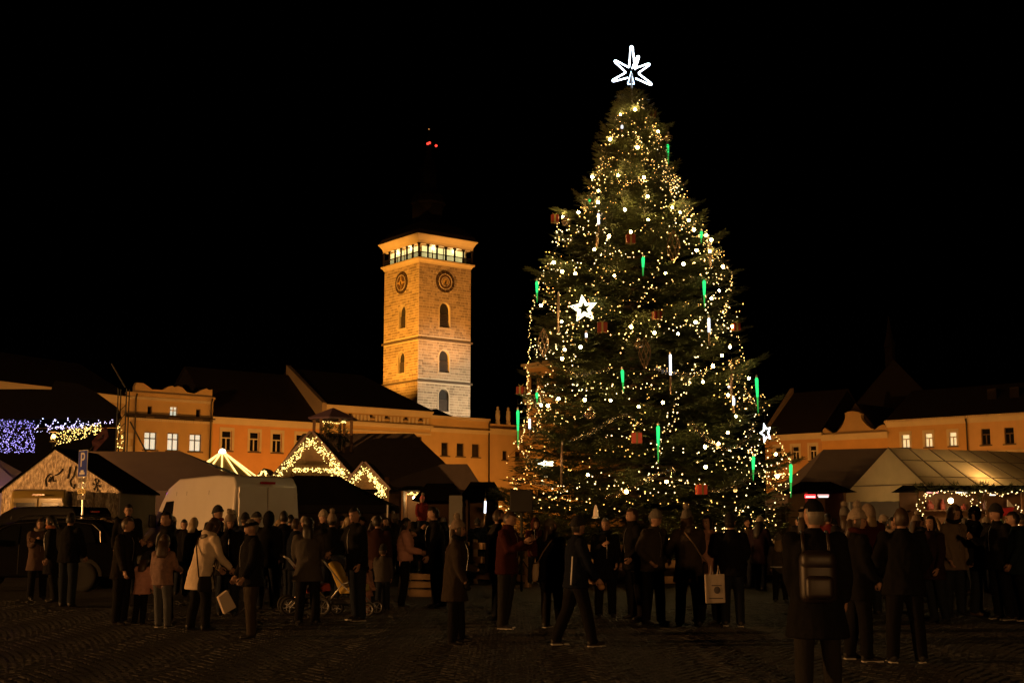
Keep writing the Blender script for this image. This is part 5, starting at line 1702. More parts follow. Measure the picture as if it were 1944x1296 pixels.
# -------------------------------------------------------------- dark estate car, side on
sx = at(245, 1000, 30.6).x
suv = thing('parked_car', 'black parked estate car with bright roof rails', 'car', (sx, 31.0, 0), R(90))   # local +y points to picture left
prof = [(.0, .55), (.02, .95), (.12, 1.12), (.55, 1.58), (.8, 1.66), (1.6, 1.70), (2.5, 1.66), (2.85, 1.55), (3.55, 1.12), (4.45, .98), (4.66, .8), (4.68, .5), (4.5, .32), (.25, .32)]
body, wd_ = taper_body(prof, .93, .2, .98, 'body', PB, suv, .06)
for sg in (-1, 1):
    for poly in ([(.62, 1.12), (.78, 1.5), (1.45, 1.55), (1.45, 1.1)], [(1.52, 1.1), (1.52, 1.55), (2.38, 1.53), (2.38, 1.1)], [(2.45, 1.1), (2.45, 1.52), (2.75, 1.47), (3.3, 1.1)]):
        b = MB(); side_panel(b, poly, wd_, sg, .006); b.build('side_window', GLASSC, suv)
    arc = [(3.42, 1.10), (3.1, 1.32), (2.85, 1.49), (2.6, 1.58), (1.9, 1.625), (1.2, 1.615), (.75, 1.56), (.55, 1.4), (.5, 1.14)]
    MB().tube([(sg * (wd_(z) + .012), y, z) for y, z in arc], .016, 6).build('window_trim', CHROME, suv)
    MB().tube([(sg * .66, .7, 1.66), (sg * .67, .8, 1.73), (sg * .67, 1.6, 1.765), (sg * .67, 2.4, 1.74), (sg * .66, 2.55, 1.66)], .02, 6).build('roof_rail', CHROME, suv)
    for y in (1.2, 2.1):
        MB().cbox((sg * (wd_(1.0) + .015), y, .99), .03, .16, .03).build('door_handle', CHROME, suv)
    b = MB()
    for y in (1.485, 2.415):
        side_panel(b, [(y, .4), (y, 1.08), (y + .012, 1.08), (y + .012, .4)], wd_, sg, .002)
    b.build('door_seams', BLKPL, body)
    for y in (.85, 3.75):
        wheel(suv, sg * .83, y, .35, .22)
        b = MB(); pts = [(y + .42 * math.cos(a), .35 + .42 * math.sin(a)) for a in np.linspace(0, math.pi, 12)]
        side_panel(b, pts, wd_, sg, .005); b.build('wheel_arch', BLKPL, suv)
    MB().cbox((sg * 1.02, 3.05, 1.14), .16, .12, .14).build('mirror', PB, suv, bevel=.03)
    MB().cbox((sg * .78, .03, .95), .26, .1, .2).build('tail_light', TAILR, suv, bevel=.02)
    MB().cbox((sg * .74, 4.56, .82), .3, .16, .14).build('headlight', CHROME, suv, bevel=.03)
MB().prism([(-.66, 2.92, 1.54), (.66, 2.92, 1.54), (.76, 3.5, 1.17), (-.76, 3.5, 1.17)], (0, .015, .012)).build('windscreen', GLASSC, suv)
MB().prism([(-.66, .5, 1.56), (.66, .5, 1.56), (.76, .12, 1.16), (-.76, .12, 1.16)], (0, -.015, .006)).build('rear_window', GLASSC, suv)
MB().cbox((0, -.01, .78), .5, .02, .11).build('number_plate', PLATE, suv)
# -------------------------------------------------------------- parking sign
SGB = mat('sign_blue', (.03, .06, .42), .35, coat=.3)
SGW = mat('sign_white', (.72, .72, .7), .4)
Y = 32.0
sgn = thing('parking_sign', 'blue parking sign with small plates on a thin pole', 'sign', (at(157, 900, Y).x, Y, 0), R(-46))
zt0, zt1 = at(157, 854, Y).z, at(157, 905, Y).z
MB().tube([(0, .04, 0), (0, .04, zt0)], .03, 8).build('pole', ALU, sgn)
pl_ = MB().box(-.25, .25, -.012, .0, zt1, zt0).build('plate', SGW, sgn)
MB().box(-.235, .235, -.017, -.0125, zt1 + .015, zt0 - .015).build('blue_field', SGB, pl_)
me = text_mesh('P', .52, .003, 'letter_p'); me.materials.append(SGW)
o = link('letter_p', me, pl_); o.location = (0, -.022, zt0 - .26); o.rotation_euler = (math.pi / 2, 0, 0)
b = MB().box(-.14, .14, -.022, -.018, zt1 + .06, zt1 + .12).box(-.08, .08, -.0222, -.0182, zt1 + .121, zt1 + .17)
b.build('car_pictogram', SGW, pl_)
for k, (py0, py1) in enumerate(((907, 915), (917, 925), (927, 937), (939, 948))):
    z0, z1 = at(157, py1, Y).z, at(157, py0, Y).z
    q = MB().box(-.22, .22, -.012, 0, z0, z1).build('extra_plate', [mat('plate_dull', (.28, .25, .2), .4), SGW, mat('plate_yellow', (.75, .62, .3), .3, coat=.3), MATS['plate_dull']][k], sgn)
    for x in (-.1, .1):
        MB().tube([(x + .05 * math.cos(a), -.015, (z0 + z1) / 2 + .03 * math.sin(a)) for a in np.linspace(0, 5.8, 12)], .006, 4, close=True).build('plate_symbol', BLKPL, q)
# -------------------------------------------------------------- strollers
def stroller(label, loc, rz, hood, seat):
    t = thing('stroller', label, 'stroller', loc, rz)
    for x in (-.26, .26):
        MB().tube([(x, -.40, .14), (x, .05, .55), (x, .42, .98), (x, .52, 1.03)], .014, 8).build('side_tube', ALU, t, smooth=True)
        MB().tube([(x, .38, .14), (x, .05, .55), (x, -.15, .62)], .013, 8).build('cross_tube', ALU, t, smooth=True)
        for y, r_ in ((-.42, .13), (.4, .17)):
            M = Matrix.Translation((x * 1.12, y, r_)) @ Matrix.Rotation(math.pi / 2, 4, 'Y')
            w = MB().tube([M @ Vector((r_ * .86 * math.cos(a), r_ * .86 * math.sin(a), 0)) for a in np.linspace(0, 2 * math.pi, 21)[:-1]], r_ * .14, 6, close=True).build('wheel', RUB, t, smooth=True)
            rb = MB().tube([M @ Vector((r_ * .7 * math.cos(a), r_ * .7 * math.sin(a), 0)) for a in np.linspace(0, 2 * math.pi, 17)[:-1]], .012, 5, close=True)
            for k in range(5):
                a = k * 1.257
                rb.tube([M @ Vector((0, 0, 0)), M @ Vector((r_ * .7 * math.cos(a), r_ * .7 * math.sin(a), 0))], .008, 4)
            rb.build('rim', RIM, w)
    MB().tube([(-.26, .52, 1.03), (.26, .52, 1.03)], .02, 8).build('handlebar', BLKPL, t)
    b = MB().prism([(-.22, -.32, .42), (-.22, -.3, .55), (-.22, .0, .5), (-.22, .26, .95), (-.22, .33, .9), (-.22, .1, .38)], (.44, 0, 0)).build('seat', seat, t, bevel=.02)
    hv = []; n1, n2 = 8, 10
    for i in range(n1 + 1):
        a = i / n1 * 1.7
        for j in range(n2 + 1):
            x = -.25 + .5 * j / n2
            rr_ = .34 * (1 - .25 * (2 * j / n2 - 1) ** 4)
            hv.append((x, .28 - rr_ * math.sin(a) * 1.15, .68 + rr_ * math.cos(a) * .95 + .05))
    MB().add(hv, [(i * (n2 + 1) + j, (i + 1) * (n2 + 1) + j, (i + 1) * (n2 + 1) + j + 1, i * (n2 + 1) + j + 1) for i in range(n1) for j in range(n2)]).build('hood', hood, t, smooth=True)
    MB().box(-.2, .2, -.15, .25, .2, .3).build('basket', BLKPL, t, bevel=.02)
    return t
stroller('stroller with yellow lining and spoked wheels beside the parents', gnd(662, 1168), R(80), mat('stroller_navy', (.02, .025, .045), .8), mat('stroller_yellow', (.55, .38, .08), .8))
stroller('dark stroller half hidden behind the woman in the grey coat', gnd(590, 1166), R(105), mat('stroller_black', (.015, .015, .016), .8), mat('stroller_red', (.2, .03, .03), .8))
# ================================================================ PEOPLE
def cloth(n, c, sheen=0, bump=.35):
    return mat('cloth_' + n, c, .9, var=.12, vscale=5, bump=bump, bscale=90, spec=.12)
BLACK = cloth('black', (.006, .006, .0065)); NAVY = cloth('navy', (.006, .009, .018)); CHAR = cloth('charcoal', (.018, .017, .016))
GREY = cloth('grey', (.06, .054, .05)); BROWN = cloth('brown', (.04, .027, .019)); MAROON = cloth('maroon', (.040, .009, .009))
CREAM = cloth('cream', (.58, .48, .37)); PINK = cloth('pink', (.55, .30, .26)); DPINK = cloth('dusty_pink', (.34, .19, .16)); BEIGE = cloth('beige', (.14, .11, .08))
OLIVE = cloth('olive', (.03, .03, .02)); JEANS = cloth('jeans', (.014, .018, .028)); LJEANS = cloth('pale_jeans', (.07, .075, .085)); CAMO = mat('cloth_camo', (.10, .085, .055), .85, var=.32, vscale=14)
FLORAL = mat('cloth_floral', (.15, .09, .075), .85, var=.35, vscale=22); KNIT = mat('knit_oat', (.22, .17, .135), .95, var=.15, vscale=30, bump=.8, bscale=60)
KNITP = mat('knit_pale', (.30, .25, .20), .95, var=.15, vscale=30, bump=.8, bscale=60); KNITG = mat('knit_grey', (.13, .12, .11), .95, var=.15, vscale=30, bump=.8, bscale=60)
KNITD = mat('knit_dark', (.014, .014, .016), .95, bump=.8, bscale=60); RED = cloth('red', (.14, .02, .02)); PURPLE = cloth('plum', (.022, .012, .018)); TEAL = cloth('teal', (.008, .016, .02))
SKIN = mat('skin', (.34, .20, .145), .55, var=.06, vscale=12, obj_var=.15)
SHOE = mat('shoe_dark', (.015, .014, .014), .5); SHOEW = mat('shoe_white_sole', (.5, .48, .45), .6); LEATHER = mat('boot_brown', (.08, .05, .03), .5)
HB = mat('hair_black', (.012, .01, .009), .5, var=.2, vscale=60); HBR = mat('hair_brown', (.045, .028, .018), .5, var=.2, vscale=60); HBL = mat('hair_fair', (.26, .19, .11), .5, var=.2, vscale=60); HGR = mat('hair_grey', (.15, .135, .12), .5, var=.2, vscale=60)
EYE = mat('eye_dark', (.02, .015, .012), .2); LIP = mat('lip', (.32, .13, .11), .5)
def remesh(mb, voxel, it=3):
    me = mb.mesh('tmp', SKIN)
    o = bpy.data.objects.new('tmp', me); COL.objects.link(o)
    m = o.modifiers.new('r', 'REMESH'); m.mode = 'VOXEL'; m.voxel_size = voxel
    if it:
        s = o.modifiers.new('s', 'SMOOTH'); s.factor = .5; s.iterations = it
    dg = bpy.context.evaluated_depsgraph_get()
    out = bpy.data.meshes.new_from_object(o.evaluated_get(dg))
    bpy.data.objects.remove(o); bpy.data.meshes.remove(me)
    n = len(out.vertices); co = np.empty(n * 3); out.vertices.foreach_get('co', co); co = co.reshape(-1, 3)
    out_f = [tuple(p.vertices) for p in out.polygons]
    bpy.data.meshes.remove(out)
    return co, out_f
def ell(mb, rings, n=14):
    """rings: (centre, ax, ay) with axis vectors already scaled"""
    vs, fs = [], []
    for c, ax, ay in rings:
        for j in range(n):
            a = 2 * math.pi * j / n
            vs.append(c + ax * math.cos(a) + ay * math.sin(a))
    k = len(rings)
    for i in range(k - 1):
        for j in range(n):
            j2 = (j + 1) % n
            fs.append((i * n + j, i * n + j2, (i + 1) * n + j2, (i + 1) * n + j))
    fs.append(tuple(range(n - 1, -1, -1))); fs.append(tuple((k - 1) * n + j for j in range(n)))
    mb.add(vs, fs)
D = math.radians
ARM0 = ((8, 9, 18, 4), (8, 9, 18, 4))
LEG0 = ((0, 2, 3), (0, 2, 3))
def head_mesh(mb, M, n=20, k=14):
    vs, fs = [], []
    for i in range(k + 1):
        th = math.pi * i / k
        z = math.cos(th); r = math.sin(th)
        for j in range(n):
            a = 2 * math.pi * j / n
            x, y = r * math.cos(a), r * math.sin(a)
            X, Y_, Z = x * .074, y * .094, z * .118
            if z < 0:
                q = (-z) ** 1.4
                X *= 1 - .34 * q
                if y > 0: Y_ *= 1 - .45 * q
                else: Y_ *= 1 - .05 * q
            if y < 0:
                Y_ -= .026 * math.exp(-(x / .16) ** 2 - ((z + .16) / .15) ** 2) * (1 if z < .1 else .3)
                Y_ += .010 * math.exp(-((abs(x) - .40) / .2) ** 2 - ((z - .08) / .13) ** 2)
                Y_ -= .007 * math.exp(-(x / .5) ** 2 - ((z - .28) / .1) ** 2)
                Y_ -= .010 * math.exp(-(x / .28) ** 2 - ((z + .88) / .15) ** 2)
                Y_ -= .006 * math.exp(-(x / .25) ** 2 - ((z + .52) / .1) ** 2)
            vs.append(M @ Vector((X, Y_, Z)))
    for i in range(k):
        for j in range(n):
            j2 = (j + 1) % n
            fs.append((i * n + j, (i + 1) * n + j, (i + 1) * n + j2, i * n + j2))
    mb.add(vs, fs)
    for sg in (-1, 1):
        mb.ball((0, 0, 0), .03, 8, .45, .75, 1.15, M @ Matrix.Translation((sg * .074, .012, -.005)))
def hand_mesh(mb, p, d, side, sc, curl=.5):
    """palm, four fingers of different lengths and a thumb; d forearm direction, side the palm normal"""
    d = d.normalized(); nrm = (side - d * side.dot(d)).normalized(); lat = d.cross(nrm)
    M = Matrix((lat, nrm, d)).transposed().to_4x4(); M.translation = p
    mb.ball((0, 0, 0), .05 * sc, 10, .82, .36, 1.0, M @ Matrix.Translation((0, 0, .045 * sc)))
    for k, (x, L) in enumerate(((-.031, .062), (-.011, .075), (.010, .07), (.029, .055))):
        a = Vector((x, 0, .075)) * sc; pts = [M @ a]; an = curl * .5
        cur = a.copy()
        for q in range(3):
            cur = cur + Vector((0, math.sin(an), math.cos(an))) * L * sc * (.42, .33, .27)[q]
            pts.append(M @ cur); an += curl * .9
        mb.tube(pts, [.0095 * sc, .0092 * sc, .0085 * sc, .006 * sc], 6)
    mb.tube([M @ (Vector(v) * sc) for v in ((-.03, .005, .02), (-.055, .015, .05), (-.058, .03, .078), (-.05, .04, .098))], [.013 * sc, .012 * sc, .010 * sc, .007 * sc], 6)
def fold(co, amp, freq, seed, puffer=0, zref=None):
    out = co.copy()
    c = co.mean(0)
    for i in range(len(co)):
        x, y, z = co[i]
        n = mnoise.noise(Vector((x * freq + seed, y * freq, z * freq * .55 + seed * .7)))
        n2 = mnoise.noise(Vector((x * freq * 2.7, y * freq * 2.7 + seed, z * freq * 2.0)))
        s = amp * (n + .5 * n2)
        if puffer:
            s += puffer * (abs(math.sin(z * math.pi / .085)) - .6)
        r = math.hypot(x - 0, y - c[1]) + .02
        out[i, 0] += s * x / r; out[i, 1] += s * (y - c[1]) / r
    return out
PCOUNT = [0]
def person(label, p, yaw=0, h=None, coat=(BLACK, .80, .03, 0), tr=JEANS, hair=(HBR, 'short'), hat=None, arms=ARM0, legs=LEG0, lean=0, head=(0, 0),
           near=True, shoe=SHOE, collar='plain', build=1.0, gloves=None, scarf=None, child=False, sole=None, group=None, name='person', quiet=False):
    px, top, feet, Yd = p
    if feet is not None: loc = gnd(px, feet)
    else: loc = Vector((ray(px, 1000)[0] * Yd, Yd, 0))
    Hh = h or max(.9, at(px, top, loc.y).z - (.035 if hat else .0))
    s = Hh / 1.75
    rv = random.Random(int(px * 13 + top * 7))
    if head == (0, 0): head = (rv.uniform(-30, 30), rv.uniform(-2, 14))
    if legs is LEG0:
        legs = ((rv.uniform(-6, 9), rv.uniform(1, 8), rv.uniform(1, 6)), (rv.uniform(-6, 9), rv.uniform(1, 8), rv.uniform(1, 6)))
    if lean == 0: lean = rv.uniform(-1, 6)
    arms = tuple(tuple(q + rv.uniform(-6, 6) for q in a_) for a_ in arms)
    PCOUNT[0] += 1; seed = PCOUNT[0] * 3.17
    vox = (.0125 if near and loc.y < 17.5 else .0155 if near else .021) * max(s, .75)
    hs = 1.07 if not child else 1.32                     # head factor of children
    pel = Vector((0, 0, .93))
    L = {}
    for i, sg in enumerate((-1, 1)):
        f, k, o = legs[i]
        hip = pel + Vector((sg * .09, 0, -.02))
        def dr(a, out): return Vector((sg * math.sin(D(out)), -math.sin(D(a)) * math.cos(D(out)), -math.cos(D(a)) * math.cos(D(out))))
        kn = hip + dr(f, o) * .43; an = kn + dr(f - k, o * .6) * .41
        L[i] = [hip, kn, an, D(f - k)]
    mz = min(L[0][2].z, L[1][2].z) - .085
    for i in L:
        for j in range(3): L[i][j] = L[i][j] - Vector((0, 0, mz))
    pel = pel - Vector((0, 0, mz))
    ln = D(lean)
    u = Vector((0, -math.sin(ln), math.cos(ln))); fw = Vector((0, -math.cos(ln), -math.sin(ln))); X = Vector((1, 0, 0))
    shc = pel + u * .472; nb = pel + u * .555
    hy, hp = D(head[0]), D(head[1])
    hu = Vector((0, -math.sin(ln * .55 + hp), math.cos(ln * .55 + hp)))
    hc = nb + (u * .35 + hu * .65) * (.135 + .06 * (hs - 1)) + hu * .0
    MH = Matrix.Translation(hc) @ Matrix.Rotation(ln * .55 + hp, 4, 'X') @ Matrix.Rotation(hy, 4, 'Z') @ Matrix.Scale(hs, 4)
    A = {}
    for i, sg in enumerate((-1, 1)):
        f, o, b, inw = arms[i]
        sh = shc + X * sg * .185 * build
        d1 = Vector((sg * math.sin(D(o)), -math.sin(D(f)) * math.cos(D(o)), -math.cos(D(f)) * math.cos(D(o))))
        d2 = Vector((-sg * math.sin(D(inw)), -math.sin(D(f + b)) * math.cos(D(inw)), -math.cos(D(f + b)) * math.cos(D(inw))))
        el = sh + d1 * .285; wr = el + d2 * .235
        A[i] = (sh, el, wr, d1, d2)
    # ---------------- body: one skin grown over torso, neck, head, arms and legs
    b = MB(); seg = []
    def ring(t, rx, ry): return (pel + u * t, X * rx * build, fw * ry * build)
    ell(b, [ring(-.09, .13, .09), ring(-.02, .165, .11), ring(.15, .14, .10), ring(.32, .16, .11), ring(.45, .165, .10), ring(.53, .10, .075), ring(.56, .055, .055)])
    seg.append((pel, shc, .14, 1))
    b.tube([nb - u * .05, hc - hu * .04], .053, 12); seg.append((nb, hc, .06, 0)); seg.append((hc, hc + hu * .08, .09 * hs, 0))
    head_mesh(b, MH)
    bt = .012 if tr is not JEANS else .010
    for i in (0, 1):
        hip, kn, an, fa = L[i]
        b.tube([hip + Vector((0, 0, .06)), hip.lerp(kn, .3), kn, kn.lerp(an, .35), an.lerp(kn, .08), an - Vector((0, 0, .03))], [.102 * build, .095 * build + bt, .074 + bt, .072 + bt, .062 + bt, .064 + bt], 12)
        seg += [(hip, kn, .08, 2), (kn, an + Vector((0, 0, .02)), .06, 2)]
        ft = Vector((0, -math.cos(fa) if abs(fa) < .6 else -math.cos(fa), math.sin(fa) * .8))
        hl = an + Vector((0, .055, -.045)); toe = an + Vector((0, 0, -.05)) + Vector((0, -1, math.tan(max(-.7, min(.5, fa))) * .8)).normalized() * .175
        ell(b, [(hl + Vector((0, .01, 0)), X * .028, Vector((0, 0, .028))), (hl + Vector((0, -.02, .012)), X * .042, Vector((0, 0, .045))), (an + Vector((0, -.04, -.038)), X * .045, Vector((0, 0, .045))),
                (an.lerp(toe, .65) + Vector((0, 0, -.015)), X * .05, Vector((0, 0, .032))), (toe, X * .03, Vector((0, 0, .022)))], 10)
        seg.append((hl, toe, .035, 3))
        sh, el, wr, d1, d2 = A[i]
        b.tube([sh, sh.lerp(el, .4), el, el.lerp(wr, .4), wr, wr + d2 * .05], [.052, .05, .04, .038, .028, .026], 10)
        seg += [(sh, el, .05, 1), (el, wr - d2 * .02, .04, 1), (wr, wr + d2 * .06, .03, 0)]
    co, fs = remesh(b, vox)
    A0 = np.array([list(q[0]) for q in seg]); B0 = np.array([list(q[1]) for q in seg]); Rr = np.array([q[2] for q in seg]); lab = np.array([q[3] for q in seg])
    fc = np.array([co[list(f)].mean(0) for f in fs])
    dv = B0 - A0; ll = (dv ** 2).sum(1) + 1e-9
    t_ = np.clip(((fc[:, None, :] - A0) * dv).sum(2) / ll, 0, 1)
    dist = np.linalg.norm(fc[:, None, :] - (A0 + t_[..., None] * dv), axis=2) / Rr
    mi = lab[dist.argmin(1)]
    mk = (co[:, 2] > .11) & (co[:, 2] < .86)
    co2 = fold(co[mk], .009, 9, seed + 5) if mk.any() else None
    if co2 is not None: co[mk] += (co2 - co[mk]) * np.array([1, 1, 0])
    body = MB(); body.v = [tuple(q) for q in co * s]; body.f = fs; body.m = [int(q) for q in mi]
    S4 = Matrix.Scale(s, 4)
    hm = MB()
    for i, sg in enumerate((-1, 1)):
        sh, el, wr, d1, d2 = A[i]
        hand_mesh(hm, wr + d2 * .025, d2, Vector((-sg * 1, -.35, 0)), 1.0, .55 if near else .45)
    body.cur = 5 if gloves else 0
    body.add(hm.v, hm.f, S4)
    fm = MB()
    for sg in (-1, 1):
        body.cur = 4
        body.ball((0, 0, 0), .0105, 6, 1, .6, .8, S4 @ MH @ Matrix.Translation((sg * .030, -.080, .010)))
    body.cur = 6
    body.ball((0, 0, 0), .021, 8, 1, .35, .32, S4 @ MH @ Matrix.Translation((0, -.090, -.062)))
    body.cur = 7
    for sg in (-1, 1):
        body.tube([MH @ Vector((sg * .014, -.094, .030)), MH @ Vector((sg * .032, -.090, .036)), MH @ Vector((sg * .048, -.078, .030))], [.004, .005, .003], 5, M=S4)
    root = body.build(name, [SKIN, coat[0], tr, shoe, EYE, gloves or SKIN, LIP, hair[0]], None, smooth=True)
    root.location = loc; root.rotation_euler = (0, 0, D(yaw))
    tag(root, label, 'person', group)
    # ---------------- coat
    cm, hem, flare, puf = coat
    j = MB(); e = .028 + (.014 if puf else 0)
    top_t = .555
    hemt = hem - .93
    rg = [(hemt, .212 + flare * 1.4, .165 + flare * 1.2), (min(-.02, hemt * .45), .208 + flare * .6, .16 + flare * .6), (.12, .194 + e * .4, .148 + e * .4), (.30, .204 + e * .5, .154 + e * .5), (.42, .200 + e * .4, .142 + e * .4), (.50, .140, .110), (top_t, .088, .088)]
    rings = []
    for t, rx, ry in rg:
        if t < 0:                                         # below the waist the coat hangs straight down
            c = pel + Vector((0, 0, t)) + Vector((0, -math.sin(ln) * .0, 0)); rings.append((c, X * rx * build, Vector((0, -1, 0)) * ry * build))
        else: rings.append((pel + u * t, X * rx * build, fw * ry * build))
    ell(j, rings, 18)
    if collar == 'high': ell(j, [(nb - u * .03, X * .095, fw * .095), (nb + u * .02, X * .088, fw * .09), (nb + u * .065, X * .084, fw * .086)], 14)
    elif collar == 'hood': 
        j.ball(nb + u * .005 - fw * .075, .10, 12, 1.15, .8, .62); ell(j, [(nb - u * .03, X * .10, fw * .10), (nb + u * .045, X * .085, fw * .085)], 14)
    else: ell(j, [(nb - u * .03, X * .09, fw * .09), (nb + u * .035, X * .074, fw * .076)], 14)
    for i in (0, 1):
        sh, el, wr, d1, d2 = A[i]
        w = 1.0 + (.2 if puf else 0)
        j.ball(sh, .084 * w * build, 12)
        j.tube([sh - d1 * .01, sh.lerp(el, .4), el - d1 * .02, el.lerp(wr, .25), wr, wr + d2 * .022], [.080 * w, .077 * w, .068 * w, .065 * w, .052 * w, .053 * w], 12)
    co, fs = remesh(j, vox * 1.25, 4)
    co = fold(co, .019 if near else .012, 7, seed, .011 if puf else 0)
    jm = MB(); jm.v = [tuple(q) for q in co * s]; jm.f = fs; jm.m = [0] * len(fs)
    jo = jm.build('jacket' if hem > .72 else 'coat', cm, root, smooth=True)
    if near and yaw % 360 < 100 or yaw % 360 > 260:
        MB().tube([S4 @ (pel + u * t + fw * (ry * build + .006)) for t, rx, ry in rg[2:6]], .004 * s, 4).build('zip', ALU, jo)
    # ---------------- hair and hat, in head space
    HM = S4 @ MH
    hm_, style = hair
    def shell(mb, k, keep, zc=.0, ex=(1, 1, 1), n=22, m=16):
        vs, idx = [], {}
        for i in range(m + 1):
            th = math.pi * i / m; z = math.cos(th); r = math.sin(th)
            for q in range(n):
                a = 2 * math.pi * q / n; x, y = r * math.cos(a), r * math.sin(a)
                X_, Y_, Z_ = x * .074 * k, y * .094 * k, z * .118 * k
                if z < 0 and y > 0: Y_ *= 1 - .3 * (-z)
                nn = 1 + .05 * mnoise.noise(Vector((x * 6 + seed, y * 6, z * 6)))
                vs.append(HM @ Vector((X_ * ex[0] * nn, Y_ * ex[1] * nn + .004, Z_ * ex[2] * nn + zc)))
        fs_ = []
        for i in range(m):
            for q in range(n):
                a = 2 * math.pi * (q + .5) / n; th = math.pi * (i + .5) / m; z = math.cos(th); y = math.sin(th) * math.sin(a); x = math.sin(th) * math.cos(a)
                if keep(x, y, z): fs_.append((i * n + q, (i + 1) * n + q, (i + 1) * n + (q + 1) % n, i * n + (q + 1) % n))
        used = sorted({i for f in fs_ for i in f}); top_ = {}
        remap = {}; nv = []
        for i in used:
            key = tuple(round(q, 5) for q in vs[i])
            if key not in top_: top_[key] = len(nv); nv.append(vs[i])
            remap[i] = top_[key]
        ff = [tuple(dict.fromkeys(remap[i] for i in f)) for f in fs_]
        mb.add(nv, [f for f in ff if len(f) > 2])
    hr = MB()
    if style == 'short': shell(hr, 1.09, lambda x, y, z: z > .62 - .1 * (y > -.3) - .55 * (y > .1) - .55 * (y > .25) and not (y < -.2 and z < .45))
    elif style in ('bob', 'long'):
        shell(hr, 1.12, lambda x, y, z: (z > .5) or (y > -.05 and z > -.75) or (y > -.45 and abs(x) > .55 and z > -.8))
        Ld = .14 if style == 'bob' else .30
        ell(hr, [(HM @ Vector((0, .055, .02)), (HM.to_3x3() @ Vector((.082, 0, 0))), (HM.to_3x3() @ Vector((0, .052, 0)))), (HM @ Vector((0, .068, -.10)), (HM.to_3x3() @ Vector((.085, 0, 0))), (HM.to_3x3() @ Vector((0, .05, 0)))),
                 (HM @ Vector((0, .085, -.10 - Ld * .6)), (HM.to_3x3() @ Vector((.088, 0, 0))), (HM.to_3x3() @ Vector((0, .045, 0)))), (HM @ Vector((0, .09, -.10 - Ld)), (HM.to_3x3() @ Vector((.06, 0, 0))), (HM.to_3x3() @ Vector((0, .03, 0))))], 14)
    if hr.v: hr.build('hair', hm_, root, smooth=True)
    if hat:
        ht_, hmat = hat; hb = MB()
        if ht_ in ('beanie', 'pompom', 'band'):
            shell(hb, 1.17, lambda x, y, z: z > .22 - .25 * (y > .2), .012, (1, 1, 1.08))
            ho = hb.build('hat', hmat, root, smooth=True)
            MB().tube([HM @ Vector((.080 * math.cos(a), .102 * math.sin(a) + .004, .036 - .026 * math.sin(a))) for a in np.linspace(0, 2 * math.pi, 25)[:-1]], .014 * s * hs, 8, close=True).build('hat_brim', KNITP if ht_ == 'band' else hmat, ho, smooth=True)
            if ht_ == 'pompom':
                pm = MB(); rp_ = random.Random(int(seed * 10))
                c = HM @ Vector((0, .015, .19))
                for _ in range(260):
                    d = Vector((rp_.gauss(0, 1), rp_.gauss(0, 1), rp_.gauss(0, 1))).normalized(); q = d.orthogonal().normalized() * .009 * s
                    pm.add([c - q, c + q, c + d * .062 * s * hs * rp_.uniform(.8, 1.1)], [(0, 1, 2)])
                pm.ball(c, .046 * s * hs, 10); pm.build('pompom', KNITP if hmat is not KNITD else KNIT, ho)
        elif ht_ == 'cap':
            shell(hb, 1.13, lambda x, y, z: z > .3 - .1 * (y > .2), .008, (1, 1, 1.02))
            ho = hb.build('hat', hmat, root, smooth=True)
            vz = MB(); pts = [(.078 * math.cos(a), -.06 + .115 * math.sin(a), .052 - .02 * abs(math.sin(a))) for a in np.linspace(math.pi, 2 * math.pi, 12)]
            vz.prism([HM @ Vector(q) for q in pts], HM.to_3x3() @ Vector((0, 0, .009))); vz.build('visor', hmat, ho)
        elif ht_ == 'flat':
            shell(hb, 1.2, lambda x, y, z: z > .32, -.01, (1.06, 1.12, .86))
            ho = hb.build('hat', hmat, root, smooth=True)
            vz = MB(); pts = [(.08 * math.cos(a), -.075 + .06 * math.sin(a), .045) for a in np.linspace(math.pi, 2 * math.pi, 12)]
            vz.prism([HM @ Vector(q) for q in pts], HM.to_3x3() @ Vector((0, 0, .012))); vz.build('visor', hmat, ho)
        elif ht_ == 'hood':
            shell(hb, 1.3, lambda x, y, z: y > -.42 and z > -.85, 0, (1.05, 1.08, 1.02))
            hb.build('hood', hmat, root, smooth=True)
    if scarf:
        MB().tube([S4 @ (nb + u * (.03 + .012 * math.sin(a * 2)) + X * .088 * math.cos(a) + fw * .092 * math.sin(a)) for a in np.linspace(0, 2 * math.pi, 21)[:-1]], .035 * s, 8, close=True).build('scarf', scarf, root, smooth=True)
    if sole:
        for i in (0, 1):
            an = L[i][2]
            MB().cbox(S4 @ (an + Vector((0, -.06, -.075))), .088 * s, .25 * s, .022 * s, ).build('shoe_sole', sole, root, bevel=.008)
    info = dict(root=root, s=s, S4=S4, A=A, L=L, pel=pel, u=u, fw=fw, nb=nb, shc=shc, hc=hc, M=Matrix.Translation(loc) @ Matrix.Rotation(D(yaw), 4, 'Z') @ S4)
    return info
def carried(mb, name, m, label, cat, info, bevel=0, smooth=False):
    """a carried thing: built in its carrier's frame, standing on its own in the scene"""
    o = mb.build(name, m, None, bevel=bevel, smooth=smooth)
    o.location = info['root'].location; o.rotation_euler = info['root'].rotation_euler; sc = info['s']; o.scale = (sc, sc, sc)
    return tag(o, label, cat)
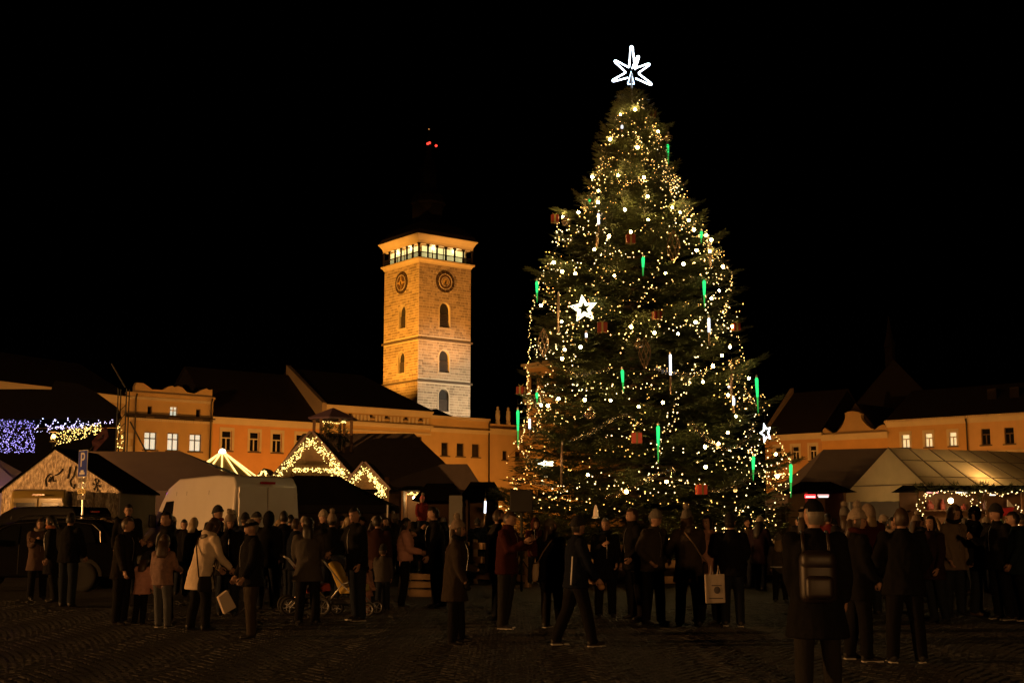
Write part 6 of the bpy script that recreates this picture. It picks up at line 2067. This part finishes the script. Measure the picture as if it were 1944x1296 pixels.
def shoulder_bag(info, side, label, m, strapm, low=.78, sz=(.26, .10, .26)):
    pel, u, fw, nb = info['pel'], info['u'], info['fw'], info['nb']
    X = Vector((1, 0, 0)); sg = side
    t = thing('shoulder_bag', label, 'bag', info['root'].location, info['root'].rotation_euler[2]); sc = info['s']; t.scale = (sc, sc, sc)
    c = Vector((sg * .25, .03, low))
    b = MB()
    for k, (zz, q) in enumerate(((-.5, .8), (-.42, 1), (.3, .95), (.5, .75))): pass
    ell(b, [(c + Vector((0, 0, -sz[2] / 2)), Vector((0, sz[0] * .36, 0)), Vector((sz[1] * .35, 0, 0))), (c + Vector((0, 0, -sz[2] * .42)), Vector((0, sz[0] * .5, 0)), Vector((sz[1] * .55, 0, 0))), (c, Vector((0, sz[0] * .5, 0)), Vector((sz[1] * .6, 0, 0))), (c + Vector((0, 0, sz[2] * .42)), Vector((0, sz[0] * .42, 0)), Vector((sz[1] * .4, 0, 0))), (c + Vector((0, 0, sz[2] * .5)), Vector((0, sz[0] * .36, 0)), Vector((sz[1] * .15, 0, 0)))], 14)
    b.build('bag_body', m, t, smooth=True)
    top = nb - X * sg * .11 + u * -.01
    for f_ in (1, -1):
        pts = [c + Vector((0, -.1 * f_, sz[2] * .45)), pel + u * .12 + X * sg * .16 + fw * f_ * .17, pel + u * .30 + X * sg * .04 + fw * f_ * .19, pel + u * .46 - X * sg * .07 + fw * f_ * .155, top + u * .005 + fw * f_ * .05, top + u * .03]
        MB().tube(pts, .011, 6).build('strap', strapm, t, smooth=True)
    return t
# ---------------------------------------------------------------- the crowd, one by one
HOLD = (25, 8, 95, 15)           # forearm raised in front of the chest
DOWN = (4, 8, 12, 2)
POCK = (-12, 20, 55, 25)         # hand in the coat pocket
P = person
# left cluster by the dark car
P('person in a mottled grey pink coat with fur collar beside the black car', (68, 985, 1138, 0), 35, coat=(cloth('mottled', (.09, .06, .05)), .62, .03, 0), tr=BLACK, hair=(HBR, 'bob'), arms=(HOLD, HOLD), scarf=KNIT)
P('dark haired woman in profile with a hanging orange scarf by the black car', (97, 979, 1142, 0), -75, coat=(BLACK, .55, .03, 0), tr=BLACK, hair=(HB, 'bob'), arms=(HOLD, DOWN), scarf=cloth('rust', (.35, .13, .06)))
P('person in black jacket and jeans seen from behind by the black car', (126, 975, 1152, 0), 165, coat=(BLACK, .82, .02, 0), tr=JEANS, hair=(HB, 'short'))
P('man in dark jacket facing out between the car and the white van', (243, 958, None, 29), 15, coat=(BLACK, .8, .02, 0), hair=(HB, 'short'))
P('man in long dark jacket turned to the bearded man', (228, 983, 1186, 0), 75, coat=(cloth('brown_black', (.012, .010, .008)), .74, .02, 0), tr=BLACK, hair=(HBR, 'short'), arms=(DOWN, HOLD))
P('bearded man in a black hooded jacket facing left', (312, 973, 1180, 0), -70, coat=(BLACK, .78, .02, 0), tr=BLACK, hair=(HB, 'short'), arms=(HOLD, DOWN), collar='hood')
P('small child in a pink quilted jacket and dark hat', (266, 1052, 1186, 0), 155, coat=(PINK, .78, .03, 1), tr=BLACK, hair=(HBR, 'bob'), hat=('beanie', KNITD), child=True, sole=SHOEW)
P('child in a floral jacket and pale jeans with an orange collar', (305, 1020, 1192, 0), 160, coat=(FLORAL, .82, .02, 0), tr=LJEANS, hair=(HBR, 'bob'), child=True, scarf=cloth('orange', (.45, .16, .06)), arms=((30, 10, 50, 10), DOWN), head=(25, 10), sole=SHOEW)
i_ = P('woman bending forward in a long cream coat with a dark shoulder strap', (376, 996, 1196, 0), 128, coat=(CREAM, .62, .055, 0), tr=BLACK, hair=(HBR, 'bob'), lean=17, arms=((22, 8, 25, 5), (30, 6, 15, 0)), collar='hood', h=1.70, head=(0, 12))
shoulder_bag(i_, -1, 'dark bag slung across the cream coat', CHAR, BROWN, .72, (.24, .10, .24))
P('fair haired person in dark clothes behind the cream coat, by the van', (367, 983, None, 28), 175, coat=(BLACK, .8, .02, 0), hair=(HBL, 'bob'), near=False)
P('tall man in a black beanie and red scarf in front of the van', (412, 960, None, 26), 40, coat=(CHAR, .75, .02, 0), hair=(HB, 'short'), hat=('beanie', KNITD), scarf=RED)
P('woman in a brown pompom hat facing the flat capped man', (436, 976, None, 22.5), 10, coat=(BLACK, .7, .03, 0), hair=(HBR, 'long'), hat=('pompom', KNIT))
i_ = P('older man in a dark flat cap and glasses with grey trousers', (474, 983, 1211, 0), -65, coat=(BLACK, .76, .03, 0), tr=cloth('grey_trouser', (.035, .028, .022)), hair=(HGR, 'short'), hat=('flat', BLACK), build=1.08, arms=((8, 8, 20, 6), (10, 8, 25, 0)), head=(0, 10))
b = MB().prism([(-.09, -.05, 0), (.09, -.05, 0), (.08, -.05, .26), (-.07, -.05, .24)], (0, .1, 0))
o = b.build('paper_bag', mat('paper_bag', (.5, .42, .34), .8), None, bevel=.01); o.location = at(436, 1158, 17.2); o.rotation_euler = (0, R(-28), .5); tag(o, 'creased pale paper bag held by the flat capped man', 'paper bag')
MB()
P('person in a dark hat with a white band in front of the van doors', (483, 972, None, 26), 60, coat=(BLACK, .8, .02, 0), hair=(HB, 'short'), hat=('band', KNITD), near=False)
P('person with hood up in front of the van doors', (508, 970, None, 24), 180, coat=(BLACK, .75, .02, 0), hair=(HB, 'short'), hat=('hood', BLACK), near=False)
P('short haired person in black from behind near the van corner', (538, 971, None, 25), 175, coat=(BLACK, .8, .02, 0), hair=(HB, 'short'), near=False)
P('woman in a grey brown wool coat with her back turned beside the strollers', (583, 962, 1186, 0), 195, coat=(GREY, .70, .04, 0), tr=BLACK, hair=(HB, 'long'), lean=4, arms=((20, 12, 45, 10), (20, 12, 45, 10)), h=1.68)
P('dark dressed person between the van and the grey coat', (560, 985, None, 24), 150, coat=(NAVY, .75, .03, 0), hair=(HBR, 'short'), near=False)
P('person in a pale knitted hat beyond the strollers', (612, 968, None, 27), 30, coat=(CHAR, .75, .02, 0), hat=('beanie', KNITP), hair=(HB, 'short'), near=False)
P('person in a shaggy oat hat beyond the strollers', (630, 974, None, 25), 200, coat=(BLACK, .75, .02, 0), hat=('pompom', KNIT), hair=(HB, 'short'), near=False)
P('man in black jacket with a light zip and glasses looking left over the stroller', (676, 965, 1178, 0), -50, coat=(BLACK, .78, .02, 0), tr=JEANS, hair=(HB, 'short'), arms=((25, 10, 50, 10), DOWN), sole=SHOEW)
P('small child in a pale pink suit beside the stroller', (695, 1078, 1165, 0), 80, coat=(DPINK, .6, .05, 1), tr=DPINK, hair=(HB, 'short'), hat=('hood', DPINK), child=True)
P('person in a red and grey jacket behind the strollers', (716, 980, None, 24), 170, coat=(cloth('dull_red', (.03, .012, .011)), .8, .02, 0), hair=(HB, 'short'), near=False)
P('child in a grey backpack coat behind the strollers', (728, 1035, None, 23.5), 185, coat=(GREY, .8, .03, 0), child=True, hat=('beanie', KNITD), near=False)
P('woman in a pale pink quilted jacket with dark long hair', (768, 984, 1152, 0), 100, coat=(PINK, .90, .012, 1), tr=BLACK, hair=(HB, 'long'), arms=((18, 8, 62, 10), (18, 8, 62, 10)))
P('person in a black coat facing the pink quilted jacket', (826, 963, 1152, 0), -80, coat=(BLACK, .66, .03, 0), tr=BLACK, hair=(HB, 'short'), arms=(HOLD, DOWN))
i_ = P('child in a red coat and pink hat carried above the crowd', (801, 953, None, 33), 20, h=1.05, coat=(RED, .75, .02, 1), hat=('pompom', cloth('pink_hat', (.5, .16, .16))), child=True, near=False)
i_['root'].location.z = 1.18
P('tall man in black carrying the child in the pink hat', (797, 968, None, 33.3), 30, coat=(BLACK, .8, .02, 0), near=False, arms=((45, 10, 70, 20), (45, 10, 70, 20)))
P('woman in a knitted pompom hat standing alone in a long dark brown coat', (862, 986, 1222, 0), 88, coat=(cloth('umber', (.03, .023, .018)), .60, .03, 0), tr=BLACK, hair=(HBR, 'bob'), hat=('pompom', KNIT), arms=((5, 8, 25, 3), (12, 8, 60, 5)), scarf=BLACK, gloves=BLACK, head=(-4, -4))
# middle group
i_ = P('man in a maroon jacket looking down at a phone', (962, 971, 1193, 0), 68, coat=(MAROON, .80, .02, 0), tr=CHAR, hair=(HBR, 'short'), arms=((30, 8, 95, 18), (30, 8, 95, 18)), head=(0, 18), sole=SHOEW, collar='high')
wr = i_['A'][1][2] + i_['A'][1][4] * .1
carried(MB().box(wr.x - .1, wr.x - .03, wr.y - .03, wr.y - .02, wr.z - .02, wr.z + .12), 'phone', mat('phone_black', (.01, .01, .012), .15), 'dark phone held up by the man in the maroon jacket', 'phone', i_, .004)
P('person in a dark fleece behind the maroon jacket', (940, 968, None, 22), 100, coat=(CHAR, .75, .02, 0), hair=(HBR, 'short'), near=False)
i_ = P('small child in a dark red hood held up beside the camouflage cap', (1016, 990, None, 20.2), 20, h=.98, coat=(MAROON, .75, .02, 1), hat=('hood', MAROON), child=True, hair=(HBR, 'short'))
i_['root'].location.z = .66
i_ = P('person in a camouflage cap with a long strap bag, back turned', (1046, 984, 1192, 0), 150, coat=(BLACK, .74, .02, 0), tr=CHAR, hair=(HBR, 'bob'), hat=('cap', CAMO), arms=((10, 14, 30, 6), (40, 10, 60, 20)), sole=SHOEW, head=(-55, 0))
shoulder_bag(i_, 1, 'cream shoulder bag hanging from the camouflage capped person', mat('bag_cream', (.42, .33, .24), .6), mat('strap_tan', (.2, .14, .09), .7), .92, (.22, .12, .30))
i_ = P('man striding past in a navy jacket with a reflective back stripe', (1094, 976, 1227, 0), 105, coat=(NAVY, .80, .02, 0), tr=BLACK, hair=(HB, 'short'), hat=('beanie', KNITD), arms=((12, 8, 20, 2), (12, 6, 30, 0)), legs=((15, 3, 2), (-13, 10, 2)), lean=3, sole=SHOEW)
MB().tube([i_['S4'] @ (i_['pel'] + i_['u'] * t - Vector((-.06, 0, 0)) + Vector((.11, -.06, 0)) + i_['fw'] * 0) for t in ()] or [(0, 0, 0), (0, 0, .001)], .001, 3)
st_ = MB(); S4 = i_['S4']
pts = [(i_['pel'] + i_['u'] * t + Vector((-.192 - .012 * math.sin(t * 5), .128, 0))) for t in (-.08, .02, .12, .22, .30)]
st_.tube([S4 @ q for q in pts], .010, 6); st_.build('reflective_stripe', mat('reflective', (.9, .9, .92), .3, metal=.2), i_['root'])
wr = i_['A'][0][2] + i_['A'][0][4] * .12
carried(MB().ball((wr.x, wr.y, wr.z - .03), .055, 10, 1.2, .9, .8), 'bread_roll', mat('bread', (.42, .24, .11), .7), 'paper wrapped roll in the hand of the striding man', 'bread roll', i_, smooth=True)
P('fair short haired woman in a dark coat facing out of the middle group', (1150, 985, 1172, 0), 5, coat=(BLACK, .66, .03, 0), tr=BLACK, hair=(HGR, 'short'), arms=((25, 6, 95, 35), (6, 10, 30, 5)), scarf=NAVY)
P('tall man with glasses in profile in a black coat', (1206, 965, 1175, 0), -72, coat=(BLACK, .76, .02, 0), tr=CHAR, hair=(HBR, 'short'), arms=(DOWN, POCK), collar='high')
P('young man in a grey jacket and dark beanie looking down', (1241, 967, 1184, 0), 38, coat=(cloth('slate', (.035, .03, .027)), .80, .02, 0), tr=BLACK, hair=(HB, 'short'), hat=('beanie', KNITG), arms=(POCK, POCK), head=(15, 14))
i_ = P('woman in a grey pompom beanie and fur hooded coat seen from behind', (1310, 967, 1189, 0), 188, coat=(cloth('taupe', (.045, .036, .03)), .66, .04, 0), tr=BLACK, hair=(HBR, 'bob'), hat=('pompom', KNITG), arms=((20, 16, 60, 10), (20, 16, 60, 10)), collar='hood', scarf=KNITG)
shoulder_bag(i_, -1, 'small bag on a thin strap across the fur hooded coat', BROWN, mat('strap_tan', (.2, .14, .09), .7), .9, (.16, .08, .18))
i_ = P('dark haired woman in a dusty pink coat facing the fur hooded coat', (1350, 979, 1183, 0), -62, coat=(DPINK, .60, .03, 0), tr=BLACK, hair=(HB, 'long'), arms=((15, 8, 30, 5), (4, 12, 15, 0)))
tb = thing('tote_bag', 'white printed tote bag hanging from a hand', 'bag', at(1358, 1145, 19.4))
TOTE = mat('tote_canvas', (.48, .42, .36), .85, var=.08, vscale=8, bump=.3, bscale=30)
MB().prism([(-.14, 0, 0), (.155, 0, .01), (.15, 0, .44), (-.15, 0, .43)], (0, .06, 0)).build('bag_body', TOTE, tb, bevel=.015)
for x in (-.05, .06):
    MB().tube([(x - .02, .01, .43), (x - .005, .01, .56), (x + .02, .01, .43)], .01, 5).build('handle', TOTE, tb)
pb = mat('tote_print', (.09, .08, .09), .8)
MB().ball((.03, -.004, .2), .05, 12, 1, .12, 1.1).build('print_mark', pb, tb)
MB().box(-.05, .1, -.005, -.001, .26, .275).build('print_mark', pb, tb); MB().box(-.09, .12, -.005, -.001, .07, .085).build('print_mark', pb, tb)
P('man in black seen from behind with white striped trainers', (1391, 974, 1189, 0), 175, coat=(BLACK, .78, .02, 0), tr=JEANS, hair=(HB, 'short'), arms=(POCK, (15, 10, 80, 20)), sole=SHOEW, hat=('beanie', KNITD))
i_ = P('child in a striped grey jacket with a reflective hem by the tree fence', (1482, 1016, 1142, 0), 178, coat=(GREY, .92, .02, 1), tr=BLACK, hair=(HBL, 'bob'), hat=('beanie', KNITG), child=True)
S4 = i_['S4']
MB().tube([S4 @ (Vector((.245 * math.cos(a), .20 * math.sin(a), .95))) for a in np.linspace(0, 2 * math.pi, 25)[:-1]], .012, 5, close=True).build('reflective_hem', MATS['reflective'], i_['root'])
# right side
i_ = P('tall man in a long black coat and cap with a backpack, back turned', (1556, 946, 1336, 0), 172, coat=(BLACK, .56, .04, 0), tr=CHAR, hair=(HGR, 'short'), hat=('cap', BLACK), arms=((2, 10, 15, 4), (2, 10, 15, 4)), build=1.08, legs=((8, 2, 4), (-6, 6, 4)), head=(30, 0))
bp_ = thing('backpack', 'dark leather backpack on the tall man in the long coat', 'backpack', i_['root'].location, i_['root'].rotation_euler[2]); sc = i_['s']; bp_.scale = (sc, sc, sc)
LB = mat('backpack_leather', (.014, .009, .008), .5, var=.3, vscale=8)
MB().box(-.16, .16, .165, .34, .88, 1.32).build('bag_body', LB, bp_, bevel=.075, seg=4, auto=60)
MB().box(-.12, .12, .30, .40, .92, 1.12).build('front_pocket', LB, bp_, bevel=.045, seg=4, auto=60)
MB().box(-.155, .155, .17, .355, 1.16, 1.335).build('flap', LB, bp_, bevel=.07, seg=4, auto=60)
for x in (-.11, .11):
    MB().tube([(x, .18, 1.30), (x, .10, 1.46), (x, -.05, 1.49), (x * 1.1, -.17, 1.36), (x * 1.2, -.15, 1.1), (x * 1.2, .1, .95)], .018, 6).build('strap', LB, bp_, smooth=True)
P('woman in a chunky pale knitted hat facing right in dark clothes', (1634, 966, 1254, 0), 95, coat=(BLACK, .70, .02, 0), tr=BLACK, hair=(HBR, 'bob'), hat=('pompom', KNITP), arms=((10, 8, 30, 5), (8, 8, 20, 0)), scarf=MAROON, sole=SHOEW)
P('man in a plain dark jacket with hands in pockets, back turned, beside the knitted hat', (1722, 966, 1258, 0), 178, coat=(BLACK, .76, .02, 0), tr=BLACK, hair=(HBR, 'short'), arms=(POCK, POCK), build=1.1, legs=((0, 2, 6), (0, 2, 6)), sole=SHOEW)
P('person with a round fur pompom hat behind the tall black coat', (1607, 962, None, 22), 190, coat=(CHAR, .7, .02, 0), hat=('pompom', KNITG), hair=(HBR, 'bob'))
P('blonde person in a fluffy hat behind the knitted hat', (1651, 957, None, 22.5), 185, coat=(MAROON, .74, .02, 0), hair=(HBL, 'bob'), hat=('hood', KNIT))
P('person with face turned out between the two dark backs', (1692, 983, None, 23), 10, coat=(BLACK, .74, .02, 0), hair=(HB, 'bob'), scarf=KNIT)
P('woman in a plum jacket looking left by the garlanded stall', (1768, 980, None, 21), -60, coat=(PURPLE, .7, .02, 0), hair=(HB, 'long'), arms=(HOLD, DOWN))
P('bushy haired person in a beige spotted scarf by the garlanded stall', (1806, 958, None, 22.5), 25, coat=(BEIGE, .72, .03, 0), hair=(HBR, 'bob'), hat=('hood', HBR), scarf=BLACK)
P('man in a dark baseball cap facing right by the garlanded stall', (1858, 960, 1168, 0), 80, coat=(cloth('black_sheen', (.009, .009, .009)), .80, .02, 0), tr=JEANS, hair=(HB, 'short'), hat=('cap', BLACK), arms=(HOLD, HOLD), build=1.05, shoe=LEATHER, collar='hood')
P('man in a black beanie turned to the baseball cap', (1902, 957, 1176, 0), -70, coat=(BLACK, .76, .03, 0), tr=BLACK, hair=(HB, 'short'), hat=('beanie', KNITD), arms=(HOLD, DOWN), sole=SHOEW, build=1.06)
P('person in teal at the right end of the stall queue', (1934, 972, 1178, 0), -90, coat=(TEAL, .74, .02, 0), tr=BLACK, hair=(HB, 'short'), sole=SHOEW)
P('person in a grey knitted hat deep in the stall queue', (1832, 984, None, 25), 150, coat=(GREY, .72, .02, 0), hair=(HBR, 'bob'), hat=('beanie', KNITG), near=False)
P('stall keeper in an apron coloured jacket behind the garlanded counter', (1842, 962, None, 34.6), 0, h=1.72, coat=(BEIGE, .8, .02, 0), hair=(HBR, 'short'), near=False)
P('person in a red jacket waiting at the snack hut', (1573, 975, None, 30), 170, coat=(RED, .78, .02, 0), hair=(HB, 'short'), near=False)
P('fair haired person in olive waiting at the snack hut', (1545, 980, None, 32), 160, coat=(OLIVE, .76, .02, 0), hair=(HBL, 'bob'), near=False)
# ---------------------------------------------------------------- figures further back: a few bodies, copied one by one
rc = random.Random(17)
protos = []
specs = [dict(coat=(BLACK, .76, .02, 0), hair=(HB, 'short')), dict(coat=(CHAR, .66, .03, 0), hair=(HBR, 'long'), hat=('pompom', KNIT)), dict(coat=(NAVY, .8, .02, 1), hair=(HBR, 'short'), hat=('beanie', KNITD)),
         dict(coat=(GREY, .7, .03, 0), hair=(HBL, 'bob')), dict(coat=(BROWN, .78, .02, 0), hair=(HB, 'short'), hat=('cap', BLACK)), dict(coat=(PURPLE, .62, .03, 0), hair=(HB, 'long'), hat=('beanie', KNITP))]
names = ['black jacket', 'charcoal coat and pompom hat', 'navy quilted jacket and dark beanie', 'grey coat with fair hair', 'brown jacket and black cap', 'plum coat and pale beanie']
far = []
for px in (590, 603, 645, 655, 690, 705, 735, 748, 760, 782, 812, 842, 850, 872, 905, 918): far.append((px + rc.uniform(-6, 6), rc.uniform(33, 40)))
for px in (1425, 1445, 1515, 1530, 1588, 1620, 1665, 1680, 1700, 1735, 1750, 1785, 1820, 1872, 1888, 1918, 1940): far.append((px + rc.uniform(-6, 6), rc.uniform(26, 31.5)))
for px in (205, 220, 330, 348, 448, 460, 525, 552, 572): far.append((px + rc.uniform(-5, 5), rc.uniform(27, 33) if px > 300 else rc.uniform(33, 35)))
def where(px):
    return 'by the parked vans' if px < 580 else ('between the chalet and the tree' if px < 1000 else 'in front of the right hand tents')
for i, sp_ in enumerate(specs):
    px, Yd = far[i]
    inf = P('person in a %s %s' % (names[i], where(px)), (px, 975, None, Yd), rc.uniform(0, 360), h=1.72, near=False, group='people in the far crowd', **sp_)
    protos.append(inf['root'])
for i, (px, Yd) in enumerate(far[len(specs):]):
    k = i % len(specs); src = protos[k]
    c = src.copy(); COL.objects.link(c)
    c.location = (ray(px, 1000)[0] * Yd, Yd, 0); c.rotation_euler = (0, 0, rc.uniform(0, 6.28)); q = rc.uniform(.93, 1.06); c.scale = (q, q, q)
    c['label'] = 'person in a %s %s' % (names[k], where(px))
    for ch_ in src.children:
        d = ch_.copy(); COL.objects.link(d); d.parent = c
        for g2 in ch_.children:
            e2 = g2.copy(); COL.objects.link(e2); e2.parent = d
